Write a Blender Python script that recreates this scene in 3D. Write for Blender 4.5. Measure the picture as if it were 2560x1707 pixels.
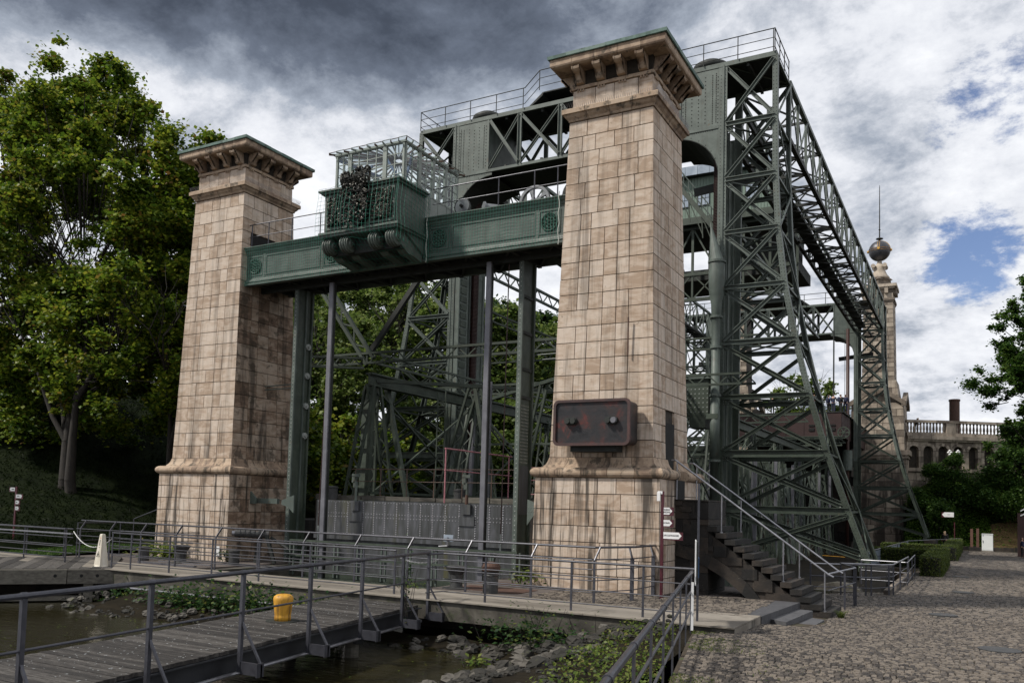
import bpy, math, random
import numpy as np
from mathutils import Vector, Matrix
for _o in list(bpy.data.objects): bpy.data.objects.remove(_o)
rnd = random.Random(7)
R = math.radians
S = bpy.context.scene
C = S.collection

# ------------------------------------------------------------------ camera
cam_d = bpy.data.cameras.new('camera'); cam = bpy.data.objects.new('camera', cam_d); C.objects.link(cam)
cam_d.sensor_fit = 'HORIZONTAL'; cam_d.sensor_width = 36.0; cam_d.lens = 29.74
cam_d.shift_y = 0.108; cam_d.clip_start = 0.1; cam_d.clip_end = 5000
CM = Matrix(((0.8769, 0.0051, 0.4806), (0.4798, -0.0671, -0.8748), (0.0278, 0.9977, -0.0613))).to_quaternion().to_matrix().to_4x4()
CM.translation = Vector((0, 0, 2.2)); cam.matrix_world = CM
S.camera = cam

# ------------------------------------------------------------------ world, sun, exposure
SUN_AZ, SUN_EL = R(222), R(48)      # azimuth of the sun, counted from +X towards +Y
W = bpy.data.worlds.new('World'); S.world = W; W.use_nodes = True
nt = W.node_tree; N = nt.nodes; L = nt.links
for n_ in list(N): N.remove(n_)
def wn(t, **k):
    n_ = N.new(t)
    for a, b in k.items(): setattr(n_, a, b)
    return n_
def wmath(op, a, b=None, c=None, clamp=False):
    n_ = wn('ShaderNodeMath', operation=op); n_.use_clamp = clamp
    for i, v in enumerate((a, b, c)):
        if v is None: continue
        if isinstance(v, (int, float)): n_.inputs[i].default_value = v
        else: L.new(v, n_.inputs[i])
    return n_.outputs[0]
def wvec(op, a, b=None, out=0):
    n_ = wn('ShaderNodeVectorMath', operation=op)
    for i, v in enumerate((a, b)):
        if v is None: continue
        if isinstance(v, tuple): n_.inputs[i].default_value = v
        else: L.new(v, n_.inputs[i])
    return n_.outputs[out]
def wrange(v, a, b, c, d):
    n_ = wn('ShaderNodeMapRange', interpolation_type='SMOOTHSTEP'); L.new(v, n_.inputs[0])
    for i, q in enumerate((a, b, c, d)): n_.inputs[i + 1].default_value = q
    return n_.outputs[0]
sky = wn('ShaderNodeTexSky', sky_type='NISHITA'); sky.sun_disc = False
sky.sun_elevation = SUN_EL; sky.sun_rotation = R(90) - SUN_AZ; sky.air_density = 1.0; sky.dust_density = 0.6; sky.ozone_density = 1.5
tc = wn('ShaderNodeTexCoord'); D = wvec('NORMALIZE', tc.outputs['Generated'])
sep = wn('ShaderNodeSeparateXYZ'); L.new(D, sep.inputs[0])
den = wmath('ADD', wmath('MAXIMUM', sep.outputs[2], 0.0), 0.35)
comb = wn('ShaderNodeCombineXYZ'); L.new(wmath('DIVIDE', sep.outputs[0], den), comb.inputs[0]); L.new(wmath('DIVIDE', sep.outputs[1], den), comb.inputs[1])
def wnoise(vec, scale, detail, rough, off, dist=0.0):
    n_ = wn('ShaderNodeTexNoise'); n_.inputs['Scale'].default_value = scale; n_.inputs['Detail'].default_value = detail
    n_.inputs['Roughness'].default_value = rough; n_.inputs['Distortion'].default_value = dist
    L.new(wvec('ADD', vec, off), n_.inputs['Vector']); return n_.outputs['Fac']
big = wnoise(comb.outputs[0], 1.7, 8, 0.55, (3.1, 1.7, 0.4), 0.25)
fine = wnoise(comb.outputs[0], 6.5, 14, 0.66, (7.3, 2.2, 1.4), 0.1)
def near_dir(d, lo, hi):
    return wrange(wvec('DOT_PRODUCT', D, d, 1), lo, hi, 0.0, 1.0)
# a heavy cloud bank to the left and overhead, thinning to bright cloud and blue gaps on the right
wob = wmath('MULTIPLY', wmath('SUBTRACT', big, 0.5), 0.35)
dark = wmath('MULTIPLY', wrange(wmath('ADD', sep.outputs[2], wob), 0.37, 0.52, 0.0, 1.0), wrange(wmath('ADD', wmath('MULTIPLY', sep.outputs[0], -1.0), wob), 0.12, 0.52, 0.0, 1.0))
shade = wmath('ADD', wmath('MULTIPLY', big, 0.70), wmath('MULTIPLY', fine, 0.62))
shade = wmath('ADD', wmath('SUBTRACT', shade, wmath('MULTIPLY', dark, 0.42)), -0.02)
ramp = wn('ShaderNodeValToRGB'); L.new(shade, ramp.inputs[0])
els = ramp.color_ramp.elements
els[0].position = 0.10; els[0].color = (0.40, 0.48, 0.66, 1)
els[1].position = 0.80; els[1].color = (9.6, 9.7, 9.9, 1)
for p_, c_ in ((0.24, (0.62, 0.76, 1.05, 1)), (0.38, (1.35, 1.6, 2.1, 1)), (0.51, (3.3, 3.7, 4.4, 1)), (0.62, (6.9, 7.1, 7.6, 1))):
    e_ = els.new(p_); e_.color = c_
gap = wmath('ADD', wmath('ADD', wmath('MULTIPLY', near_dir((-0.002, 0.964, 0.265), 0.9960, 1.0), 0.46), wmath('MULTIPLY', near_dir((0.02, 0.915, 0.40), 0.9925, 1.0), 0.40)),
            wmath('MULTIPLY', near_dir((0.45, 0.80, 0.40), 0.90, 1.0), 0.0))
cov = wmath('SUBTRACT', wmath('ADD', wmath('MULTIPLY', fine, 0.9), wmath('MULTIPLY', big, 0.45)), gap)
cover = wrange(cov, 0.23, 0.37, 0.0, 1.0)
mixw = wn('ShaderNodeMix', data_type='RGBA'); L.new(cover, mixw.inputs[0])
blue = wn('ShaderNodeMix', data_type='RGBA', blend_type='MULTIPLY'); blue.inputs[0].default_value = 1.0
L.new(sky.outputs[0], blue.inputs[6]); blue.inputs[7].default_value = (0.95, 0.92, 1.05, 1)
L.new(blue.outputs[2], mixw.inputs[6]); L.new(ramp.outputs[0], mixw.inputs[7])
bg = wn('ShaderNodeBackground'); bg.inputs[1].default_value = 0.1; L.new(mixw.outputs[2], bg.inputs[0])
wo = wn('ShaderNodeOutputWorld'); L.new(bg.outputs[0], wo.inputs[0])

sun_d = bpy.data.lights.new('sun', 'SUN'); sun_d.energy = 3.9; sun_d.angle = R(5); sun_d.color = (1.0, 0.95, 0.87)
sun = bpy.data.objects.new('sun', sun_d); C.objects.link(sun)
sdir = Vector((math.cos(SUN_AZ) * math.cos(SUN_EL), math.sin(SUN_AZ) * math.cos(SUN_EL), math.sin(SUN_EL)))
sun.rotation_euler = sdir.to_track_quat('Z', 'Y').to_euler()
vs = S.view_settings; vs.view_transform = 'Standard'; vs.look = 'None'; vs.exposure = 0.22; vs.gamma = 1.0
S.render.engine = 'CYCLES'; S.cycles.max_bounces = 5; S.cycles.diffuse_bounces = 2; S.cycles.glossy_bounces = 2; S.cycles.transparent_max_bounces = 16

# ------------------------------------------------------------------ materials
def make_mat(name, ramp_cols, rough=0.7, metal=0.0, scale=3.0, detail=6, stretch=(1, 1, 1), rand=0.0, tint=0.0, bump=0.15, bscale=None,
             streak=None, spots=None, spec=0.5, extra=None, hue=0.0):
    """ramp_cols: list of colours mixed by noise (+ per-object random, + per-face tint).  streak=(colour, amount, zlow, zhigh) stretched drips."""
    m = bpy.data.materials.new(name); m.use_nodes = True; t = m.node_tree; n = t.nodes; l = t.links
    b = n['Principled BSDF']; b.inputs['Roughness'].default_value = rough; b.inputs['Metallic'].default_value = metal
    b.inputs['Specular IOR Level'].default_value = spec
    geo = n.new('ShaderNodeNewGeometry')
    mp = n.new('ShaderNodeMapping'); mp.inputs['Scale'].default_value = stretch; l.new(geo.outputs['Position'], mp.inputs[0])
    def mth(op, a, c=None, clamp=False):
        q = n.new('ShaderNodeMath'); q.operation = op; q.use_clamp = clamp
        for i, v in enumerate((a, c)):
            if v is None: continue
            if isinstance(v, (int, float)): q.inputs[i].default_value = v
            else: l.new(v, q.inputs[i])
        return q.outputs[0]
    def noise(sc, dt, ro=0.6, vec=None, dist=0.0):
        q = n.new('ShaderNodeTexNoise'); q.inputs['Scale'].default_value = sc; q.inputs['Detail'].default_value = dt; q.inputs['Roughness'].default_value = ro
        q.inputs['Distortion'].default_value = dist; l.new(vec or mp.outputs[0], q.inputs['Vector']); return q.outputs['Fac']
    oi = n.new('ShaderNodeObjectInfo')
    vec = mp.outputs[0]
    if rand:
        ad = n.new('ShaderNodeVectorMath'); ad.operation = 'ADD'; l.new(mp.outputs[0], ad.inputs[0])
        cb = n.new('ShaderNodeCombineXYZ'); l.new(mth('MULTIPLY', oi.outputs['Random'], 50.0), cb.inputs[0]); l.new(cb.outputs[0], ad.inputs[1]); vec = ad.outputs[0]
    f = noise(scale, detail, vec=vec, dist=0.6)
    f = mth('ADD', mth('MULTIPLY', mth('SUBTRACT', f, 0.5), 1.9), 0.5)
    if rand: f = mth('ADD', f, mth('MULTIPLY', mth('SUBTRACT', oi.outputs['Random'], 0.5), rand))
    if tint:
        at = n.new('ShaderNodeAttribute'); at.attribute_name = 'tint'
        f = mth('ADD', f, mth('MULTIPLY', mth('SUBTRACT', at.outputs['Fac'], 0.5), tint))
    rp = n.new('ShaderNodeValToRGB'); l.new(f, rp.inputs[0]); e = rp.color_ramp.elements
    k = len(ramp_cols)
    for i, c in enumerate(ramp_cols):
        pos = 0.15 + 0.7 * i / (k - 1) if k > 1 else 0.5
        if i == 0: e[0].position = pos; e[0].color = (*c, 1)
        elif i == k - 1: e[-1].position = pos; e[-1].color = (*c, 1)
        else: q = e.new(pos); q.color = (*c, 1)
    if k == 1: e[1].color = (*ramp_cols[0], 1)
    col = rp.outputs[0]
    def mix(fac, a, c):
        q = n.new('ShaderNodeMix'); q.data_type = 'RGBA'
        if isinstance(fac, (int, float)): q.inputs[0].default_value = fac
        else: l.new(fac, q.inputs[0])
        for i, v in ((6, a), (7, c)):
            if isinstance(v, tuple): q.inputs[i].default_value = (*v, 1)
            else: l.new(v, q.inputs[i])
        return q.outputs[2]
    if streak:
        for (sc_, amt, zl, zh, wx, thr) in streak:
            mp2 = n.new('ShaderNodeMapping'); mp2.inputs['Scale'].default_value = (wx, wx, 0.22); l.new(geo.outputs['Position'], mp2.inputs[0])
            s = noise(1.0, 4, 0.65, vec=mp2.outputs[0], dist=0.3)
            mr = n.new('ShaderNodeMapRange'); mr.interpolation_type = 'SMOOTHSTEP'; l.new(s, mr.inputs[0]); mr.inputs[1].default_value = thr; mr.inputs[2].default_value = thr + 0.14
            sx = n.new('ShaderNodeSeparateXYZ'); l.new(geo.outputs['Position'], sx.inputs[0])
            zr = n.new('ShaderNodeMapRange'); l.new(sx.outputs[2], zr.inputs[0]); zr.inputs[1].default_value = zl; zr.inputs[2].default_value = zh; zr.inputs[3].default_value = amt; zr.inputs[4].default_value = amt * 0.25
            col = mix(mth('MULTIPLY', mr.outputs[0], zr.outputs[0]), col, sc_)
    if spots:
        sc_, sscale, thr, amt = spots
        s = noise(sscale, 5, 0.7, vec=geo.outputs['Position'])
        mr = n.new('ShaderNodeMapRange'); l.new(s, mr.inputs[0]); mr.inputs[1].default_value = thr; mr.inputs[2].default_value = thr + 0.08; mr.inputs[4].default_value = amt
        col = mix(mr.outputs[0], col, sc_)
    l.new(col, b.inputs['Base Color'])
    if bump:
        bn = n.new('ShaderNodeBump'); bn.inputs['Strength'].default_value = bump; bn.inputs['Distance'].default_value = 0.02
        l.new(noise(bscale or scale * 6, 6, 0.65), bn.inputs['Height']); l.new(bn.outputs[0], b.inputs['Normal'])
    rr = noise(scale * 2.3, 4); l.new(mth('ADD', mth('MULTIPLY', rr, 0.3), rough - 0.15, True), b.inputs['Roughness'])
    return m
M = {}
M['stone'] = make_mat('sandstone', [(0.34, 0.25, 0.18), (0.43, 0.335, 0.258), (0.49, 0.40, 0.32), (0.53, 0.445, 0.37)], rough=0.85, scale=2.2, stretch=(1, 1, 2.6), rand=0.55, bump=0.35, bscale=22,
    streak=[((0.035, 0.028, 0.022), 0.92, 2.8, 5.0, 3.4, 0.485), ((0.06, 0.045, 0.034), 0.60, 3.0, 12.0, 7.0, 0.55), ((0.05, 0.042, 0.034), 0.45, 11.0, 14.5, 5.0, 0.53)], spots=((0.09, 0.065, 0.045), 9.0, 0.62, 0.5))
M['stone_side'] = make_mat('darker_stained_sandstone', [(0.16, 0.105, 0.07), (0.27, 0.19, 0.135), (0.34, 0.26, 0.195), (0.40, 0.32, 0.25)], rough=0.88, scale=2.2, stretch=(1, 1, 2.6), rand=0.75, bump=0.4, bscale=22,
    streak=[((0.03, 0.024, 0.018), 0.9, 3.0, 13.0, 2.0, 0.47)], spots=((0.04, 0.03, 0.02), 1.6, 0.52, 0.7))  # darker base and streaks, left tower's right face below the bridge
M['mortar'] = make_mat('mortar', [(0.02, 0.017, 0.014), (0.05, 0.04, 0.03)], rough=0.95, scale=4)
M['mould'] = make_mat('moulding_stone', [(0.20, 0.14, 0.10), (0.34, 0.25, 0.175), (0.40, 0.31, 0.23)], rough=0.85, scale=3.0, rand=0.5, bump=0.35,
    streak=[((0.03, 0.026, 0.02), 0.75, 3.0, 6.0, 4.0, 0.50)], spots=((0.04, 0.035, 0.026), 3.0, 0.56, 0.75))
M['darkstone'] = make_mat('dark_stone', [(0.004, 0.0035, 0.003), (0.010, 0.008, 0.0065), (0.030, 0.022, 0.016)], rough=0.8, scale=2.0, rand=0.7, bump=0.5, bscale=14,
    streak=[((0.12, 0.10, 0.08), 0.5, -1, 6, 7.0, 0.62)], spots=((0.16, 0.14, 0.115), 9.0, 0.66, 0.6))
M['slab'] = make_mat('basalt_slab', [(0.045, 0.045, 0.05), (0.08, 0.08, 0.085)], rough=0.7, scale=5, rand=0.4, bump=0.2)
M['farstone'] = make_mat('weathered_stone', [(0.14, 0.115, 0.092), (0.30, 0.25, 0.20), (0.42, 0.36, 0.29)], rough=0.9, scale=0.6, rand=0.8, bump=0.3, bscale=5,
    streak=[((0.03, 0.024, 0.02), 0.9, 4.0, 9.0, 1.0, 0.44), ((0.05, 0.04, 0.03), 0.6, 20.0, 30.0, 2.0, 0.52)])
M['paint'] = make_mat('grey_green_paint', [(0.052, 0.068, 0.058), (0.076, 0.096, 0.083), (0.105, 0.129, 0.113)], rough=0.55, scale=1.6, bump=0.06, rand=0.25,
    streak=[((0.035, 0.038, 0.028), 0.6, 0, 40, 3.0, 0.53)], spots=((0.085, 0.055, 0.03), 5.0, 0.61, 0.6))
M['paint_shade'] = make_mat('shaded_olive_paint', [(0.020, 0.030, 0.020), (0.034, 0.048, 0.034), (0.055, 0.072, 0.052)], rough=0.55, scale=1.8, bump=0.08, rand=0.35,
    streak=[((0.02, 0.024, 0.016), 0.5, 0, 14, 4.0, 0.52)], spots=((0.10, 0.075, 0.03), 5.0, 0.62, 0.5))  # same paint made darker and more olive, low members' shade in the colour
M['rivet'] = make_mat('rivet_rust', [(0.012, 0.015, 0.013), (0.03, 0.035, 0.028)], rough=0.7, scale=8)
M['rivet_l'] = make_mat('rivet_pale', [(0.20, 0.22, 0.21), (0.34, 0.36, 0.34)], rough=0.5, scale=8)
M['dark'] = make_mat('dark_iron', [(0.007, 0.009, 0.008), (0.018, 0.022, 0.019)], rough=0.7, scale=2, bump=0.1)
M['black'] = make_mat('black_void', [(0.006, 0.006, 0.006)], rough=0.9, bump=0)
M['gate'] = make_mat('gate_steel', [(0.035, 0.037, 0.036), (0.06, 0.063, 0.066), (0.095, 0.098, 0.11)], rough=0.5, metal=0.2, scale=1.8, stretch=(2.5, 2.5, 0.5), bump=0.1,
    streak=[((0.10, 0.095, 0.03), 0.6, 0, 3, 1.6, 0.56)])
M['guide'] = make_mat('guide_rail_steel', [(0.11, 0.11, 0.125), (0.17, 0.17, 0.19)], rough=0.45, metal=0.3, scale=2, bump=0.05)
M['rail'] = make_mat('railing_paint', [(0.045, 0.046, 0.056), (0.075, 0.076, 0.09)], rough=0.38, metal=0.4, scale=7, bump=0.04, rand=0.3, spots=((0.10, 0.07, 0.04), 14.0, 0.68, 0.3))
M['galv'] = make_mat('galvanised_steel', [(0.20, 0.20, 0.22), (0.32, 0.32, 0.34)], rough=0.35, metal=0.7, scale=6, bump=0.04)
M['copper'] = make_mat('copper_patina', [(0.05, 0.095, 0.08), (0.10, 0.17, 0.145), (0.15, 0.21, 0.185)], rough=0.7, scale=2.5, rand=0.4, spots=((0.05, 0.06, 0.05), 3.0, 0.55, 0.8), bump=0.15)
M['concrete'] = make_mat('walkway_concrete', [(0.13, 0.112, 0.09), (0.19, 0.168, 0.14), (0.235, 0.21, 0.178)], rough=0.85, scale=0.9, stretch=(0.5, 1.6, 1), bump=0.15, spots=((0.12, 0.105, 0.085), 1.3, 0.56, 0.6))
M['concrete_d'] = make_mat('stained_concrete', [(0.022, 0.020, 0.016), (0.06, 0.054, 0.044), (0.12, 0.11, 0.092)], rough=0.9, scale=1.6, bump=0.5, bscale=16, spots=((0.04, 0.05, 0.02), 3.0, 0.55, 0.6))
M['asphalt'] = make_mat('apron_asphalt', [(0.06, 0.05, 0.045), (0.115, 0.095, 0.085)], rough=0.95, scale=1.2, bump=0.4, bscale=40, spots=((0.20, 0.16, 0.12), 8.0, 0.62, 0.5))
M['cobble'] = make_mat('cobble_stone', [(0.022, 0.018, 0.016), (0.046, 0.038, 0.032), (0.075, 0.062, 0.050), (0.15, 0.125, 0.10)], rough=0.7, scale=5, tint=1.0, rand=0.7, bump=0.35, bscale=50)
M['joint'] = make_mat('cobble_joint', [(0.022, 0.017, 0.010), (0.055, 0.038, 0.022)], rough=0.95, scale=3, bump=0.4, spots=((0.05, 0.075, 0.02), 1.4, 0.56, 0.7))
M['wood'] = make_mat('weathered_wood', [(0.012, 0.010, 0.009), (0.032, 0.028, 0.025), (0.075, 0.068, 0.062)], rough=0.85, scale=2.4, stretch=(2.0, 9.0, 3.0), rand=0.7, bump=0.5, bscale=20,
    spots=((0.42, 0.42, 0.40), 22.0, 0.665, 0.9))
M['beamwood'] = make_mat('old_timber', [(0.05, 0.045, 0.038), (0.13, 0.12, 0.10)], rough=0.9, scale=2.4, stretch=(0.6, 3.0, 6.0), rand=0.5, bump=0.6, bscale=16)
M['ironbeam'] = make_mat('pier_girder', [(0.014, 0.015, 0.018), (0.03, 0.032, 0.037)], rough=0.5, metal=0.3, scale=2, bump=0.08)
M['yellow'] = make_mat('yellow_paint', [(0.26, 0.12, 0.012), (0.50, 0.25, 0.022), (0.58, 0.30, 0.028)], rough=0.55, scale=6, stretch=(1, 1, 0.35), bump=0.1, streak=[((0.07, 0.04, 0.012), 0.85, -1, 3, 12.0, 0.53)])
M['castiron'] = make_mat('cast_iron', [(0.03, 0.031, 0.031), (0.065, 0.065, 0.065)], rough=0.6, metal=0.2, scale=5, bump=0.25, spots=((0.13, 0.06, 0.03), 5, 0.6, 0.6))
M['rust'] = make_mat('rusty_iron', [(0.045, 0.022, 0.015), (0.09, 0.045, 0.03)], rough=0.8, scale=5, bump=0.3)
M['white'] = make_mat('white_plastic', [(0.50, 0.45, 0.36), (0.72, 0.68, 0.60)], rough=0.5, scale=4, stretch=(1, 1, 0.4), bump=0.05)
M['signwhite'] = make_mat('sign_white', [(0.62, 0.62, 0.62), (0.72, 0.72, 0.72)], rough=0.4, scale=2, bump=0)
M['signdim'] = make_mat('sign_grey', [(0.30, 0.32, 0.33), (0.42, 0.44, 0.45)], rough=0.4, scale=2, bump=0)
M['wine'] = make_mat('wine_red', [(0.045, 0.006, 0.012), (0.065, 0.009, 0.016)], rough=0.4, scale=2, bump=0)
M['ink'] = make_mat('print_black', [(0.02, 0.02, 0.02)], rough=0.6, bump=0)
M['orange'] = make_mat('orange_mark', [(0.6, 0.13, 0.02)], rough=0.6, bump=0)
M['tank'] = make_mat('rusted_tank', [(0.010, 0.010, 0.012), (0.020, 0.020, 0.023), (0.032, 0.022, 0.022), (0.12, 0.025, 0.02)], rough=0.5, metal=0.3, scale=2.2, bump=0.3, streak=[((0.02, 0.02, 0.022), 0.7, 3, 7, 5, 0.5)])
M['tankedge'] = make_mat('tank_edge', [(0.03, 0.018, 0.018), (0.07, 0.028, 0.024)], rough=0.6, scale=4)
M['pink'] = make_mat('faded_red_rail', [(0.30, 0.11, 0.13), (0.42, 0.19, 0.21)], rough=0.6, scale=5, bump=0.05)
M['brownrail'] = make_mat('brown_rail', [(0.08, 0.05, 0.035), (0.14, 0.09, 0.07)], rough=0.6, scale=5, bump=0.05)
M['hull'] = make_mat('red_brown_hull', [(0.022, 0.009, 0.009), (0.038, 0.015, 0.014)], rough=0.7, scale=0.8, bump=0.1)
M['spindle'] = make_mat('greased_spindle', [(0.03, 0.012, 0.01), (0.05, 0.022, 0.018)], rough=0.5, scale=4, bump=0.1)
M['cladding'] = make_mat('green_cladding', [(0.11, 0.16, 0.125), (0.15, 0.205, 0.165)], rough=0.6, scale=1, bump=0.05)
M['zinc'] = make_mat('zinc_sheet', [(0.20, 0.24, 0.29), (0.32, 0.37, 0.43)], rough=0.4, metal=0.4, scale=1.5, rand=0.4, bump=0.05)
M['cabgrey'] = make_mat('cabin_paint', [(0.17, 0.20, 0.18), (0.24, 0.27, 0.245)], rough=0.5, scale=2, bump=0.05, spots=((0.10, 0.08, 0.05), 6, 0.62, 0.5))
M['blue'] = make_mat('blue_steel', [(0.04, 0.09, 0.19), (0.06, 0.12, 0.24)], rough=0.5, scale=2, bump=0)
M['net'] = make_mat('net_green', [(0.012, 0.15, 0.105), (0.018, 0.21, 0.145)], rough=0.7, scale=3, bump=0)
M['rope'] = make_mat('net_rope', [(0.35, 0.38, 0.34), (0.5, 0.52, 0.48)], rough=0.8, scale=3, bump=0)
M['relief'] = make_mat('bronze_relief', [(0.008, 0.009, 0.008), (0.022, 0.022, 0.017), (0.055, 0.050, 0.036)], rough=0.45, metal=0.4, scale=5, bump=0.4, rand=0.5)
M['relief_g'] = make_mat('green_relief', [(0.03, 0.055, 0.042), (0.06, 0.10, 0.08)], rough=0.6, scale=5, bump=0.3)
M['wheel'] = make_mat('wheel_grey', [(0.13, 0.14, 0.15), (0.20, 0.21, 0.22)], rough=0.5, metal=0.3, scale=3, bump=0.1, spots=((0.1, 0.07, 0.05), 4, 0.6, 0.4))
M['bark'] = make_mat('bark', [(0.009, 0.007, 0.006), (0.026, 0.021, 0.016)], rough=0.9, scale=5, stretch=(2, 2, 0.5), bump=0.6)
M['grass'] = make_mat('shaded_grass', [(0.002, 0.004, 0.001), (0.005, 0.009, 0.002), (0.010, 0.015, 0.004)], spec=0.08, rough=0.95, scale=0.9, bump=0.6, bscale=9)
M['soil'] = make_mat('dry_bank_soil', [(0.045, 0.032, 0.016), (0.09, 0.062, 0.03)], spec=0.08, rough=0.95, scale=1.2, bump=0.6, bscale=8)
M['mud'] = make_mat('wet_mud', [(0.007, 0.006, 0.004), (0.020, 0.016, 0.010)], spec=0.08, rough=0.6, scale=2, bump=0.5)
M['rock'] = make_mat('riprap_rock', [(0.014, 0.013, 0.010), (0.036, 0.032, 0.026), (0.09, 0.082, 0.07)], rough=0.85, scale=3, rand=0.9, tint=0.8, bump=0.6, bscale=12, spots=((0.05, 0.06, 0.012), 3, 0.60, 0.75))
M['brick'] = make_mat('old_brick', [(0.06, 0.028, 0.02), (0.12, 0.06, 0.042)], rough=0.9, scale=8, bump=0.4, rand=0.6)
M['cabinet'] = make_mat('cabinet_white', [(0.60, 0.63, 0.62), (0.68, 0.70, 0.69)], rough=0.5, scale=2, bump=0)
M['skin'] = make_mat('skin', [(0.45, 0.27, 0.19)], rough=0.6, bump=0)
M['hair'] = make_mat('blond_hair', [(0.30, 0.20, 0.12), (0.50, 0.36, 0.24)], rough=0.6, scale=9, bump=0.2)
M['hair_d'] = make_mat('dark_hair', [(0.02, 0.015, 0.012)], rough=0.6, bump=0)
for nm_, c_ in dict(cl_black=(0.012, 0.012, 0.014), cl_blue=(0.05, 0.10, 0.25), cl_navy=(0.02, 0.025, 0.06), cl_red=(0.35, 0.05, 0.06), cl_tan=(0.20, 0.15, 0.10), cl_light=(0.35, 0.38, 0.42)).items():
    M[nm_] = make_mat('cloth_' + nm_[3:], [c_, tuple(v * 1.3 for v in c_)], rough=0.9, scale=6, bump=0.1)
M['gold'] = make_mat('gilding', [(0.55, 0.32, 0.07), (0.7, 0.42, 0.1)], rough=0.35, metal=0.7, scale=4, bump=0)
M['globe'] = make_mat('globe_dark', [(0.05, 0.052, 0.06), (0.09, 0.09, 0.10)], rough=0.45, metal=0.5, scale=1.2, bump=0.05)
# glass
def glass_mat():
    m = bpy.data.materials.new('window_glass'); m.use_nodes = True; n = m.node_tree.nodes; l = m.node_tree.links
    for q in list(n): n.remove(q)
    tr = n.new('ShaderNodeBsdfTransparent'); tr.inputs[0].default_value = (0.88, 0.93, 0.93, 1)
    gl = n.new('ShaderNodeBsdfGlossy'); gl.inputs['Roughness'].default_value = 0.06
    mx = n.new('ShaderNodeMixShader'); mx.inputs[0].default_value = 0.10; l.new(tr.outputs[0], mx.inputs[1]); l.new(gl.outputs[0], mx.inputs[2])
    o = n.new('ShaderNodeOutputMaterial'); l.new(mx.outputs[0], o.inputs[0]); return m
M['glass'] = glass_mat()
def frosted():
    m = bpy.data.materials.new('milky_glass'); m.use_nodes = True; n = m.node_tree.nodes; l = m.node_tree.links
    for q in list(n): n.remove(q)
    tr = n.new('ShaderNodeBsdfTransparent'); tr.inputs[0].default_value = (0.85, 0.9, 0.92, 1)
    tl = n.new('ShaderNodeBsdfTranslucent'); tl.inputs[0].default_value = (0.75, 0.8, 0.8, 1)
    mx = n.new('ShaderNodeMixShader'); mx.inputs[0].default_value = 0.45; l.new(tr.outputs[0], mx.inputs[1]); l.new(tl.outputs[0], mx.inputs[2])
    o = n.new('ShaderNodeOutputMaterial'); l.new(mx.outputs[0], o.inputs[0]); return m
M['milky'] = frosted()
def leaf_mat(name, cols):
    m = bpy.data.materials.new(name); m.use_nodes = True; n = m.node_tree.nodes; l = m.node_tree.links
    for q in list(n): n.remove(q)
    at = n.new('ShaderNodeAttribute'); at.attribute_name = 'tint'
    rp = n.new('ShaderNodeValToRGB'); l.new(at.outputs['Fac'], rp.inputs[0]); e = rp.color_ramp.elements
    e[0].position = 0.0; e[0].color = (*cols[0], 1); e[1].position = 1.0; e[1].color = (*cols[-1], 1)
    for i, c in enumerate(cols[1:-1]): q = e.new((i + 1) / (len(cols) - 1)); q.color = (*c, 1)
    df = n.new('ShaderNodeBsdfPrincipled'); df.inputs['Roughness'].default_value = 0.5; df.inputs['Specular IOR Level'].default_value = 0.05 if 'dark' in name else 0.25; l.new(rp.outputs[0], df.inputs['Base Color'])
    tl = n.new('ShaderNodeBsdfTranslucent'); l.new(rp.outputs[0], tl.inputs[0])
    mx = n.new('ShaderNodeMixShader'); mx.inputs[0].default_value = 0.45; l.new(df.outputs[0], mx.inputs[1]); l.new(tl.outputs[0], mx.inputs[2])
    o = n.new('ShaderNodeOutputMaterial'); l.new(mx.outputs[0], o.inputs[0]); return m
M['maple'] = leaf_mat('maple_leaves', [(0.016, 0.040, 0.006), (0.055, 0.105, 0.011), (0.125, 0.19, 0.018), (0.25, 0.29, 0.03), (0.18, 0.10, 0.028)])
M['leaf'] = leaf_mat('light_green_leaves', [(0.03, 0.06, 0.012), (0.08, 0.13, 0.025), (0.15, 0.20, 0.045), (0.30, 0.34, 0.12)])
M['conifer'] = leaf_mat('dark_leaves', [(0.012, 0.03, 0.012), (0.03, 0.06, 0.022), (0.06, 0.10, 0.035)])
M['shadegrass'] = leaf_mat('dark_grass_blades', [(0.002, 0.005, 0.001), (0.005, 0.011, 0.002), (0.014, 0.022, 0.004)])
M['shrub'] = leaf_mat('shrub_leaves', [(0.012, 0.036, 0.008), (0.035, 0.085, 0.016), (0.08, 0.15, 0.028), (0.15, 0.22, 0.04)])
M['cover'] = leaf_mat('groundcover_leaves', [(0.03, 0.07, 0.012), (0.07, 0.14, 0.022), (0.13, 0.22, 0.035), (0.20, 0.28, 0.05)])
M['hedge'] = leaf_mat('hedge_leaves', [(0.022, 0.038, 0.008), (0.05, 0.08, 0.016), (0.10, 0.13, 0.028), (0.20, 0.22, 0.06)])
M['ivy'] = leaf_mat('climber_leaves', [(0.008, 0.026, 0.008), (0.02, 0.055, 0.016), (0.05, 0.10, 0.025), (0.20, 0.20, 0.04)])
M['weed'] = leaf_mat('weed_leaves', [(0.03, 0.06, 0.012), (0.08, 0.13, 0.02), (0.16, 0.20, 0.04), (0.20, 0.15, 0.06)])
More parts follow.
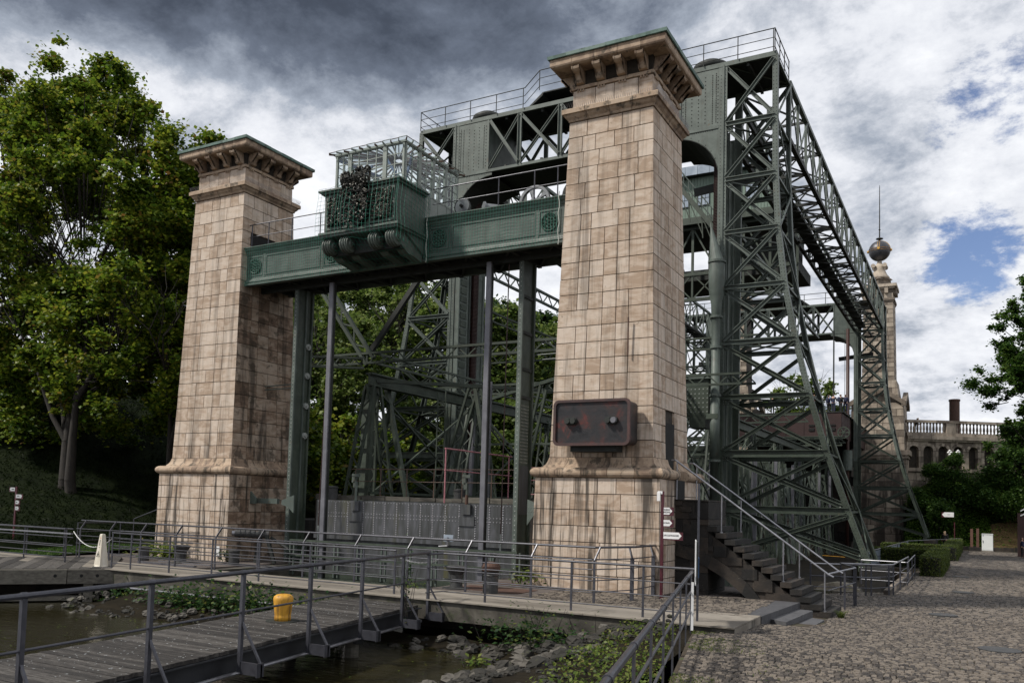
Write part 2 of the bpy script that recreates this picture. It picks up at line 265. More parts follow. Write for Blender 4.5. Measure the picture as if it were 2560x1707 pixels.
def water_mat():
    m = bpy.data.materials.new('canal_water'); m.use_nodes = True; n = m.node_tree.nodes; l = m.node_tree.links
    b = n['Principled BSDF']; b.inputs['Base Color'].default_value = (0.018, 0.016, 0.007, 1); b.inputs['Roughness'].default_value = 0.03; b.inputs['IOR'].default_value = 1.33
    g = n.new('ShaderNodeNewGeometry'); mp = n.new('ShaderNodeMapping'); mp.inputs['Scale'].default_value = (1.1, 2.6, 1); mp.inputs['Rotation'].default_value = (0, 0, 0.3); l.new(g.outputs['Position'], mp.inputs[0])
    a = n.new('ShaderNodeTexNoise'); a.inputs['Scale'].default_value = 1.8; a.inputs['Detail'].default_value = 6; l.new(mp.outputs[0], a.inputs['Vector'])
    bp = n.new('ShaderNodeBump'); bp.inputs['Strength'].default_value = 0.35; bp.inputs['Distance'].default_value = 0.06; l.new(a.outputs['Fac'], bp.inputs['Height']); l.new(bp.outputs[0], b.inputs['Normal'])
    return m
M['water'] = water_mat()

# ------------------------------------------------------------------ mesh helpers
class MB:
    def __init__(s): s.v = []; s.f = []; s.t = []
    def add(s, vs, fs, t=None):
        o = len(s.v); s.v += [tuple(p) for p in vs]; s.f += [tuple(i + o for i in f) for f in fs]; s.t += [rnd.random() if t is None else t] * len(fs); return s
    def box(s, x0, x1, y0, y1, z0, z1, t=None):
        v = [(x0, y0, z0), (x1, y0, z0), (x1, y1, z0), (x0, y1, z0), (x0, y0, z1), (x1, y0, z1), (x1, y1, z1), (x0, y1, z1)]
        return s.add(v, [(0, 3, 2, 1), (4, 5, 6, 7), (0, 1, 5, 4), (1, 2, 6, 5), (2, 3, 7, 6), (3, 0, 4, 7)], t)
    def beam(s, p, q, w, h, up=(0, 0, 1)):
        """a bar from p to q, w wide across, h deep along 'up'"""
        p = Vector(p); q = Vector(q); d = (q - p).normalized(); u = Vector(up)
        if abs(d.dot(u)) > 0.98: u = Vector((0, 1, 0)) if abs(d.y) < 0.9 else Vector((1, 0, 0))
        a = d.cross(u).normalized(); u = a.cross(d)
        a = a * (w / 2); u = u * (h / 2)
        v = [p - a - u, p + a - u, p + a + u, p - a + u, q - a - u, q + a - u, q + a + u, q - a + u]
        return s.add(v, [(0, 1, 2, 3), (7, 6, 5, 4), (0, 4, 5, 1), (1, 5, 6, 2), (2, 6, 7, 3), (3, 7, 4, 0)])
    def cyl(s, p, q, r, n=8, r2=None, cap=True):
        p = Vector(p); q = Vector(q); d = (q - p).normalized(); u = Vector((0, 0, 1)) if abs(d.z) < 0.9 else Vector((1, 0, 0))
        a = d.cross(u).normalized(); b = a.cross(d); r2 = r if r2 is None else r2
        v = [p + (a * math.cos(2 * math.pi * i / n) + b * math.sin(2 * math.pi * i / n)) * r for i in range(n)] + \
            [q + (a * math.cos(2 * math.pi * i / n) + b * math.sin(2 * math.pi * i / n)) * r2 for i in range(n)]
        f = [(i, i + n, (i + 1) % n + n, (i + 1) % n) for i in range(n)]
        if cap: f += [tuple(range(n)), tuple(range(2 * n - 1, n - 1, -1))]
        return s.add(v, f)
    def path(s, pts, r, n=6):
        for a, b in zip(pts, pts[1:]): s.cyl(a, b, r, n)
        return s
    def lathe(s, c, prof, n=20):
        c = Vector(c); v = []; k = len(prof)
        for r, z in prof: v += [c + Vector((r * math.cos(2 * math.pi * i / n), r * math.sin(2 * math.pi * i / n), z)) for i in range(n)]
        f = [(j * n + i, j * n + (i + 1) % n, (j + 1) * n + (i + 1) % n, (j + 1) * n + i) for j in range(k - 1) for i in range(n)]
        f += [tuple(range(n - 1, -1, -1)), tuple(range((k - 1) * n, k * n))]
        return s.add(v, f)
    def extrude(s, poly, axis, a, b):
        """poly: 2-D points; axis 'y': points are (x,z) swept over y from a to b; 'x': (y,z); 'z': (x,y)"""
        def P(p, t): return {'y': (p[0], t, p[1]), 'x': (t, p[0], p[1]), 'z': (p[0], p[1], t)}[axis]
        n = len(poly); v = [P(p, a) for p in poly] + [P(p, b) for p in poly]
        f = [tuple(range(n)), tuple(range(2 * n - 1, n - 1, -1))] + [(i, i + n, (i + 1) % n + n, (i + 1) % n) for i in range(n)]
        return s.add(v, f)
    def dome(s, p, nrm, r, h=0.6):
        p = Vector(p); nrm = Vector(nrm).normalized(); u = Vector((0, 0, 1)) if abs(nrm.z) < 0.9 else Vector((1, 0, 0)); a = nrm.cross(u).normalized(); b = a.cross(nrm)
        v = [p + (a * math.cos(i * math.pi / 3) + b * math.sin(i * math.pi / 3)) * r for i in range(6)] + [p + nrm * r * h]
        return s.add(v, [(i, (i + 1) % 6, 6) for i in range(6)])
    def mesh(s, name, mat, smooth=False, fix=True):
        me = bpy.data.meshes.new(name); me.from_pydata(s.v, [], s.f); me.materials.append(mat)
        at = me.attributes.new('tint', 'FLOAT', 'FACE'); at.data.foreach_set('value', np.array(s.t, dtype=np.float32))
        if smooth: me.polygons.foreach_set('use_smooth', [True] * len(me.polygons))
        if fix:
            import bmesh as bm_
            b = bm_.new(); b.from_mesh(me); bm_.ops.recalc_face_normals(b, faces=b.faces); b.to_mesh(me); b.free()
        me.update(); return me
    def build(s, name, mat, parent=None, smooth=False, fix=True, **tags):
        return link(s.mesh(name, mat, smooth, fix), name, parent, **tags)
def link(me, name, parent=None, loc=None, rot=None, scale=None, **tags):
    o = bpy.data.objects.new(name, me); C.objects.link(o)
    if loc is not None: o.location = loc
    if rot is not None: o.rotation_euler = rot
    if scale is not None: o.scale = scale
    if parent is not None:
        o.parent = parent
        if parent.type == 'EMPTY': o.matrix_parent_inverse = Matrix.Translation(-parent.location)
    for k, v in tags.items(): o[k] = v
    return o
def thing(name, label, category, loc=(0, 0, 0), group=None):
    o = bpy.data.objects.new(name, None); C.objects.link(o); o.location = loc; o.empty_display_size = 0.3
    o['label'] = label; o['category'] = category
    if group: o['group'] = group
    return o
def copy_thing(root, delta, label, group=None):
    r = root.copy(); C.objects.link(r); r.location = root.location + Vector(delta); r['label'] = label
    if group: r['group'] = group
    for ch in list(root.children):
        c = ch.copy(); C.objects.link(c); c.parent = r
        for g_ in ch.children:
            d = g_.copy(); C.objects.link(d); d.parent = c
    return r
def lerp(a, b, t): return a + (b - a) * t
def V(*a): return Vector(a)
# ------------------------------------------------------------------ setting: ground, water, banks
def zg(y):
    if y < 14: return 0.0
    if y < 22: t = (y - 14) / 8; return -0.34 * t
    return lerp(-0.34, -0.8, min(1, (y - 22) / 66))
def xl(y):
    if y <= 15.6: return -4.62 + 0.235 * (15.6 - y)
    if y <= 23: return -4.2
    if y <= 28.3: return -4.6
    if y <= 31: return lerp(-4.6, -2.55, (y - 28.3) / 2.7)
    if y <= 47: return -2.55
    if y <= 50: return lerp(-2.55, -6, (y - 47) / 3)
    return -6.0
def sheet(name, mat, xs, ys, zf, kind='structure', thick=None):
    nx, ny = len(xs), len(ys); v = [(x, y, zf(x, y)) for y in ys for x in xs]
    f = [(j * nx + i, j * nx + i + 1, (j + 1) * nx + i + 1, (j + 1) * nx + i) for j in range(ny - 1) for i in range(nx - 1)]
    b = MB(); b.add(v, f); o = b.build(name, mat, smooth=True, fix=False); o['kind'] = kind; return o
# cobbled plaza with its retaining edge
pb = MB(); ys = [-20, -10, 0, 4, 8, 10, 12, 14, 15.6, 15.601, 17, 18, 19, 20, 21, 22, 23, 24, 26, 28.3, 29.5, 31, 34, 38, 42, 47, 50, 56, 62, 70, 80, 88, 92, 96]
for a, b_ in zip(ys, ys[1:]):
    xa, xb = xl(a), xl(b_)
    pb.add([(xa, a, zg(a)), (60, a, zg(a)), (60, b_, zg(b_)), (xb, b_, zg(b_)), (xa, a, -2.2), (xb, b_, -2.2)], [(0, 1, 2, 3), (4, 0, 3, 5)])
plaza = pb.build('plaza_ground', M['joint'], fix=False); plaza['kind'] = 'structure'
# far ground under everything
b = MB(); b.box(-1500, 1500, -300, 2500, -4.2, -4.0); o = b.build('ground', M['soil']); o['kind'] = 'structure'
o = sheet('canal_water', M['water'], [-110, -40, -26, -20, -12, -2.2], [-20, 0, 8, 16, 22.6], lambda x, y: -0.85)
# stony bed seen through nothing but closing the basin
# cobble stones, laid in rows; the largest in view are parts, the rest one part
def cobble_mesh(b, x, y, w, d, z, rot=0.0):
    h = 0.022 + rnd.random() * 0.008; i = 0.010; tx, ty = rnd.uniform(-.003, .003), rnd.uniform(-.003, .003); c, s = math.cos(rot), math.sin(rot)
    vs = []
    for k, (ex, ey) in enumerate(((-1, -1), (1, -1), (1, 1), (-1, 1))):
        px, py = ex * w / 2 * rnd.uniform(.9, 1), ey * d / 2 * rnd.uniform(.9, 1); vs.append((x + px * c - py * s, y + px * s + py * c, z))
    for k, (ex, ey) in enumerate(((-1, -1), (1, -1), (1, 1), (-1, 1))):
        px, py = ex * (w / 2 - i), ey * (d / 2 - i); vs.append((x + px * c - py * s, y + px * s + py * c, z + h + tx * ex + ty * ey))
    b.add(vs, [(4, 5, 6, 7), (0, 1, 5, 4), (1, 2, 6, 5), (2, 3, 7, 6), (3, 0, 4, 7)])
var = []
for k in range(10):
    q = MB(); cobble_mesh(q, 0, 0, 0.105 + 0.01 * (k % 4), 0.092, 0); var.append(q.mesh('cobble', M['cobble'], fix=False))
stones = MB(); cnt = 0
y = 9.0
while y < 84:
    dep = 0.085 if y < 24 else (0.15 if y < 46 else .22); x = xl(y) + 0.06; xmax = 0.06 * y + 0.9 if y < 30 else 0.05 * y + 1.3
    while x < xmax:
        w = rnd.uniform(0.070, 0.112) * (1 if y < 24 else (1.5 if y < 46 else 2.2))
        yy = y + 0.03 * math.sin(x * 3.1) + 0.02 * math.sin(x * 9)
        inslab = (x < -3.1 and 18.4 < y < 21.7) or (x < -2.95 and 19.1 < y < 20.6) or (y > 47.5 and x < -2.2)
        inhedge = (-3.2 < x < -1.35 and 41.7 < y < 53)
        if not inslab and not inhedge:
            if y < 13.2 and cnt < 298 and x > -3.75 and rnd.random() < 0.22 and 10.4 < y:
                link(rnd.choice(var), 'cobble', plaza, loc=(x + w / 2, yy, zg(yy) + 0.004), rot=(0, 0, rnd.choice((0, math.pi)) + rnd.uniform(-.05, .05)), scale=(w / 0.128, 0.78, 1)); cnt += 1
            else: cobble_mesh(stones, x + w / 2, yy, w - 0.008, dep - 0.010, zg(yy) + 0.003, rnd.uniform(-.04, .04))
        x += w
    y += dep
stones.build('cobble_paving', M['cobble'], plaza, fix=False, kind='stuff')
# grass growing in the joints beside the railing
def leaf_cloud(pts, size, seed=1, up=0.3, droop=0.0, asp=0.65):
    """numpy: one folded leaf per point, random orientation; returns a MeshData-ready tuple"""
    rs = np.random.RandomState(seed); n = len(pts)
    a = rs.randn(n, 3); a /= np.linalg.norm(a, axis=1, keepdims=True)
    nr = rs.randn(n, 3); nr[:, 2] = np.abs(nr[:, 2]) + up * 3; nr /= np.linalg.norm(nr, axis=1, keepdims=True)
    a[:, 2] -= droop; a = a - nr * np.sum(a * nr, 1, keepdims=True); a /= np.linalg.norm(a, axis=1, keepdims=True) + 1e-9
    b = np.cross(nr, a); s = size * rs.uniform(0.6, 1.3, (n, 1))
    p = np.asarray(pts)
    q = np.empty((n, 4, 3)); q[:, 0] = p - a * s * 0.5; q[:, 1] = p + b * s * asp * 0.5 + nr * s * 0.08; q[:, 2] = p + a * s * 0.5; q[:, 3] = p - b * s * asp * 0.5 + nr * s * 0.08
    return q.reshape(-1, 3)
def leaf_obj(name, pts, size, mat, parent=None, seed=1, up=0.3, droop=0.0, asp=0.65, tint=None, **tags):
    q = leaf_cloud(pts, size, seed, up, droop, asp); n = len(q) // 4
    me = bpy.data.meshes.new(name); me.vertices.add(len(q)); me.vertices.foreach_set('co', q.ravel().astype(np.float32))
    me.loops.add(4 * n); me.loops.foreach_set('vertex_index', np.arange(4 * n, dtype=np.int32)); me.polygons.add(n)
    me.polygons.foreach_set('loop_start', np.arange(0, 4 * n, 4, dtype=np.int32)); me.polygons.foreach_set('loop_total', np.full(n, 4, dtype=np.int32))
    at = me.attributes.new('tint', 'FLOAT', 'FACE'); rs = np.random.RandomState(seed + 5)
    tv = rs.beta(2.0, 2.2, n) if tint is None else tint; at.data.foreach_set('value', tv.astype(np.float32))
    me.materials.append(mat); me.update(calc_edges=True); return link(me, name, parent, **tags)
def blob_points(centers, radii, per, seed, flat=0.7):
    rs = np.random.RandomState(seed); out = []
    for c, r in zip(centers, radii):
        k = int(per * r * r); d = rs.randn(k, 3); d /= np.linalg.norm(d, axis=1, keepdims=True); rr = r * np.abs(rs.normal(0, .62, (k, 1))).clip(0, 1.5)
        out.append(np.array(c) + d * rr * np.array([1, 1, flat]))
    return np.concatenate(out)

# walkway slab across the canal mouth
b = MB(); b.box(-75, -3.9, 15.72, 17.45, -0.38, 0.03); o = b.build('walkway_core', M['concrete_d']); wk = o; o.name = 'walkway'; o['kind'] = 'structure'
xx = [-75, -60, -45, -33, -27.6, -23.35, -18.9, -14.5, -10.3, -6.9, -3.88]
for a, c in zip(xx, xx[1:]):
    q = MB(); q.box(a + 0.006, c - 0.006, 15.66, 17.5, 0.034, 0.062); q.build('concrete_slab', M['concrete'], wk)
q = MB(); q.cyl((-22, 15.72, -0.42), (-12, 15.72, -0.42), 0.035); q.build('conduit_pipe', M['galv'], wk)
# apron beyond the walkway, left and right of the lock opening
def apron(name, x0, x1, y0, y1, z=0.0, zb=-2.2, mat='asphalt'):
    q = MB(); q.box(x0, x1, y0, y1, zb, z); o = q.build(name, M[mat]); o['kind'] = 'structure'; return o
apR = apron('apron_paving', -12.3, -4.2, 17.5, 24.6)
apL = apron('apron_paving_left', -27.5, -20.7, 17.5, 24.6); apL.name = 'apron_paving'
q = MB()
yy = 17.6
while yy < 21.4:
    x = -9.4 + rnd.random() * 0.1
    while x < -4.3:
        w = rnd.uniform(.11, .17); cobble_mesh(q, x, yy, w - .012, .105, 0.002); x += w
    yy += 0.12
q.build('cobble_paving', M['cobble'], apR, fix=False, kind='stuff')
q = MB(); q.box(-11.9, -9.9, 18.5, 19.6, 0.0, 0.012); q.box(-12.1, -10.4, 20.2, 20.9, 0.0, 0.012); q.build('cover_plate', M['rust'], apR)
q = MB(); q.box(-23.6, -21.0, 18.2, 18.32, 0, .05); q.box(-23.6, -21.2, 19.0, 19.06, 0, .03); q.build('cover_plate', M['guide'], apL)
# chamber side walls and the floor of the lift pit
q = MB(); q.box(-20.72, -20.3, 17.5, 24.6, -2.2, -0.05); q.box(-12.6, -12.28, 17.5, 24.6, -2.2, -0.05); o = q.build('chamber_wall', M['concrete_d']); o['label'] = 'dark concrete sides of the lock opening below the walkway'; o['category'] = 'wall'
q = MB(); q.box(-30, -2.0, 24.6, 92, -2.3, -1.3); o = q.build('pit_floor', M['mud']); o['kind'] = 'structure'
q = MB(); q.box(-4.6, -4.2, 24.6, 28.3, -1.3, -0.42); q.box(-30.4, -27.4, 24.6, 92, -1.3, 1.2); q.box(-27.4, -20.6, 24.6, 25.0, -1.3, -0.02); q.box(-12.3, -4.7, 24.6, 25.0, -1.3, -0.02); o = q.build('pit_wall', M['darkstone']); o['label'] = 'dark masonry edge of the lift pit beside the far bank'; o['category'] = 'wall'
# quay block seen above the gate
qw = thing('quay_wall', 'dark weathered timber faced quay above the lock gate, behind the grey guide rails', 'wall', (-16.4, 24.2, 0))
q = MB(); q.box(-21.6, -11.8, 24.2, 26.5, -1.3, 2.18); q.build('wall_core', M['darkstone'], qw)
for k in range(9):
    q = MB(); q.box(-21.5 + k * 1.07, -20.47 + k * 1.07, 24.1, 24.3, 2.2, 2.2 + rnd.uniform(.13, .2)); q.build('coping_timber', M['beamwood'], qw)
# hillside and left bank
def hill(x, y):
    u = -x
    h = -0.6 + 0.06 * max(0, u - 22)
    s = max(0, min(1, (u - 27) / 26)); h += 8.5 * s * s * (3 - 2 * s) * max(0, min(1, (y - 16) / 14))
    h += 5 * max(0, min(1, (y - 70) / 60)) + 0.5 * math.sin(x * .21 + y * .13)
    return h if not (-30 < x and y < 97) else -2.5
xs = [-240, -180, -140, -110, -90, -78, -70, -63, -57, -52, -48, -44, -41, -38, -35.5, -33, -30.4, -29.9, -26, -20, -10]
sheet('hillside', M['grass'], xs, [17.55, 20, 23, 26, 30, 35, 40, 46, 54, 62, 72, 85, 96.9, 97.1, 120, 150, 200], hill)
# lawn between the walkway and the slope on the left
o = sheet('lawn', M['grass'], [-110, -60, -45, -34, -30, -27.5], [17.5, 19, 21, 24.6], lambda x, y: 0.01 + 0.04 * max(0, y - 17.5))
# right bank behind the plaza
def rbank(x, y):
    t = max(0, min(1, (y - 88 - 0.15 * max(0, x)) / 9)); return -0.85 + 6.0 * t * t * (3 - 2 * t) + 0.35 * math.sin(x * .9 + y * .5) * t + 0.25 * max(0, x - 3) * t
o = sheet('grassy_bank', M['grass'], [-6.2 + i * 1.0 for i in range(42)], [87.5 + i * 0.8 for i in range(22)], rbank)
b2 = MB(); vs = []; xs2 = [1.2 + i * .6 for i in range(16)]; ys2 = [88.0 + i * .6 for i in range(10)]
o = sheet('bare_soil', M['soil'], xs2, ys2, lambda x, y: rbank(x, y) + 0.05 - 0.25 * max(0, abs((x - 5) / 5) + abs((y - 90.5) / 3.5) - 1))

# ------------------------------------------------------------------ stone towers
def tower(cx, label, door):
    T = thing('stone_tower', label, 'tower', (cx, 22.22, 0), 'sandstone towers carrying the bridge')
    cy = 22.22
    b = MB()
    def frus(h0, z0, h1, z1, bb=None):
        bb = bb or b; v = [(cx + sx * h, cy + sy * h, z) for h, z in ((h0, z0), (h1, z1)) for sx, sy in ((-1, -1), (1, -1), (1, 1), (-1, 1))]
        bb.add(v, [(0, 3, 2, 1), (4, 5, 6, 7), (0, 1, 5, 4), (1, 2, 6, 5), (2, 3, 7, 6), (3, 0, 4, 7)])
    frus(1.745, -0.5, 1.70, 2.92); frus(1.43, 2.92, 1.175, 13.0); frus(1.12, 13.0, 1.12, 13.9); frus(1.12, 13.9, 1.2, 14.5)
    b.build('core', M['mortar'], T)
    doorway = (cy - 0.46, cy + 0.30, 2.42, 4.5) if door else (21.35, 22.5, 10.9, 11.5)
    def face_blocks(h0, z0, h1, z1, rows, nper, bond, faces):
        hz = (z1 - z0) / rows; rs = random.Random(int(cx * 7 + z0 * 13))
        for fc in faces:
            joined = MB() if fc in (2, 3) else None
            for r in range(rows):
                za, zb = z0 + r * hz, z0 + (r + 1) * hz
                cuts = [-1.0]; off = (0.5 if r % 2 else 0.0) * bond
                x = -1 + (2.0 / nper) * (0.55 + 0.45 * rs.random() if r % 2 else 1.0 + 0.35 * (rs.random() - .5))
                while x < 1 - 1.1 / nper: cuts.append(x); x += 2.0 / nper * (0.75 + 0.55 * rs.random())
                cuts.append(1.0)
                if h0 < 1.6 and rows > 10 and r < 15:      # the lower shaft has its upright joints in line
                    grid = [-1.0, -.60, -.36, -.05, .24, .50, 1.0] if fc != 1 else [-1.0, -.55, -.30, .08, .42, .62, 1.0]
                    cuts = [g2 for n_, g2 in enumerate(grid) if n_ in (0, 6) or rs.random() > (.22 if n_ % 2 else .10)]
                for a, c in zip(cuts, cuts[1:]):
                    g_ = 0.010; pro = rs.uniform(0, 0.009)
                    if fc == 1 and doorway:
                        ya, yb = cy + a * (h0 + h1) / 2, cy + c * (h0 + h1) / 2; dy0, dy1, dz0, dz1 = doorway
                        if ya < dy1 and yb > dy0 and za < dz1 and zb > dz0:
                            # trim the block to the door edges
                            hh0 = lerp(h0, h1, ((za + zb) / 2 - z0) / (z1 - z0))
                            parts = []
                            if ya < dy0 - .05: parts.append((a, (dy0 - cy) / hh0))
                            if yb > dy1 + .05: parts.append(((dy1 - cy) / hh0, c))
                        else: parts = [(a, c)]
                    else: parts = [(a, c)]
                    for (a2, c2) in parts:
                        bb = joined or MB(); vs = []
                        for zz, s_ in ((za + g_, 1), (zb - g_, -1)):
                            h = lerp(h0, h1, (zz - z0) / (z1 - z0))
                            for t_, ss in ((a2, 1), (c2, -1)):
                                u = t_ * h + (g_ * ss if abs(t_) < .999 else 0)
                                for dd in (h + pro, h - 0.10):
                                    u2 = u if dd > h - .05 else max(-(h - .05), min(h - .05, u))
                                    if fc == 0: vs.append((cx + u2, cy - dd, zz))
                                    elif fc == 1: vs.append((cx + dd, cy + u2, zz))
                                    elif fc == 2: vs.append((cx - u2, cy + dd, zz))
                                    else: vs.append((cx - dd, cy - u2, zz))
                        # order: z0:(a out, a in, c out, c in), z1: the same
                        bb.add(vs, [(0, 2, 6, 4), (0, 4, 5, 1), (2, 3, 7, 6), (4, 6, 7, 5), (0, 1, 3, 2)])
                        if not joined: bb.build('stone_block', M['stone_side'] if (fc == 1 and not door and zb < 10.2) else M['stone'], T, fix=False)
            if joined: joined.build('stone_facing', M['stone'], T, fix=False, kind='stuff')
    face_blocks(1.79, 0.0, 1.755, 2.95, 7, 6 if door else 7, 1, (0, 1, 2, 3))
    face_blocks(1.475, 3.50, 1.225, 12.92, 21, 5, 1, (0, 1, 2, 3))
    face_blocks(1.17, 13.2, 1.165, 13.86, 1, 4, 1, (0, 1, 2, 3))
    # mouldings: profiles swept round the square as lengths of stone
    def ring(name, prof, n_each, mat, gap=0.006):
        """prof: list of (half-width, z) from the bottom out and up; mitred corners, cut into n_each stones a side"""
        for s in range(4):
            for k in range(n_each):
                ta, tb = -1 + 2 * k / n_each, -1 + 2 * (k + 1) / n_each; bb = MB(); vs = []
                for t_, e in ((ta, gap if k else 0), (tb, -gap if k < n_each - 1 else 0)):
                    for h, z in prof:
                        u = t_ * h + e
                        vs.append(((cx + u, cy - h, z), (cx + h, cy + u, z), (cx - u, cy + h, z), (cx - h, cy - u, z))[s])
                m = len(prof); fs = [(i, i + 1, i + 1 + m, i + m) for i in range(m - 1)] + [tuple(range(m)), tuple(range(2 * m - 1, m - 1, -1))]
                if s == 1 and name == 'base_moulding' and door and k == n_each // 2: continue
                bb.add(vs, fs); bb.build(name, mat, T, smooth=False)
    tor = [(1.6, 2.93)] + [(1.74 + 0.135 * math.cos(a), 3.085 + 0.135 * math.sin(a)) for a in [(-90 + 22.5 * i) * math.pi / 180 for i in range(9)]] + [(1.62, 3.23), (1.60, 3.27), (1.56, 3.31), (1.52, 3.38), (1.485, 3.5), (1.38, 3.5)]
    ring('base_moulding', tor, 4 if not door else 5, M['mould'])
    band = [(1.15, 12.93), (1.25, 12.94), (1.27, 13.0), (1.32, 13.05), (1.36, 13.12), (1.41, 13.13), (1.41, 13.25), (1.39, 13.27), (1.10, 13.31)]
    ring('band_course', band, 4, M['mould'])
    fil = [(1.12, 13.87), (1.21, 13.87), (1.21, 13.96), (1.18, 13.98), (1.12, 13.98)]
    ring('fillet_course', fil, 3, M['mould'])
    slab = [(1.1, 14.38), (1.60, 14.38), (1.66, 14.41), (1.68, 14.45), (1.68, 14.64), (1.1, 14.64)]
    ring('cornice_stone', slab, 5, M['mould'])
    # scroll brackets and their drops
    pr = [(1.10, 14.375), (1.58, 14.375), (1.62, 14.34), (1.60, 14.28), (1.52, 14.235), (1.42, 14.21), (1.36, 14.16), (1.33, 14.06), (1.30, 14.0), (1.24, 13.985), (1.10, 13.985)]
    for s in range(4):
        for k in range(4):
            t_ = (-0.93 + 0.62 * k); bb = MB(); w = 0.115
            prof3 = lambda u, h: ((cx + u, cy - h), (cx + h, cy + u), (cx - u, cy + h), (cx - h, cy - u))[s]
            n = len(pr); vs = [(*prof3(t_ - w, h), z) for h, z in pr] + [(*prof3(t_ + w, h), z) for h, z in pr]
            bb.add(vs, [tuple(range(n)), tuple(range(2 * n - 1, n - 1, -1))] + [(i, i + n, (i + 1) % n + n, (i + 1) % n) for i in range(n)])
            # raised cheeks either side of the scroll
            for e in (-1, 1):
                n2 = 9; p2 = [(h + 0.016, z) for h, z in pr[1:10]]
                v2 = [(*prof3(t_ + e * w, h), z) for h, z in p2] + [(*prof3(t_ + e * (w - .03), h), z) for h, z in p2]
                bb.add(v2, [(i, i + n2, i + 1 + n2, i + 1) for i in range(n2 - 1)] + [tuple(range(n2)), tuple(range(2 * n2 - 1, n2 - 1, -1))])
            bb.build('bracket', M['mould'], T)
            dr = MB()
            for e in (-.085, 0, .085):
                x0, y0 = prof3(t_ + e, 1.2); dr.cyl((x0, y0, 13.80), (x0, y0, 13.87), .028, 6, .018)
            dr.build('bracket_drop', M['mould'], T)
    sp = MB()
    for s in range(4):
        for k in range(44):
            u = -1.36 + k * 2.72 / 43
            for e in (-1, 1):
                p = ((cx + u, cy - 1.36), (cx + 1.36, cy + u), (cx - u, cy + 1.36), (cx - 1.36, cy - u))[s]; q = ((cx + u + .02 * e, cy - 1.42), (cx + 1.42, cy + u + .02 * e), (cx - u, cy + 1.42), (cx - 1.42, cy - u))[s]
                sp.beam((*p, 13.27), (*q, 13.42), .005, .005)
    sp.build('bird_spikes', M['galv'], T, kind='stuff')
    # copper roof in standing sheets
    for s in range(4):
        for k in range(6):
            ta, tb = -1 + k / 3, -1 + (k + 1) / 3; bb = MB(); vs = []
            for h, z in ((1.70, 14.62), (1.735, 14.63 + .006 * (k % 2)), (1.74, 14.72 + .006 * (k % 2)), (0.16, 15.02)):
                for t_ in (ta, tb):
                    u = t_ * h; vs.append(((cx + u, cy - h, z), (cx + h, cy + u, z), (cx - u, cy + h, z), (cx - h, cy - u, z))[s])
            bb.add(vs, [(0, 1, 3, 2), (2, 3, 5, 4), (4, 5, 7, 6)]); bb.build('copper_sheet', M['copper'], T, fix=False)
    q = MB(); q.lathe((cx, cy, 14.98), [(0.2, 0), (0.22, 0.04), (0.15, 0.1), (0.19, 0.16), (0.2, 0.2), (0.12, 0.26), (0.05, 0.28)], 14); q.build('finial', M['copper'], T, smooth=True)
    q = MB(); y0, y1, z0, z1 = doorway; hx = 1.45 if door else 1.26
    if door:
        q.box(cx + 1.0, cx + 1.455, y0, y1, z0, z1); q.box(cx + 1.5, cx + 1.775, y0, y1, 2.42, 2.96)
    else: q.box(cx + 1.0, cx + 1.285, y0, y1, z0, z1)
    q.build('door_opening', M['black'], T)
    return T
tL = tower(-23.83, 'left sandstone tower with scroll brackets and green copper cap, beside the tall maples', False)
tR = tower(-8.74, 'right sandstone tower with rust-red steel box on its shaft, beside the stone stair', True)
# iron ties on the shafts
q = MB(); q.beam((-8.0, 20.72, 6.2), (-8.0, 20.72, 7.2), 0.03, 0.03); q.build('iron_strap', M['rust'], tR)
# the steel box hung on the right tower
tk = thing('steel_box', 'rust-red and black riveted steel box with rounded corners hung on the right tower front', 'steel box', (-8.7, 20.0, 3.75))
def rrect(x0, x1, z0, z1, r, n=5):
    p = []
    for (a, c, s_) in ((x1 - r, z1 - r, 0), (x0 + r, z1 - r, 90), (x0 + r, z0 + r, 180), (x1 - r, z0 + r, 270)):
        p += [(a + r * math.cos((s_ + 90 * i / n) * math.pi / 180), c + r * math.sin((s_ + 90 * i / n) * math.pi / 180)) for i in range(n + 1)]
    return p
q = MB(); q.extrude(rrect(-9.72, -7.66, 3.80, 4.92, .12), 'y', 20.02, 20.62); q.build('box_shell', M['tank'], tk)
outer = rrect(-9.76, -7.62, 3.76, 4.96, .15); inner = rrect(-9.69, -7.69, 3.83, 4.89, .10)
q = MB(); n = len(outer); v = [(x, 19.97, z) for x, z in outer] + [(x, 19.97, z) for x, z in inner] + [(x, 20.06, z) for x, z in outer] + [(x, 20.06, z) for x, z in inner]
q.add(v, [(i, (i + 1) % n, (i + 1) % n + n, i + n) for i in range(n)] + [(i, i + 2 * n, (i + 1) % n + 2 * n, (i + 1) % n) for i in range(n)] + [(i + n, (i + 1) % n + n, (i + 1) % n + 3 * n, i + 3 * n) for i in range(n)]); q.build('box_rim', M['tankedge'], tk)
for x in (-9.25, -8.12):
    q = MB(); q.extrude(rrect(x - .17, x + .17, 4.30, 4.50, .09), 'y', 19.95, 20.03); f_ = q.build('socket_plate', M['dark'], tk)
    for e in (-.08, .08):
        p = MB(); p.cyl((x + e, 19.88, 4.4), (x + e, 19.96, 4.4), .075, 12, .085); p.build('socket', M['guide'] if (e > 0 and x > -9) else M['dark'], f_, smooth=False)
q = MB(); q.box(-9.35, -8.05, 20.2, 20.6, 3.62, 3.80); q.build('bearer', M['dark'], tk)
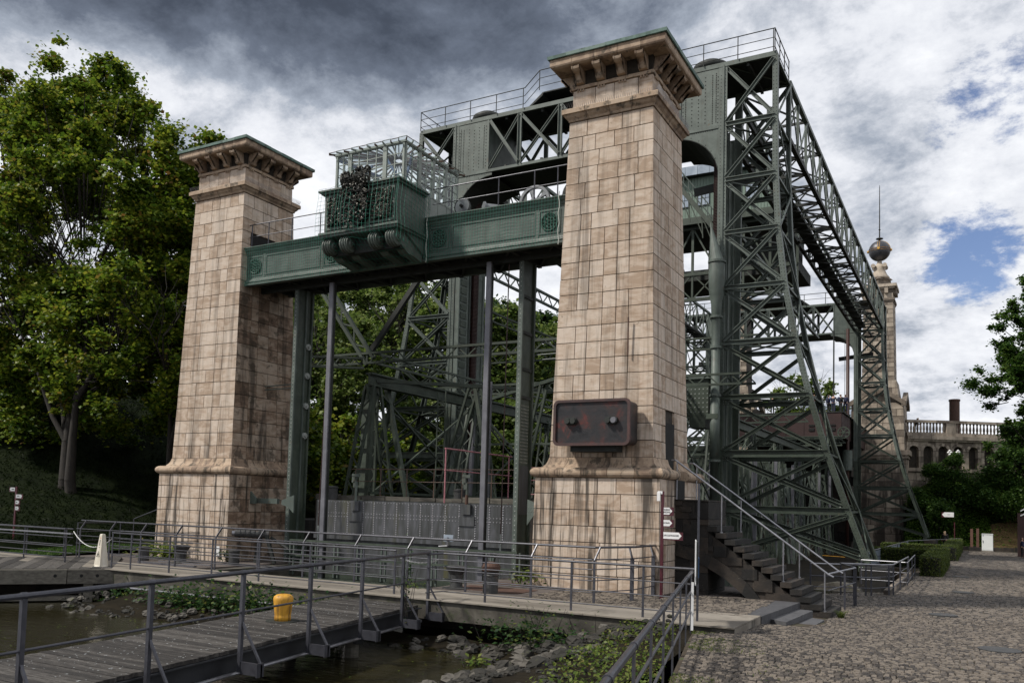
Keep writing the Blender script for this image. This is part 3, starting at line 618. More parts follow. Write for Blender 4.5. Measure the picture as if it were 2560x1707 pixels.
# ------------------------------------------------------------------ the bridge between the towers
BR = thing('tower_bridge', 'grey-green riveted box bridge with rosette panels spanning the two sandstone towers', 'bridge', (-16.4, 22.0, 9.5))
x0, x1, y0, y1, z0, z1 = -22.72, -10.0, 21.2, 23.4, 9.58, 10.93
q = MB(); q.box(x0, x1, y0, y0 + .12, z0 + .1, z1 - .08); q.box(x0, x1, y1 - .12, y1, z0 + .1, z1 - .08); q.box(x0 + .01, x1, y0 + .12, y1 - .12, z1 - .2, z1 - .14); q.build('girder_web', M['paint'], BR)
def mould(name, prof, xa, xb, mat=M['paint']):
    q = MB(); q.extrude(prof, 'x', xa, xb); return q.build(name, mat, BR)
mould('top_moulding', [(y0 + .1, z1 - .26), (y0 - .02, z1 - .26), (y0 - .03, z1 - .22), (y0 - .05, z1 - .20), (y0 - .06, z1 - .14), (y0 - .11, z1 - .10), (y0 - .12, z1 - .04), (y0 - .16, z1 - .03), (y0 - .16, z1), (y0 + .1, z1)], x0, x1)
mould('bottom_moulding', [(y0 + .1, z0 + .24), (y0 - .02, z0 + .24), (y0 - .03, z0 + .20), (y0 - .07, z0 + .18), (y0 - .08, z0 + .12), (y0 - .05, z0 + .09), (y0 - .10, z0 + .06), (y0 - .10, z0), (y0 + .1, z0)], x0, x1)
q = MB(); q.box(x0, x1, y0 - .05, y1 + .05, z1 + .004, z1 + .03); q.build('deck_plate', M['dark'], BR)
# raised frames leaving sunk panels
def panel(xa, xb, za, zb, name='panel_frame', w=.035):
    q = MB(); q.box(xa, xb, y0 - .022, y0, zb - w, zb); q.box(xa, xb, y0 - .022, y0, za, za + w); q.box(xa, xa + w, y0 - .022, y0, za + w, zb - w); q.box(xb - w, xb, y0 - .022, y0, za + w, zb - w); q.build(name, M['paint'], BR)
pz0, pz1 = z0 + .34, z1 - .32
for xa, xb in ((-22.45, -21.75), (-21.62, -19.15), (-19.0, -18.3), (-14.75, -14.05), (-13.93, -11.08), (-10.97, -10.28)): panel(xa, xb, pz0, pz1)
for x in (-22.66, -21.69, -19.07, -14.82, -13.99, -11.02, -10.2):
    q = MB(); q.box(x - .05, x + .05, y0 - .012, y0 + .002, z0 + .24, z1 - .26); q.build('stile', M['paint'], BR)
def rosette(x, z):
    q = MB(); n = 24
    for i in range(n):
        a, b_ = 2 * math.pi * i / n, 2 * math.pi * (i + 1) / n
        q.cyl((x + .26 * math.cos(a), y0 - .03, z + .26 * math.sin(a)), (x + .26 * math.cos(b_), y0 - .03, z + .26 * math.sin(b_)), .022, 5, cap=False)
    for rr, k, s_ in ((.195, 12, .052), (.105, 7, .048), (0, 1, .06)):
        for i in range(k):
            a = 2 * math.pi * i / k; c = V(x + rr * math.cos(a), y0 - .01, z + rr * math.sin(a))
            q.dome(c, (0, -1, 0), s_, 1.3)
    q.cyl((x, y0, z), (x, y0 - .012, z), .25, 24); q.build('rosette', M['relief_g'], BR)
for x in (-22.1, -18.65, -14.4, -10.62): rosette(x, (pz0 + pz1) / 2)
# underside floor beams and bracing
for i in range(9):
    x = x0 + .6 + i * 1.45; q = MB(); q.beam((x, y0 + .1, z0 + .16), (x, y1 - .1, z0 + .16), .12, .26); q.build('floor_beam', M['dark'], BR)
    if i < 8:
        q = MB(); q.beam((x, y0 + .1, z0 + .1), (x + 1.45, y1 - .1, z0 + .1), .07, .07); q.beam((x, y1 - .1, z0 + .11), (x + 1.45, y0 + .1, z0 + .11), .07, .07); q.build('cross_brace', M['dark'], BR)
q = MB(); q.box(x0 + .02, x1, y0 + .13, y1 - .13, z0 + .3, z0 + .34); q.build('soffit', M['dark'], BR); q = MB(); q.box(x0 + .1, x1, y0 + .7, y0 + .82, z0 - .10, z0 + .3); q.build('stringer_beam', M['dark'], BR)
# railings on the bridge deck
def simple_rail(name, label, base, h, rails, posts, r=.022, mat='rail', cat='railing', group=None, rt=None, square=False):
    """base: polyline of Vectors at foot level; rails: heights; posts: parameter list of points"""
    T = thing(name, label, cat, tuple(base[0]), group)
    for i, hh in enumerate(rails):
        q = MB(); q.path([p + V(0, 0, hh) for p in base], (rt or r) if hh == max(rails) else r * .72, 8); q.build('rail', M[mat], T, smooth=False)
    for p in posts:
        q = MB()
        if square: q.box(p.x - r * 1.3, p.x + r * 1.3, p.y - r * 1.3, p.y + r * 1.3, p.z, p.z + h)
        else: q.cyl(p, p + V(0, 0, h), r, 8)
        q.build('post', M[mat], T)
    return T
zb = z1 + .03
simple_rail('bridge_railing', 'thin grey handrail on the bridge deck beside the left tower doorway', [V(-22.6, 21.3, zb), V(-18.2, 21.3, zb)], .85, [.85, .42], [V(x, 21.3, zb) for x in (-22.45, -21.65, -20.57, -19.3)], .02, group='railings on the tower bridge')
simple_rail('bridge_railing', 'thin grey handrail on the bridge deck in front of the winding wheels', [V(-14.75, 21.3, zb), V(-9.9, 21.3, zb)], .93, [.93, .45], [V(x, 21.3, zb) for x in (-14.05, -12.4, -11.2, -10.45)], .02, group='railings on the tower bridge')
simple_rail('bridge_railing', 'thin rusty handrail along the far edge of the bridge deck', [V(-22.3, 23.3, zb), V(-9.9, 23.3, zb)], .85, [.85, .42], [V(-22.2 + k * 1.9, 23.3, zb) for k in range(7)], .018, group='railings on the tower bridge')
# winding gear
def wheel(name, label, x, y, z, r, t, spokes=0, mat='wheel', axis=0.0, group=None):
    T = thing(name, label, 'wheel', (x, y, z), group); n = 28
    def P(a, rr, dy): return V(x + rr * math.cos(a), y + dy, z + rr * math.sin(a))
    if not spokes:
        q = MB(); q.cyl((x, y - t / 2, z), (x, y + t / 2, z), r, 28); q.build('disc', M[mat], T)
        q = MB()
        for i in range(n): q.cyl(P(2 * math.pi * i / n, r, -t / 2), P(2 * math.pi * (i + 1) / n, r, -t / 2), .014, 5, cap=False)
        q.build('rim', M['dark'], T); q = MB(); q.cyl((x, y - t / 2 - .09, z), (x, y - t / 2, z), .05, 10); q.build('hub', M['dark'], T)
    else:
        q = MB()
        for i in range(n):
            a, b_ = 2 * math.pi * i / n, 2 * math.pi * (i + 1) / n
            v = [P(a, r, -t / 2), P(a, r * .84, -t / 2), P(b_, r * .84, -t / 2), P(b_, r, -t / 2), P(a, r, t / 2), P(a, r * .84, t / 2), P(b_, r * .84, t / 2), P(b_, r, t / 2)]
            q.add(v, [(0, 1, 2, 3), (4, 7, 6, 5), (0, 3, 7, 4), (1, 5, 6, 2)])
        q.build('rim', M[mat], T)
        for i in range(spokes):
            a = 2 * math.pi * i / spokes + axis; q = MB(); w0, w1 = .2 * r, .32 * r
            ca, sa = math.cos(a), math.sin(a); v = []
            for dy in (-t * .3, t * .3):
                for rr, w in ((r * .15, w0), (r * .5, w0 * .55), (r * .87, w1)):
                    for e in (-1, 1): v.append((x + rr * ca - e * w / 2 * sa, y + dy, z + rr * sa + e * w / 2 * ca))
            q.add(v, [(0, 1, 3, 2), (2, 3, 5, 4), (6, 8, 9, 7), (8, 10, 11, 9), (0, 2, 8, 6), (2, 4, 10, 8), (1, 7, 9, 3), (3, 9, 11, 5)]); q.build('spoke', M[mat], T)
        q = MB(); q.cyl((x, y - t, z), (x, y + t, z), r * .2, 12); q.build('hub', M[mat], T)
    return T
wheel('brake_disc', 'plain grey disc wheel standing upright on the bridge deck beside the glazed cabin', -13.95, 21.75, 11.38, .27, .05)
q = MB()
wheel('cable_pulley', 'large grey spoked pulley wheel on the bridge deck behind the handrail', -11.7, 22.3, 11.35, .52, .12, 5, axis=.6)
wheel('cable_pulley', 'dark spoked pulley wheel beside the right tower top of the bridge', -10.45, 22.7, 11.55, .5, .14, 5, 'dark')
wheel('gear_wheel', 'dark iron ring wheel lying upright on the bridge deck left of the netted box', -19.25, 22.3, 11.12, .36, .16, 4, 'dark')
dr = thing('winch_drum', 'grey winch drum with a knobbly shaft on the bridge deck', 'winch', (-13.2, 22, 11.2))
q = MB(); q.cyl((-13.25, 21.9, 11.22), (-12.6, 22.5, 11.22), .2, 20); q.cyl((-13.27, 21.88, 11.22), (-13.24, 21.91, 11.22), .25, 22); q.build('drum', M['wheel'], dr)
q = MB(); [q.cyl((-13.72 + .1 * i, 21.72, 11.08), (-13.66 + .1 * i, 21.72, 11.08), .07 + .03 * (i % 2), 10) for i in range(5)]; q.cyl((-13.75, 21.72, 11.08), (-13.2, 21.72, 11.08), .035, 8); q.build('shaft', M['dark'], dr)

# ------------------------------------------------------------------ ornamental box below the cabin
OB = thing('ornamental_box', 'green box front with carved dark reliefs and scroll feet hanging on the bridge under netting', 'ornament', (-16.2, 19.9, 10))
bx0, bx1, by0, by1 = -17.62, -14.85, 19.62, 21.04
q = MB(); q.add([(bx0, by0, 10.42), (bx1, by0, 10.42), (bx1, by0, 11.62), (bx0, by0, 11.62), (bx0, by1, 9.75), (bx1, by1, 9.75), (bx1, by1, 11.62), (bx0, by1, 11.62)], [(0, 1, 2, 3), (1, 5, 6, 2), (0, 3, 7, 4), (0, 4, 5, 1), (3, 2, 6, 7), (4, 7, 6, 5)]); q.build('body', M['paint'], OB)
def obm(name, y, z, d, h, xa=bx0, xb=bx1): q = MB(); q.box(xa - d, xb + d, y - d, by1, z, z + h); q.build(name, M['paint'], OB)
obm('top_ledge', by0, 11.62, .16, .05); obm('top_ledge', by0, 11.56, .09, .057); obm('base_ledge', by0, 10.28, .12, .07); obm('base_ledge', by0, 10.21, .07, .068)
def frame(xa, xb, za, zb_, y, w=.08, d=.05):
    q = MB(); q.box(xa - w, xb + w, y - d, y, zb_, zb_ + w); q.box(xa - w, xb + w, y - d, y, za - w, za); q.box(xa - w, xa, y - d, y, za, zb_); q.box(xb, xb + w, y - d, y, za, zb_); q.build('relief_frame', M['paint'], OB)
frame(-17.45, -16.75, 10.50, 11.42, by0 - .005); frame(-15.75, -15.0, 10.50, 11.42, by0 - .005)
def curls(name, xa, xb, za, zb_, y, n, seed, mat='relief', parent=OB):
    """carved foliage: many hooked leaf scrolls in relief"""
    rs = random.Random(seed); groups = max(1, n // 24)
    for g_ in range(groups):
        q = MB()
        for k in range(n // groups):
            cx_, cz_ = rs.uniform(xa, xb), rs.uniform(za, zb_); r = rs.uniform(.05, .13); a0 = rs.uniform(0, 6.28); tr = rs.choice((-1, 1)); pts = []
            for i in range(8):
                a = a0 + tr * i * .75; rr = r * (1 - i * .1); pts.append(V(cx_ + rr * math.cos(a), y - .03 - .08 * math.sin(i / 7 * math.pi) - rs.uniform(0, .03), cz_ + rr * math.sin(a)))
            for i, (a, b_) in enumerate(zip(pts, pts[1:])): q.cyl(a, b_, .036 * (1 - i * .09), 5, .036 * (1 - (i + 1) * .09), cap=False)
        q.build(name, M[mat], parent)
for xa_, xb_ in ((-17.45, -16.75), (-15.75, -15.0)): q = MB(); q.box(xa_, xb_, by0 - .02, by0, 10.5, 11.42); q.build('relief_ground', M['relief'], OB)
curls('carved_foliage', -17.40, -16.80, 10.56, 11.38, by0, 120, 3); curls('carved_foliage', -15.70, -15.05, 10.56, 11.38, by0, 130, 4)
# central crest: shield, plumes rising over the ledge
q = MB(); q.extrude([(-16.55, 10.6), (-16.2, 10.38), (-15.9, 10.6), (-15.85, 11.3), (-16.0, 11.7), (-16.45, 11.75), (-16.6, 11.3)], 'y', by0 - .16, by0); q.build('crest_shield', M['relief'], OB)
curls('carved_foliage', -16.75, -15.8, 10.5, 12.1, by0 - .16, 190, 9)
q = MB(); rs = random.Random(5)
for k in range(34):
    a = rs.uniform(-.55, .5); L_ = rs.uniform(.15, .62); b0 = V(-16.38 + a * .5, by0 - .12, 11.5); tip = b0 + V(math.sin(a) * L_ * .7, -.06, L_); mid = (b0 + tip) / 2 + V(0, -.10, .03)
    q.cyl(b0, mid, .075, 6, .085, cap=False); q.cyl(mid, tip, .085, 6, .03)
q.build('crest_plume', M['relief'], OB)
q = MB(); q.cyl((-15.82, by0 - .12, 11.1), (-15.82, by0 - .12, 11.95), .03, 8); q.lathe((-15.82, by0 - .12, 11.95), [(.03, 0), (.05, .03), (.03, .07)], 8); q.build('crest_staff', M['relief'], OB)
# scroll feet
for x in (-17.5, -16.82, -15.72, -15.08):
    sc = MB(); n = 20; w = .15
    for i in range(14): pass
    prof = []
    for i in range(19):
        a = math.pi * .5 + i / 18 * math.pi * 1.25; prof.append((by0 + .20 + .24 * math.cos(a), 9.98 + .24 * math.sin(a)))
    prof += [(by0 + .7, 9.64), (by0 + 1.1, 9.60), (by1 + .02, 9.55), (by1 + .02, 10.2), (by0 + .2, 10.2)]
    sc.extrude(prof, 'x', x - w, x + w)
    for e in (-.09, 0, .09):
        pts = [V(x + e, p[0] - .012 * math.cos(0), p[1]) for p in prof[:18]]
        pts = [V(x + e, by0 + .2 + .252 * math.cos(math.pi * .5 + i / 18 * math.pi * 1.25), 9.98 + .252 * math.sin(math.pi * .5 + i / 18 * math.pi * 1.25)) for i in range(19)]
        sc.path(pts, .02, 5)
    s_ = sc.build('scroll_foot', M['paint'], OB)
    for e in (-1, 1):
        q = MB(); q.cyl((x + e * w, by0 + .2, 9.98), (x + e * (w + .04), by0 + .2, 9.98), .14, 16, .11); q.cyl((x + e * (w + .03), by0 + .2, 9.98), (x + e * (w + .08), by0 + .2, 9.98), .05, 10); q.build('scroll_boss', M['paint'], s_)
q = MB(); q.box(bx0 + .1, bx1 - .1, by0 + .35, by1, 9.72, 10.2); q.build('belly', M['dark'], OB)
# ------------------------------------------------------------------ glazed cabin
CB = thing('glazed_cabin', 'glass walled control cabin with pale ribs standing above the ornamental box', 'cabin', (-16.3, 21.4, 11.7))
gx0, gx1, gy0, gy1, gz0, gz1 = -17.55, -14.92, 20.0, 22.9, 11.68, 12.92
q = MB(); q.box(gx1 - .02, gx1 + .02, by1, gy1, 10.96, 11.70); q.box(gx0 - .02, gx0 + .02, by1, gy1, 10.96, 11.70); q.box(gx0, gx1, gy1 - .02, gy1 + .02, 10.96, 11.9); q.build('wall_panel', M['cabgrey'], CB)
q = MB(); [q.box(gx1 + .02, gx1 + .035, y - .012, y + .012, 10.97, 11.69) for y in (21.3, 21.8, 22.3, 22.85)]; q.build('panel_strip', M['cabgrey'], CB)
def win(pa, pb, za, zb_, nx, nz, outward):
    """a glazed bay between two floor points"""
    pa, pb = V(*pa, 0), V(*pb, 0); d = (pb - pa); q = MB(); w = .028
    for i in range(nx + 1):
        p = pa + d * (i / nx) + d.normalized() * (.035 if i == 0 else (-.035 if i == nx else 0)); ww = .068 if i in (0, nx) else w + .004; q.beam(p + V(0, 0, za), p + V(0, 0, zb_), ww, ww, up=tuple(d.normalized()))
    for j in range(nz + 1):
        z = lerp(za, zb_, j / nz); ww = .06 if j in (0, nz) else w - .004; q.beam(pa + V(0, 0, z) + d.normalized() * .06, pb + V(0, 0, z) - d.normalized() * .06, ww, ww)
    f = q.build('window', M['cabgrey'], CB)
    for i in range(nx):
        for j in range(nz):
            a, b_ = pa + d * (i / nx), pa + d * ((i + 1) / nx); z_a, z_b = lerp(za, zb_, j / nz), lerp(za, zb_, (j + 1) / nz)
            g_ = MB(); g_.add([(a.x, a.y, z_a), (b_.x, b_.y, z_a), (b_.x, b_.y, z_b), (a.x, a.y, z_b)], [(0, 1, 2, 3)]); g_.build('pane', M['glass'], f, fix=False)
fx = [gx0, -17.0, -15.65, gx1]
for a, b_, n_ in ((0, 1, 2), (1, 2, 4), (2, 3, 2)): win((fx[a], gy0), (fx[b_], gy0), gz0, gz1, n_, 4, 0); win((fx[a], gy1), (fx[b_], gy1), 11.9, gz1, n_, 3, 0)
fy = [gy0, 20.75, 21.5, 22.2, gy1]
for a, b_ in zip(fy, fy[1:]): win((gx1, a), (gx1, b_), gz0, gz1, 2, 4, 1); win((gx0, a), (gx0, b_), gz0, gz1, 2, 4, 1)
for bxs in ((gx0 - .05, gx1 + .05, gy0 - .05, gy0 + .04), (gx0 - .05, gx1 + .05, gy1 - .04, gy1 + .05), (gx0 - .05, gx0 + .04, gy0 + .04, gy1 - .04), (gx1 - .04, gx1 + .05, gy0 + .04, gy1 - .04)): q = MB(); q.box(*bxs, gz1, gz1 + .06); q.build('eaves_plate', M['cabgrey'], CB)
# roof: shallow glazed hip of overlapping panes on ribs
cxm, cym = (gx0 + gx1) / 2, (gy0 + gy1) / 2
def roofpt(u, v):  # u,v in -1..1
    h = gz1 + .07 + .16 * (1 - max(abs(u), abs(v))); return V(cxm + u * (gx1 - gx0 + .36) / 2, cym + v * (gy1 - gy0 + .36) / 2, h)
for k in range(10):
    a, b_ = -1 + k * .2, -1 + (k + 1) * .2
    for side in range(4):
        q = MB(); c = [(a, -1), (b_, -1), (b_ * .1, -.1), (a * .1, -.1)]
        c = [{0: (u, v), 1: (-v, u), 2: (-u, -v), 3: (v, -u)}[side] for u, v in c]; pts = [roofpt(u, v) + V(0, 0, .012 * (k % 2)) for u, v in c]
        q.add(pts, [(0, 1, 2, 3)]); q.build('roof_pane', M['glass'], CB, fix=False)
        q = MB(); q.beam(pts[0] + V(0, 0, -.03), pts[3] + V(0, 0, -.03), .03, .05); q.cyl(pts[0] + V(0, 0, .01), pts[1] + V(0, 0, .01), .012, 5); q.build('roof_rib', M['cabgrey'] if k % 2 else M['rust'], CB)
for a, b_ in (((-17.5, 20.05, 12.8), (-15.6, 22.5, 12.2)), ((-15.0, 20.1, 12.75), (-16.9, 22.6, 12.3)), ((-17.5, 20.6, 12.0), (-16.6, 20.6, 12.7)), ((-15.3, 20.5, 11.8), (-16.0, 20.5, 12.8)), ((-15.3, 20.5, 11.8), (-15.0, 20.5, 12.8))):
    q = MB(); q.beam(a, b_, .05, .07); q.build('inner_strut', M['blue'], CB)
q = MB(); q.box(gx0 + .05, gx1 - .05, by1 + .05, gy1 - .05, 11.0, 11.04); q.build('floor', M['dark'], CB)
# ------------------------------------------------------------------ safety net
NT = thing('safety_net', 'fine green bird net stretched over the bridge front and draped round the ornamental box', 'net', (-16.4, 21.0, 9.6))
rs = random.Random(11)
def net_surface(P, nu, nv, name, r=.0038):
    q = MB()
    for i in range(nu + 1):
        pts = [P(i / nu, j / nv) for j in range(nv + 1)]
        for a, b_ in zip(pts, pts[1:]):
            q.cyl(a, b_, r, 3, cap=False)
    for j in range(nv + 1):
        pts = [P(i / nu, j / nv) for i in range(nu + 1)]
        for a, b_ in zip(pts, pts[1:]): q.cyl(a, b_, r, 3, cap=False)
    return q.build(name, M['net'], NT, fix=False, kind='stuff')
net_surface(lambda u, v: V(lerp(-22.7, -17.75, u), 21.0 - .02 * math.sin(u * 31) * v, lerp(9.56, 10.9, v) + .006 * math.sin(u * 60)), 52, 14, 'net_panel')
net_surface(lambda u, v: V(lerp(-14.75, -10.22, u), 21.0 - .02 * math.sin(u * 31) * v, lerp(9.56, 10.9, v) + .006 * math.sin(u * 60)), 48, 14, 'net_panel')
def drape(u, v):
    # v 0 at the bottom behind the feet, 1 at the top over the crest
    x = lerp(-17.74, -14.72, u); top = 11.70 + .55 * math.exp(-((u - .40) / .13) ** 2)
    z = lerp(9.45, top, v); sag = .10 + .10 * math.exp(-((u - .42) / .12) ** 2)
    y = by0 - .17 - sag * math.sin(min(1, v * 1.1) * math.pi) - .03 * math.sin(u * 21)
    if v < .30: y = lerp(20.75, y, (v / .30) ** .7)
    return V(x, y, z - .05 * math.sin(u * math.pi) * v)
net_surface(drape, 20, 17, 'net_drape', .0042)
net_surface(lambda u, v: V(-14.7 + .03 * math.sin(v * 9), lerp(by0 - .2, 21.05, u), lerp(lerp(9.85, 9.5, u), lerp(11.75, 11.55, u), v)) + V(.10 * math.sin(u * math.pi), 0, 0), 11, 15, 'net_side', .0045)
q = MB()
for x_, a, b_ in ((-22.72, 9.55, 10.95), (-10.24, 9.5, 11.02), (-14.72, 9.5, 11.55)):
    pts = [V(x_ + .02 * math.sin(k * 1.9), 20.98, lerp(a, b_, k / 10)) for k in range(11)]; q.path(pts, .014, 5)
q.build('edge_rope', M['rope'], NT)

# ------------------------------------------------------------------ lock gate frame
def rivet_rows(q, pts, nrm, r=.018): [q.dome(p, nrm, r) for p in pts]
GF = thing('gate_guide_tower', 'tall green riveted posts and grey guide columns standing under the bridge at the lock gate', 'gate frame', (-16.4, 22, 0))
for sx in (-20.92, -11.98):
    left = sx < -15
    q = MB(); q.box(sx, sx + .15, 21.95, 22.02, -.9, 9.55); q.build('flange', M['paint'], GF)
    q = MB(); q.box(sx, sx + .17, 22.68, 22.76, -.9, 9.55); q.build('flange', M['paint_shade'], GF)
    q = MB(); q.box(sx + .03, sx + .10, 22.02, 22.68, -.9, 9.55); q.build('web', M['paint_shade'], GF)
    q = MB(); q.box(sx + .10, sx + .15, 22.40, 22.46, -.9, 9.55) if left else None
    if left: q.build('web_stiffener', M['paint'], GF)
    q = MB(); rivet_rows(q, [(sx + .075, 21.95, z * .14 - .8) for z in range(74)], (0, -1, 0), .020); q.build('rivet_row', M['rivet_l'], GF, kind='stuff')
    if left:
        for z in (7.55, 6.52, 5.45, 4.4):
            q = MB(); q.cyl((sx + .10, 22.55, z), (sx + .20, 22.55, z), .11, 16); q.cyl((sx + .20, 22.55, z), (sx + .25, 22.55, z), .055, 10); q.build('roller_boss', M['rivet_l'], GF)
    else:
        for z in (8.4, 7.3, 6.2, 5.35):
            q = MB(); q.box(sx + .10, sx + .14, 22.02, 22.68, z, z + .09); q.build('band_plate', M['dark'], GF)
        q = MB(); rivet_rows(q, [(sx + .10, 22.06 + .085 * i, 3.45 + .10 * j) for i in range(7) for j in range(18)], (1, 0, 0), .022); q.build('rivet_row', M['rivet_l'], GF, kind='stuff')
        q = MB(); q.box(sx + .10, sx + .12, 22.04, 22.66, 1.9, 3.35); q.build('cover_plate', M['gate'], GF)
for x in (-19.06, -12.90):
    q = MB(); q.box(x - .08, x + .08, 21.7, 21.76, -.9, 9.5); q.build('guide_column', M['guide'], GF); q = MB(); q.box(x + .0, x + .07, 21.76, 21.9, -.9, 9.5); q.build('guide_column', M['dark'], GF)
q = MB(); q.cyl((-19.55, 22.1, 1.3), (-19.42, 22.1, 9.5), .018, 6); q.cyl((-12.45, 22.1, 1.3), (-12.42, 22.1, 9.5), .018, 6); q.build('chain_rod', M['spindle'], GF)
q = MB(); q.cyl((-19.55, 22.1, -.2), (-19.55, 22.1, 1.3), .03, 6); q.cyl((-12.45, 22.1, -.2), (-12.45, 22.1, 1.3), .03, 6); q.build('chain_rod', M['rivet_l'], GF)
for z, xa, xb in ((5.95, -11.5, -9.9), (5.8, -11.3, -9.9)):
    q = MB(); q.cyl((xa, 22.3, z + .72), (xb, 22.3, z + .75), .018, 8); q.build('tie_rod', M['paint'], GF)
for z in (5.22, 5.35):
    q = MB(); q.cyl((-22.6, 22.2, z + .82), (-20.9, 22.2, z + .85), .020, 8); q.build('tie_rod', M['paint'], GF)
# strut brackets from towers to posts
def bracket_strut(xa, xb, y, z):
    q = MB(); q.box(xa, xb, y, y + .12, z - .09, z + .09); q.build('strut_bar', M['paint'], GF)
bracket_strut(-22.25, -20.9, 21.5, 2.08); bracket_strut(-11.45, -10.45, 21.9, 2.1)
q = MB(); q.extrude([(-22.35, 1.97), (-21.8, 1.97), (-21.8, 2.17), (-22.32, 2.62), (-22.35, 2.62)], 'y', 21.4, 21.46); q.extrude([(-20.6, 2.12), (-20.05, 2.3), (-20.05, 1.7), (-20.3, 1.9), (-20.6, 1.97)], 'y', 21.4, 21.46)
rivet_rows(q, [(-22.3, 21.4, 2.0 + .12 * i) for i in range(5)] + [(-22.2 + .12 * i, 21.4, 2.0 + .1 * j) for i in range(3) for j in range(2)], (0, -1, 0), .02); q.build('gusset', M['paint'], GF)
q = MB(); q.extrude([(-11.45, 2.35), (-11.2, 2.25), (-11.15, 2.0), (-11.45, 1.6)], 'y', 21.85, 21.9); rivet_rows(q, [(-11.4 + .08 * i, 21.85, 2.0 + .12 * j) for i in range(3) for j in range(2)], (0, -1, 0), .018); q.build('gusset', M['paint'], GF)
# ------------------------------------------------------------------ the gate
GT = thing('lock_gate', 'grey riveted steel lift gate closed between the green posts', 'lock gate', (-16.4, 22.6, -1))
q = MB(); q.box(-20.1, -12.0, 22.6, 22.9, -.9, 2.18); q.build('gate_core', M['gate'], GT)
xs_ = [-20.1, -19.75, -19.2, -18.66, -18.0, -17.55, -17.1, -16.62, -16.15, -15.67, -15.2, -14.72, -14.2, -13.6, -13.1, -12.62, -12.0]
for a, b_ in zip(xs_, xs_[1:]):
    q = MB(); q.box(a + .002, b_ - .002, 22.585 + .004 * rnd.random(), 22.60, 1.0, 2.18); q.build('gate_panel', M['gate'], GT)
q = MB()
for a in xs_[1:-1]: rivet_rows(q, [(a - .04, 22.585, 1.1 + .075 * k) for k in range(14)], (0, -1, 0), .028)
for z in (1.62, 1.74): rivet_rows(q, [(-20.0 + .115 * k, 22.585, z) for k in range(69)], (0, -1, 0), .022)
rivet_rows(q, [(-20.0 + .115 * k, 22.585, 2.12) for k in range(69)], (0, -1, 0), .019)
for z in (.98, 1.05): rivet_rows(q, [(-20.0 + .075 * k + (z > 1) * .03, 22.58, z) for k in range(105)], (0, -1, 0), .019)
q.build('rivet_rows', M['guide'], GT, kind='stuff')
q = MB(); q.box(-20.1, -12.0, 22.50, 22.60, .86, 1.02); q.build('sill_strip', M['gate'], GT)
for x in (-18.35, -13.95):
    q = MB(); q.box(x - .28, x + .28, 22.55, 22.585, 1.48, 1.78); q.build('lug_plate', M['gate'], GT); q = MB(); q.box(x - .16, x + .16, 22.5, 22.585, 1.84, 2.16); q.build('lug_plate', M['gate'], GT)
    h = MB(); h.cyl((x, 22.55, 2.15), (x, 22.55, 2.65), .045, 8); h.box(x - .1, x + .02, 22.5, 22.6, 2.62, 2.82); h.box(x - .16, x - .04, 22.5, 22.6, 2.78, 3.0); h.box(x - .16, x + .12, 22.5, 22.6, 2.98, 3.08); h.build('lifting_hook', M['paint'], GT)
    if x > -15: q = MB(); q.cyl((x, 22.54, 2.15), (x, 22.54, 2.45), .05, 8); q.build('hook_pin', M['rust'], GT)
# lower gate machinery: green frames in front of the gate foot
GM = thing('gate_carriage', 'green framed carriage with upright bars in front of the foot of the lock gate', 'machine frame', (-16.4, 21.8, 0))
for z in (.80, .30, -.15): q = MB(); q.beam((-20.3, 21.6, z), (-11.6, 21.6, z), .06, .06); q.build('frame_bar', M['paint_shade'], GM)
for k in range(10): x = -20.3 + k * .96; q = MB(); q.beam((x, 21.6, -.35), (x, 21.6, .82), .05, .05); q.beam((x + .12, 21.65, -.35), (x + .12, 21.65, .80), .05, .05); q.build('frame_post', M['paint'], GM)
q = MB(); q.box(-20.1, -12, 22.1, 22.5, -.45, -.25); q.box(-20.1, -12, 21.5, 21.9, -.62, -.42); q.build('walk_plate', M['paint_shade'], GM)
q = MB(); q.box(-20.1, -12, 19.2, 19.4, -.9, -.7); q.box(-20.1, -12, 20.4, 20.6, -.8, -.6); q.build('fender_beam', M['hull'], GM)
for x in (-19.9, -12.6):
    q = MB(); q.beam((x, 21.7, -.2), (x + .18, 21.7, .75), .10, .12); q.build('latch_arm', M['paint'], GM)
cyl_ = thing('hydraulic_ram', 'dark ribbed metal cylinder on a stand at the foot of the left tower', 'machine', (-21, 20.8, 0))
q = MB(); q.cyl((-21.75, 20.5, .98), (-20.9, 21.2, .95), .13, 14)
for k in range(6): p = V(-21.65 + .12 * k, 20.58 + .1 * k, .975); q.cyl(p, p + V(.035, .03, 0), .155, 14)
q.build('cylinder', M['castiron'], cyl_); q = MB(); q.cyl((-21.82, 20.44, .98), (-21.75, 20.5, .98), .09, 12); q.build('end_cap', M['galv'], cyl_)
q = MB(); q.beam((-21.2, 20.95, 0), (-21.1, 21.0, .85), .12, .12); q.beam((-20.6, 21.2, 0), (-20.9, 21.1, .9), .1, .1); q.cyl((-20.9, 21.3, .85), (-20.2, 21.4, .5), .05, 8); q.build('stand', M['dark'], cyl_)
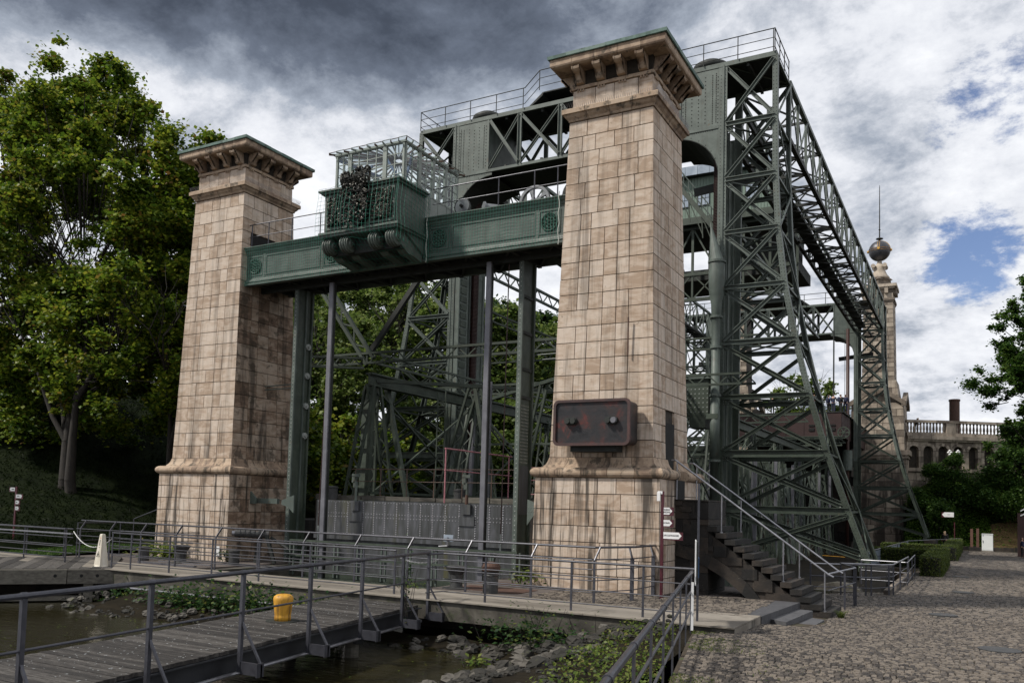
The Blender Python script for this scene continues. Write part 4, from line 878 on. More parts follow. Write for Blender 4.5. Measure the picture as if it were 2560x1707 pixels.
# railings over the gate
def dark_rail(label, pts, posts, rails, mat, h, zbase=None, r=.018, grp='railings above the lock gate'):
    return simple_rail('guard_railing', label, pts, h, rails, posts, r, mat, group=grp)
dark_rail('rusty brown guard railing running across above the lock gate', [V(-20.6, 25.0, 2.35), V(-12.2, 25.0, 2.35)], [V(-20.4 + 1.18 * k, 25.0, 2.35) for k in range(8)], [1.0, .55], 'brownrail', 1.0)
dark_rail('faded pink handrail sloping away behind the tall grey guide column', [V(-14.95, 22.75, 2.18), V(-14.95, 27.2, 2.18)], [V(-14.95, 22.8, 2.18), V(-14.95, 27.0, 2.18)], [1.75, 1.05], 'pink', 1.75, r=.025)
dark_rail('faded pink handrail beside the right riveted gate post', [V(-12.7, 24.0, 2.18), V(-10.7, 24.0, 2.18)], [V(-12.65, 24.0, 2.18), V(-11.2, 24.0, 2.18)], [1.2, .8, .35], 'pink', 1.2, r=.022)
# ------------------------------------------------------------------ lift portals
XC, HI, HO = -16.4, 6.7, 9.06
LV = [18.82, 16.37, 14.04, 11.65, 9.28, 6.96, 4.57, 2.27, 0.3]
OUT = [(21.5, 9.06), (18.82, 9.07), (16.37, 9.1), (14.04, 9.22), (11.65, 9.5), (9.28, 9.95), (6.96, 10.5), (4.57, 11.2), (2.27, 12.0), (0.3, 12.72)]
def oh(z):
    for (za, ha), (zb_, hb) in zip(OUT, OUT[1:]):
        if z <= za and z >= zb_: return lerp(ha, hb, (za - z) / (za - zb_))
    return OUT[0][1]
def ibar(q, p, r_, w, h, up=(0, 1, 0), t=.03):
    """riveted bar: a web with two flanges standing proud"""
    p, r_ = V(*p), V(*r_); d = (r_ - p).normalized(); u = V(*up); a = d.cross(u).normalized(); u = a.cross(d)
    q.beam(p, r_, w, t, up=u)
    for e in (-1, 1): o_ = a * (e * (w / 2 - t / 2)) - u * (h / 2 - t / 2); q.beam(p + o_, r_ + o_, t, h - t, up=u)
def portal(Y0, near, label):
    T = thing('lift_portal', label, 'steel portal', (XC, Y0, 0), 'steel portals of the boat lift')
    mt, ml = M['paint'], M['paint_shade']
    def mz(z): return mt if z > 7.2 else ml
    DY = 3.0
    for s in (-1, 1):
        X = lambda h: XC + s * h
        # inner chord and plate wall
        for seg in ((-1.3, 6.96), (6.96, 21.5)):
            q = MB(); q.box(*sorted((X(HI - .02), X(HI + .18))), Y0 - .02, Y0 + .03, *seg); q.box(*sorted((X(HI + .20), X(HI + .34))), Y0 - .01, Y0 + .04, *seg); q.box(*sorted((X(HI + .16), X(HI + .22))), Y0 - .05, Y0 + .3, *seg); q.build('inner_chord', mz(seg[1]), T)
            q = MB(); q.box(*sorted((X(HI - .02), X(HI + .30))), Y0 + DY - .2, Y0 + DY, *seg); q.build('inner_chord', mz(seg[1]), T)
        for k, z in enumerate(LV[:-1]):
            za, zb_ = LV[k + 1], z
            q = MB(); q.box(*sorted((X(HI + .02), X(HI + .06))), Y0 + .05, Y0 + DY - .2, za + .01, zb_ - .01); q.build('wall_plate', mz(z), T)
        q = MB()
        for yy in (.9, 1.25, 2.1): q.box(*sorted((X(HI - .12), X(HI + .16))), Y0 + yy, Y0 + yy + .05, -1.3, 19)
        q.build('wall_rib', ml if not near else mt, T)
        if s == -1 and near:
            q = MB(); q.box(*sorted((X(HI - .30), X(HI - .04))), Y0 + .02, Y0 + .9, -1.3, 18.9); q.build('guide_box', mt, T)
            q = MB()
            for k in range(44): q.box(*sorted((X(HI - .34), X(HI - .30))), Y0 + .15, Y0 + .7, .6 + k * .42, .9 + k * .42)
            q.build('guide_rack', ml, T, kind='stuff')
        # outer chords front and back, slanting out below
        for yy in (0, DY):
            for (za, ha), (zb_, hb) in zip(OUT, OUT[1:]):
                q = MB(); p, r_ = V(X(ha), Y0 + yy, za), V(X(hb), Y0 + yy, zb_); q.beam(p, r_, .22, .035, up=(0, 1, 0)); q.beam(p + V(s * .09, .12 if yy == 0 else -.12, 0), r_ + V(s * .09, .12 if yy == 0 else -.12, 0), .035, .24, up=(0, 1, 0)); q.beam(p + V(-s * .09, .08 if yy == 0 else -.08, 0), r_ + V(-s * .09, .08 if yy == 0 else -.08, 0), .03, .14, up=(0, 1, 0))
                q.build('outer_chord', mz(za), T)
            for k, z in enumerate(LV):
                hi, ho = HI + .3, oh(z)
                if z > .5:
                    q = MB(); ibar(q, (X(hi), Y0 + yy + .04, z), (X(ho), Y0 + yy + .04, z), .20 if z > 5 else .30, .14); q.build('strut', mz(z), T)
                z2 = LV[k - 1] if k else 21.45; ho2 = oh(z2)
                for a, b_ in (((X(hi + .02), z + .10), (X(ho2 - .05), z2 - .12)), ((X(ho - .05), z + .10), (X(hi + .02), z2 - .12))):
                    q = MB(); ibar(q, (a[0], Y0 + yy + (.07 if a[0] * s > b_[0] * s else .02), a[1]), (b_[0], Y0 + yy + (.07 if a[0] * s > b_[0] * s else .02), b_[1]), .16, .12, t=.025); q.build('brace', mz(z), T)
                if yy == 0:
                    for h_, e in ((hi + .14, 1), (ho - .19, -1)):
                        q = MB(); q.extrude([(X(h_ - .16), z - .33), (X(h_ + .16), z - .33), (X(h_ + .16), z + .33), (X(h_ - .16), z + .33)], 'y', Y0 + .035, Y0 + .05); q.build('gusset', mz(z), T)
                    if near:
                        q = MB(); rivet_rows(q, [(X(h_ + u), Y0 + .035, z + v) for h_ in (hi + .14, ho - .19) for u in (-.1, 0, .1) for v in (-.27, -.17, .17, .27)], (0, -1, 0), .024); q.build('rivets', M['rivet'] if z > 7 else M['rivet_l'], T, kind='stuff')
        # side bracing between front and back outer chords
        for k, (a, b_) in enumerate(zip(OUT, OUT[1:])):
            q = MB(); ya, yb = (0, DY) if k % 2 else (DY, 0); q.beam((X(a[1]) + s * .1, Y0 + ya, a[0]), (X(b_[1]) + s * .1, Y0 + yb, b_[0]), .09, .05, up=(1, 0, 0)); q.build('side_brace', mz(a[0]), T)
            q = MB(); q.beam((X(a[1]), Y0, a[0]), (X(a[1]), Y0 + DY, a[0]), .10, .08); q.build('side_strut', mz(a[0]), T)
            q = MB(); q.beam((X(HI + .3), Y0 + DY * .05, a[0]), (X(a[1]), Y0 + DY * .95, a[0]), .07, .06); q.beam((X(HI + .3), Y0 + DY * .95, a[0] + .01), (X(a[1]), Y0 + DY * .05, a[0] + .01), .07, .06); q.build('plan_brace', mz(a[0]), T)
        if near:
            q = MB(); rivet_rows(q, [(X(HI + .08), Y0 - .02, .4 + .16 * k) for k in range(130)] + [(X(HI + .27), Y0 - .01, .4 + .16 * k) for k in range(130)], (0, -1, 0), .023)
            for (za, ha), (zb_, hb) in zip(OUT, OUT[1:]): rivet_rows(q, [(X(lerp(ha, hb, i / 16) + e), Y0 - .018, lerp(za, zb_, i / 16)) for i in range(16) for e in (-.06, .06)], (0, -1, 0), .023)
            q.build('rivets', M['rivet'], T, kind='stuff')
        # foot
        q = MB(); q.box(X(12.95) - .5, X(12.95) + .45, Y0 - .35, Y0 + DY + .35, -1.3, .12); q.build('plinth', M['darkstone'], T)
        # end plate of the top girder with haunch
        q = MB(); q.extrude([(X(HI), 18.86), (X(HI), 21.4), (X(HI - 1.78), 21.4), (X(HI - 1.78), 18.86)], 'y', Y0 - .01, Y0 + .02); q.build('end_plate', mt, T)
        q = MB(); q.box(*sorted((X(HI - 1.80), X(HI - 1.70))), Y0 - .04, Y0 + DY, 18.8, 21.4); q.build('plate_return', mt, T)
        arc = [(X(HI - 2.0 + 2.0 * math.sin(a * math.pi / 16)), 18.55 - 2.0 + 2.0 * math.cos(a * math.pi / 16)) for a in range(9)]
        for ya_, yb_ in ((Y0, Y0 + .03), (Y0 + DY - .1, Y0 + DY - .05)): q = MB(); q.extrude(arc + [(X(HI), 18.8), (X(HI - 2.0), 18.8)], 'y', ya_, yb_); q.build('haunch', mt, T)
        q = MB()
        for a, b_ in zip(arc, arc[1:]): q.beam((a[0], Y0 + DY / 2, a[1]), (b_[0], Y0 + DY / 2, b_[1]), DY, .03)
        q.build('haunch_plate', M['dark'], T)
        if near:
            q = MB(); rs_ = [.06, .14, .30, .62, .92, 1.22, 1.5, 1.62]
            for i, u in enumerate(rs_):
                st = .08 if i in (1, 2, 6) else .17; n = int(2.3 / st)
                rivet_rows(q, [(X(HI - u), Y0 - .012, 18.98 + st * k + (st / 2 if i % 2 else 0)) for k in range(n)], (0, -1, 0), .030)
            rivet_rows(q, [(a[0], Y0 - .003, a[1] + .1) for a in arc] + [(X(HI - 1.9 + .1 * i), Y0 - .003, 18.68) for i in range(17)], (0, -1, 0), .026)
            q.build('rivets', M['rivet'], T, kind='stuff')
    # top girder
    for yy in (0, DY - .1):
        q = MB(); q.box(XC - HO - .05, XC + HO + .05, Y0 + yy - .03, Y0 + yy + .08, 21.42, 21.62); q.build('top_chord', mt, T)
        q = MB(); q.box(XC - HI, XC + HI, Y0 + yy - .03, Y0 + yy + .08, 18.72, 18.86); q.build('bottom_chord', mt, T)
        xs_ = [-4.9, -3.15, -.95, .95, 3.15, 4.9]
        for i, x in enumerate(xs_):
            if 0 < i < 5: q = MB(); ibar(q, (XC + x, Y0 + yy, 18.86), (XC + x, Y0 + yy, 21.42), .22, .12); q.build('upright', mt, T)
            if i < 5:
                x2 = xs_[i + 1]
                for za, zb_, e in ((18.95, 21.35, .03), (21.35, 18.95, -.03)): q = MB(); ibar(q, (XC + x + .05, Y0 + yy + e, za), (XC + x2 - .05, Y0 + yy + e, zb_), .15, .10, t=.025); q.build('brace', mt, T)
    q = MB(); q.box(XC - HO, XC + HO, Y0 + .09, Y0 + DY, 21.50, 21.56); q.box(XC - HI, XC + HI, Y0 + .09, Y0 + DY - .1, 18.74, 18.80); q.build('deck_plate', M['dark'], T)
    q = MB(); q.box(XC - 2.0, XC + 2.0, Y0 + .1, Y0 + DY, 22.2, 22.26); q.extrude([(XC - 2.0, 22.26), (XC - 2.9, 21.57), (XC - 2.9, 21.5), (XC - 2.0, 22.1)], 'y', Y0 + .1, Y0 + DY); q.extrude([(XC + 2.0, 22.26), (XC + 2.9, 21.57), (XC + 2.9, 21.5), (XC + 2.0, 22.1)], 'y', Y0 + .1, Y0 + DY); q.build('raised_deck', M['dark'], T)
    for x in (-7.9, -5.9, -4, -2, 0, 2, 4, 5.9, 7.9): [MB().beam((XC + x, Y0 + .1, zz), (XC + x, Y0 + DY - .1, zz), .12, .20).build('cross_girder', M['dark'], T) for zz in (21.38, 18.9)]
    # a big sheave between the girders
    for x in (-5.9, 5.9):
        q = MB(); q.lathe((XC + x, Y0 + 1.5, 21.6), [(.85, 0), (.85, .3), (.70, .34), (.80, .45), (.86, .55), (.80, .72), (.55, .88), (.15, .95)], 22); q.build('bearing_cap', M['dark'], T, smooth=True)
    return T
pN = portal(35.5, True, 'nearer dark green riveted steel lift portal rising behind the sandstone towers')
pF = portal(82.0, False, 'farther steel lift portal standing near the globe topped tower')
# walkway railing on the near portal
zt = 21.6
rail_r = [V(XC - HO, 35.42, zt), V(XC - 2.9, 35.42, zt), V(XC - 2.1, 35.42, zt + .7), V(XC + 2.1, 35.42, zt + .7), V(XC + 2.9, 35.42, zt), V(XC + HO, 35.42, zt), V(XC + HO, 38.5, zt)]
posts = [V(XC - HO + k * 1.52, 35.42, zt) for k in range(5)] + [V(XC - 2.1, 35.42, zt + .7), V(XC + 2.1, 35.42, zt + .7)] + [V(XC + 3.0 + k * 1.5, 35.42, zt) for k in range(5)] + [V(XC + HO, 35.42 + k * 1.0, zt) for k in range(4)]
simple_rail('portal_railing', 'thin dark railing round the roof walkway of the nearer steel portal', rail_r, .98, [.98, .58, .18], posts, .022, 'dark')
q = None
simple_rail('portal_railing', 'short return railing at the left end of the portal roof walkway', [V(XC - HO, 38.4, zt), V(XC - HO, 35.45, zt)], .98, [.98, .58, .18], [V(XC - HO, 38.4, zt), V(XC - HO, 36.9, zt)], .022, 'dark')
simple_rail('portal_railing', 'far railing along the lower walkway of the farther portal', [V(XC - HO, 81.8, 21.6), V(XC + HI, 81.8, 21.6)], 1.0, [1.0, .5], [V(XC - HO + 1.9 * k, 81.8, 21.6) for k in range(9)], .03, 'dark')

# ------------------------------------------------------------------ long side trusses between the portals
def side_truss(s, label):
    T = thing('side_truss', label, 'steel truss', (XC + s * 8, 38.5, 19), 'long trusses joining the two portals')
    YA, YB, n = 38.5, 82.0, 20; dy = (YB - YA) / n
    vis = (s == 1)
    me = {}
    def piece(name, key, p, r_, w, h, mat, up=(0, 0, 1)):
        """straight pieces that repeat share one mesh, moved along the truss"""
        if key not in me:
            q = MB(); q.beam(p, r_, w, h, up=up); me[key] = (q.mesh(name, mat), p[1])
        m_, y_ = me[key]; link(m_, name, T, loc=(0, p[1] - y_, 0))
    for h in (HO, HI):
        x = XC + s * h; tag_ = 'o' if h == HO else 'i'
        for z in (19.0, 21.62): q = MB(); q.beam((x, YA, z), (x, YB, z), .20, .18); q.build('chord', M['dark'] if z < 20 else M['paint'], T)
        for k in range(n):
            y = YA + k * dy
            piece('upright', 'u' + tag_, (x, y, 19.1), (x, y, 21.55), .12, .10, M['paint'])
            up = k % 2
            piece('diagonal', 'd%d' % up + tag_, (x + .05 * s, y, 19.1 if up else 21.5), (x + .05 * s, y + dy, 21.5 if up else 19.1), .05, .11, M['paint'])
            piece('diagonal', 'e%d' % up + tag_, (x - .05 * s, y, 21.5 if up else 19.1), (x - .05 * s, y + dy, 19.1 if up else 21.5), .05, .08, M['paint'])
    for k in range(n):
        y = YA + k * dy; xa, xb = XC + s * HI, XC + s * HO
        piece('floor_strut', 'f', (xa, y, 18.95), (xb, y, 18.95), .10, .14, M['dark']); piece('floor_brace', 'g%d' % (k % 2), (xa if k % 2 else xb, y, 18.93), (xb if k % 2 else xa, y + dy, 18.93), .07, .07, M['dark'])
        piece('floor_brace', 'gg%d' % (k % 2), (xb if k % 2 else xa, y, 18.96), (xa if k % 2 else xb, y + dy, 18.96), .05, .05, M['dark'])
        if k % 2 == 0: piece('roof_strut', 'r', (xa, y, 21.6), (xb, y, 21.6), .10, .12, M['dark']); piece('roof_brace', 'rb', (xa, y, 21.6), (xb, y + dy * 2, 21.6), .07, .07, M['dark'])
        if k % 2: piece('sway_brace', 'sw', (xa, y, 19.05), (xb, y, 21.55), .07, .06, M['dark'])
    q = MB(); q.box(XC + s * 7.4 - .35, XC + s * 7.4 + .35, YA, YB, 19.06, 19.1); q.build('gangway', M['dark'], T)
    return T
side_truss(1, 'right hand lattice truss running away to the far portal against the bright cloud')
side_truss(-1, 'left hand lattice truss running away above the distant trees')

# ------------------------------------------------------------------ spindles and pipe at the near right leg
for i, (x, y, lab) in enumerate(((-10.0, 36.6, 'dark red threaded spindle just left of the near right portal leg'), (XC - 6.4, 37.0, 'dark red threaded spindle beside the near left portal leg'), (-10.05, 80.6, 'dark red spindle beside the far portal leg, seen against the sky'))):
    T = thing('lift_spindle', lab, 'spindle', (x, y, 0), 'threaded spindles of the boat lift')
    q = MB(); q.cyl((x, y, -1), (x, y, 18.8), .15, 14); q.build('shaft', M['spindle'], T, smooth=True)
    if i < 2:
        prof = []
        for k in range(150): z = 8.2 + k * .07; prof += [(.15, z), (.205, z + .02), (.205, z + .04), (.15, z + .06)]
        q = MB(); q.lathe((x, y, 0), prof, 14); q.build('thread', M['spindle'], T)
    else:
        q = MB(); q.lathe((x, y, 0), [(.30, 6.0), (.42, 6.05), (.42, 7.8), (.30, 7.85)], 18); q.build('nut_housing', M['paint'], T)
# cast housings carried at mid height
hb_ = thing('spindle_housing', 'riveted green housing with a ledge hanging beside the near right portal leg', 'housing', (-10.9, 36.6, 6.5))
q = MB(); q.box(-11.25, -10.2, 36.2, 37.2, 6.3, 7.9); q.build('casing', M['paint_shade'], hb_); q = MB(); q.box(-11.0, -10.3, 36.1, 37.0, 5.75, 6.28); q.build('casing', M['paint_shade'], hb_); q = MB(); q.box(-11.35, -10.1, 36.1, 37.3, 7.9, 8.0); q.build('ledge', M['paint'], hb_)
q = MB(); rivet_rows(q, [(-11.15 + .18 * i, 36.2, 6.45 + .2 * j) for i in range(6) for j in range(7)], (0, -1, 0), .03); q.build('rivets', M['rivet_l'], hb_, kind='stuff')
pp = thing('vent_pipe', 'tall grey-green pipe with a pointed hood and flanged joints on the near right portal leg', 'pipe', (-9.70, 35.0, 0))
q = MB(); q.lathe((-9.62, 35.15, 0), [(.17, -1.2), (.17, 4.2), (.19, 4.2), (.19, 4.3), (.20, 4.3), (.20, 7.0), (.18, 7.0), (.18, 10.3), (.20, 10.35), (.22, 10.9), (.30, 11.3), (.335, 11.9), (.335, 12.6), (.30, 12.75)], 20); q.build('pipe_body', M['paint'], pp, smooth=True)
for z, r in ((1.2, .24), (4.25, .26), (7.0, .25), (9.05, .24), (10.35, .26), (12.72, .37)): q = MB(); q.cyl((-9.62, 35.15, z - .05), (-9.62, 35.15, z + .05), r, 20); q.build('pipe_flange', M['paint'], pp)
q = MB(); n = 18; v = [(-9.62 + .31 * math.cos(2 * math.pi * i / n), 35.15 + .31 * math.sin(2 * math.pi * i / n), 12.75) for i in range(n)] + [(-9.92, 35.15, 14.5)]
q.add(v, [(i, (i + 1) % n, n) for i in range(n)]); q.build('hood', M['paint'], pp, smooth=False)
for z in (1.25, 6.0): q = MB(); q.box(-9.95, -9.45, 34.95, 35.35, z, z + .22); q.build('clamp', M['paint_shade'], pp)

# ------------------------------------------------------------------ machine house across the middle
MH = thing('machine_house', 'pale green clad machine house with zinc edged roof high between the portals', 'machine house', (XC, 56, 20))
q = MB(); q.box(XC - 6.0, XC + 5.0, 54.2, 59, 21.2, 24.25); q.build('house_core', M['cladding'], MH)
for k in range(55): q = MB(); x = XC - 6.0 + k * .2; q.box(x + .01, x + .19, 54.14, 54.2, 21.2, 24.28); q.build('wall_board', M['cladding'], MH)
q = MB()
for x in (-5.2, -3.2, -1.2, .2, 1.7, 3.4): q = MB(); q.box(XC + x, XC + x + .85, 54.08, 54.14, 22.3, 23.3); f = q.build('window', M['dark'], MH); [MB().box(XC + x + .05 + .27 * i, XC + x + .28 + .27 * i, 54.06, 54.08, 22.35 + .46 * j, 22.77 + .46 * j).build('pane', M['zinc'], f) for i in range(3) for j in range(2)]
for k in range(14): q = MB(); x = XC - 6.2 + k * .82; q.box(x, x + .80, 53.6, 53.66, 24.3, 24.9); q.build('roof_edge', M['zinc'], MH)
q = MB(); q.box(XC - 6.2, XC + 5.3, 53.67, 59.3, 24.28, 24.85); q.build('roof', M['dark'], MH); q = MB(); q.box(XC - 1.5, XC - .6, 55, 56, 24.85, 25.5); q.build('roof_vent', M['zinc'], MH)
q = MB(); q.box(XC - HI, XC + HI, 53.5, 59.5, 20.9, 21.3); q.build('floor_slab', M['dark'], MH)
q = MB(); q.box(XC - HI, XC + HI, 53.4, 53.5, 20.9, 21.35); q.build('floor_edge', M['paint_shade'], MH)
CG = thing('cross_bridge', 'deep dark machinery bridge crossing between the trusses below the machine house', 'steel bridge', (XC, 55, 17))
q = MB(); q.box(XC - HI, XC + HI, 54.5, 58.8, 17.4, 18.1); q.build('floor_girder', M['dark'], CG)
for z in (20.8, 17.7, 16.0): q = MB(); q.beam((XC - HI, 54.0, z), (XC + HI, 54.0, z), .2, .22); q.build('chord', M['paint_shade'], CG)
for k in range(9):
    x = XC - HI + k * 1.675
    q = MB(); q.beam((x, 54.0, 17.7), (x, 54.0, 20.8), .16, .12); q.build('upright', M['paint_shade'], CG); q = MB(); q.beam((x, 54.0, 16.0), (x, 54.0, 17.7), .12, .1); q.build('upright', M['paint_shade'], CG)
    if k < 8:
        a, b_ = (17.7, 20.8) if k % 2 else (20.8, 17.7); q = MB(); q.beam((x, 54.05, a), (x + 1.675, 54.05, b_), .13, .1); q.build('diagonal', M['paint_shade'], CG)
        for a, b_ in ((16.0, 17.7), (17.7, 16.0)): q = MB(); q.beam((x, 54.0, a), (x + 1.675, 54.0, b_), .08, .08); q.build('diagonal', M['paint_shade'], CG)
for x, r, h in ((-13.9, .8, 1.9), (-12.2, .55, 1.5), (-18.5, .9, 2), (-11.3, .5, 1.2)):
    q = MB(); q.lathe((x, 56, 18.1), [(r, 0), (r, h * .3), (r * .6, h * .4), (r * .5, h * .8), (r * .8, h)], 16); q.build('gear_case', M['paint_shade'], CG, smooth=False)
q = MB(); q.box(XC + .6, XC + 6.4, 55.6, 57.5, 18.0, 20.3); q.build('gear_case', M['dark'], CG)
# stair with handrails climbing to the house
ST = thing('access_stair', 'thin steel access stair with handrails seen between the right tower and the portal leg', 'stair', (-12, 44, 19))
SA, SB = V(-16.6, 48.0, 22.9), V(-12.6, 48.0, 17.6)
for e in (0, .8):
    q = MB(); q.beam(SA + V(0, e, 0), SB + V(0, e, 0), .07, .26); q.build('stringer', M['paint_shade'], ST)
    for hh in (.5, 1.05): q = MB(); q.cyl(SA + V(0, e, hh), SB + V(0, e, hh), .035, 6); q.build('handrail', M['paint'], ST)
    for k in range(8): p = SA.lerp(SB, k / 7) + V(0, e, 0); q = MB(); q.cyl(p, p + V(0, 0, 1.1), .03, 6); q.build('post', M['paint'], ST)
for k in range(26): p = SA.lerp(SB, k / 25); q = MB(); q.beam(p, p + V(0, .8, 0), .2, .03); q.build('tread', M['dark'], ST)
for k in range(6): p = SA.lerp(SB, k / 5); q = MB(); q.beam(p + V(0, .4, -.1), p + V(.1, .4, -1.5), .06, .06); q.beam(p + V(0, .4, -.1), p + V(.9, .4, -2.4), .05, .05); q.build('stair_brace', M['paint_shade'], ST)
# ------------------------------------------------------------------ trough guide frame and its trestles
TF = thing('trough_frame', 'dark green trestle frame of laced legs and lattice beams inside the lift', 'steel frame', (XC, 40, 0))
def laced(name, a, b_, w, wd, mat, n=None, par=TF, t=.05):
    """two chords w apart (along wd) tied by zig-zag lacing"""
    a, b_, wd = V(*a), V(*b_), V(*wd).normalized(); L_ = (b_ - a).length; n = n or max(3, int(L_ / (w * 1.1))); q = MB(); d = (b_ - a).normalized(); up = d.cross(wd)
    for e in (-1, 1): q.beam(a + wd * (e * w / 2), b_ + wd * (e * w / 2), t * 1.8, t * 2.2, up=up)
    for k in range(n):
        p = a.lerp(b_, k / n) + wd * (w / 2 * (1 if k % 2 else -1)); r_ = a.lerp(b_, (k + 1) / n) + wd * (w / 2 * (-1 if k % 2 else 1)); q.beam(p, r_, t, t * .6, up=up)
    return q.build(name, mat, par)
PL = M['paint_shade']
YS = [26.8, 34.6, 42.5, 50.4, 58.3, 66.2, 74.1, 80.5]
for s in (-1, 1):
    x = XC + s * 4.75
    q = MB(); q.box(x - .16, x + .16, 26.5, 80.8, 6.75, 6.82); q.box(x - .16, x + .16, 26.5, 80.8, 7.2, 7.27); q.box(x - .03, x + .03, 26.5, 80.8, 6.82, 7.2); q.build('side_beam', PL, TF)
    q = MB(); rivet_rows(q, [(x + .04 * 1, 26.6 + .16 * k, 7.14) for k in range(60)] + [(x + .04, 26.6 + .16 * k, 6.88) for k in range(60)], (1, 0, 0), .018); q.build('rivets', M['rivet'], TF, kind='stuff')
    for i, y in enumerate(YS):
        laced('laced_leg', (x, y - .2, 6.75), (x, y - 2.1, -1.3), .42, (0, .4, .9) if False else (1, 0, 0), PL)
        laced('laced_leg', (x, y + .2, 6.75), (x, y + 2.1, -1.3), .42, (1, 0, 0), PL)
        q = MB(); q.beam((x, y, 6.8), (x + s * .2, y, -1.3), .16, .18); q.build('column', M['guide'] if i % 2 else PL, TF)
        q = MB(); q.extrude([(y - .5, 6.74), (y + .5, 6.74), (y + .15, 6.0), (y - .15, 6.0)], 'x', x - .03, x + .03); q.build('gusset', PL, TF)
    # lattice column with rungs near the gate
    laced('laced_column', (x - s * .0 - .55, 27.6, -1.3), (x - .55, 27.6, 6.75), .35, (1, 0, 0), PL, n=16)
    for k in range(8): q = MB(); q.beam((x - 1.5, 27.7, .3 + k * .82), (x - .2, 27.7, .3 + k * .82), .08, .07); q.build('rung', PL, TF)
    q = MB(); q.box(x - 1.35, x - .95, 27.8, 28.3, -1.3, 6.7); q.build('box_column', PL, TF)
for y, z, hgt in ((27.0, 7.95, .40), (34.6, 7.6, .42), (37.2, 8.0, .5), (50.4, 7.6, .42), (66.2, 7.6, .42)):
    laced('lattice_beam', (XC - 8.0, y, z), (XC + 8.0, y, z), hgt, (0, 0, 1), PL, n=34)
laced('lattice_beam', (XC - 8.4, 24.8, 7.7), (XC - 5.4, 27.0, 7.75), .40, (0, 0, 1), PL, n=8); laced('lattice_beam', (XC + 3.3, 27.0, 7.95), (XC + 6.6, 27.0, 8.5), .40, (0, 0, 1), PL, n=8)
laced('lattice_beam', (XC + 4.75, 27, 7.9), (XC + 4.75, 44, 7.9), .4, (0, 0, 1), PL, n=26); laced('lattice_beam', (XC - 4.75, 27, 7.9), (XC - 4.75, 44, 7.9), .4, (0, 0, 1), PL, n=26)
for a, b_ in (((XC - 4.75, 27, 7.0), (XC + 4.75, 35, 7.0)), ((XC + 4.75, 27, 7.05), (XC - 4.75, 35, 7.05))): q = MB(); q.beam(a, b_, .16, .14); q.build('plan_brace', PL, TF)
q = MB(); q.beam((-21.7, 27.2, 8.2), (-18.5, 27.2, 12.1), .17, .2); q.build('raking_strut', M['dark'], TF)
laced('raking_strut', (-21.5, 27.0, 7.8), (-24.7, 27.0, 11.9), .42, (0.79, 0, .61), PL, n=9, t=.07)
for s_ in (-1, 1): laced('lattice_beam', (XC + s_ * 6.7, 38.5, 14.8), (XC + s_ * 6.7, 62, 14.8), .62, (0, 0, 1), M['paint'], n=34, t=.07)
laced('raking_strut', (XC + 1.3, 30, 7.0), (XC + .2, 30, 2.2), .3, (1, 0, 0), PL, n=9)
for x, y in ((-18.6, 29), (-18.6, 29), ): pass
laced('laced_leg', (XC - 2.0, 30, 7.0), (XC - 3.6, 30, 2.0), .45, (1, 0, 0), PL, n=8); q = MB(); q.beam((XC - 1.9, 30, 7.0), (XC - .9, 30, 2.0), .16, .16); q.build('raking_strut', PL, TF)
q = MB(); q.beam((XC - 5.0, 28, 6.9), (XC - 3.7, 28, 2.0), .2, .16); q.build('raking_strut', PL, TF)
q = MB(); q.box(XC - .2, XC + .02, 28, 28.1, -1, 6.9); q.build('column', M['guide'], TF)
q = MB(); q.box(XC + 1.6, XC + 5.0, 33.2, 33.5, 5.7, 6.1); q.build('side_beam', PL, TF)
q = MB(); q.extrude([(XC + 2.0, 6.1), (XC + 4.6, 6.1), (XC + 4.4, 6.9), (XC + 3.2, 7.4), (XC + 2.0, 7.2)], 'y', 33.3, 33.36); q.build('bearing_plate', PL, TF)
q = MB(); q.beam((XC + 2.6, 33.3, 5.7), (XC + 1.2, 33.3, 1.5), .2, .2); q.beam((XC + 3.2, 33.3, 5.7), (XC + 4.4, 33.3, 1.5), .16, .16); q.build('raking_strut', PL, TF)
rs = random.Random(33)
for x in (XC - 4.75, XC + 4.75):     # slender sway bracing and ladders between the trestle legs
    for ya, yb in zip(YS, YS[1:]):
        for a, b_ in (((x, ya + .4, 6.6), (x, yb - .4, 2.6)), ((x, yb - .4, 6.6), (x, ya + .4, 2.6))): q = MB(); q.beam(a, b_, .07, .07); q.build('sway_brace', PL, TF)
        q = MB(); q.beam((x, ya, 2.5), (x, yb, 2.5), .09, .10); q.build('tie_beam', PL, TF)
for y in (34.6, 42.5, 50.4, 58.3):
    for a, b_ in (((XC - 4.75, y, 6.9), (XC, y, 2.2)), ((XC + 4.75, y, 6.9), (XC, y, 2.2)), ((XC - 4.75, y, 2.2), (XC + 4.75, y, 2.2)), ((XC - 4.75, y, 5.0), (XC + 4.75, y, 5.0))): q = MB(); q.beam(a, b_, .10, .10); q.build('frame_brace', PL, TF)
for x, y in ((-20.5, 30.5), (-13.6, 31.0)):
    q = MB(); q.beam((x, y, -1), (x, y, 7), .04, .04); q.beam((x + .4, y, -1), (x + .4, y, 7), .04, .04)
    for k in range(24): q.beam((x, y, -.8 + k * .32), (x + .4, y, -.8 + k * .32), .025, .025)
    q.build('ladder', PL, TF)
for x, y, h_ in ((-19.4, 32, 7.6), (-15.2, 36, 7.9), (-12.6, 33, 7.2), (-17.3, 40, 7.8)):
    laced('laced_strut', (x, y, 7.4), (x + .9, y + 1.2, -1.0), .30, (1, 0, 0), PL, n=20, t=.04)
laced('lattice_beam', (XC - 7.6, 40.0, 10.2), (XC + 7.6, 40.0, 10.2), .55, (0, 0, 1), PL, n=30); laced('lattice_beam', (XC - 6.8, 36.8, 12.4), (XC - 6.8, 60, 12.4), .5, (0, 0, 1), PL, n=34)
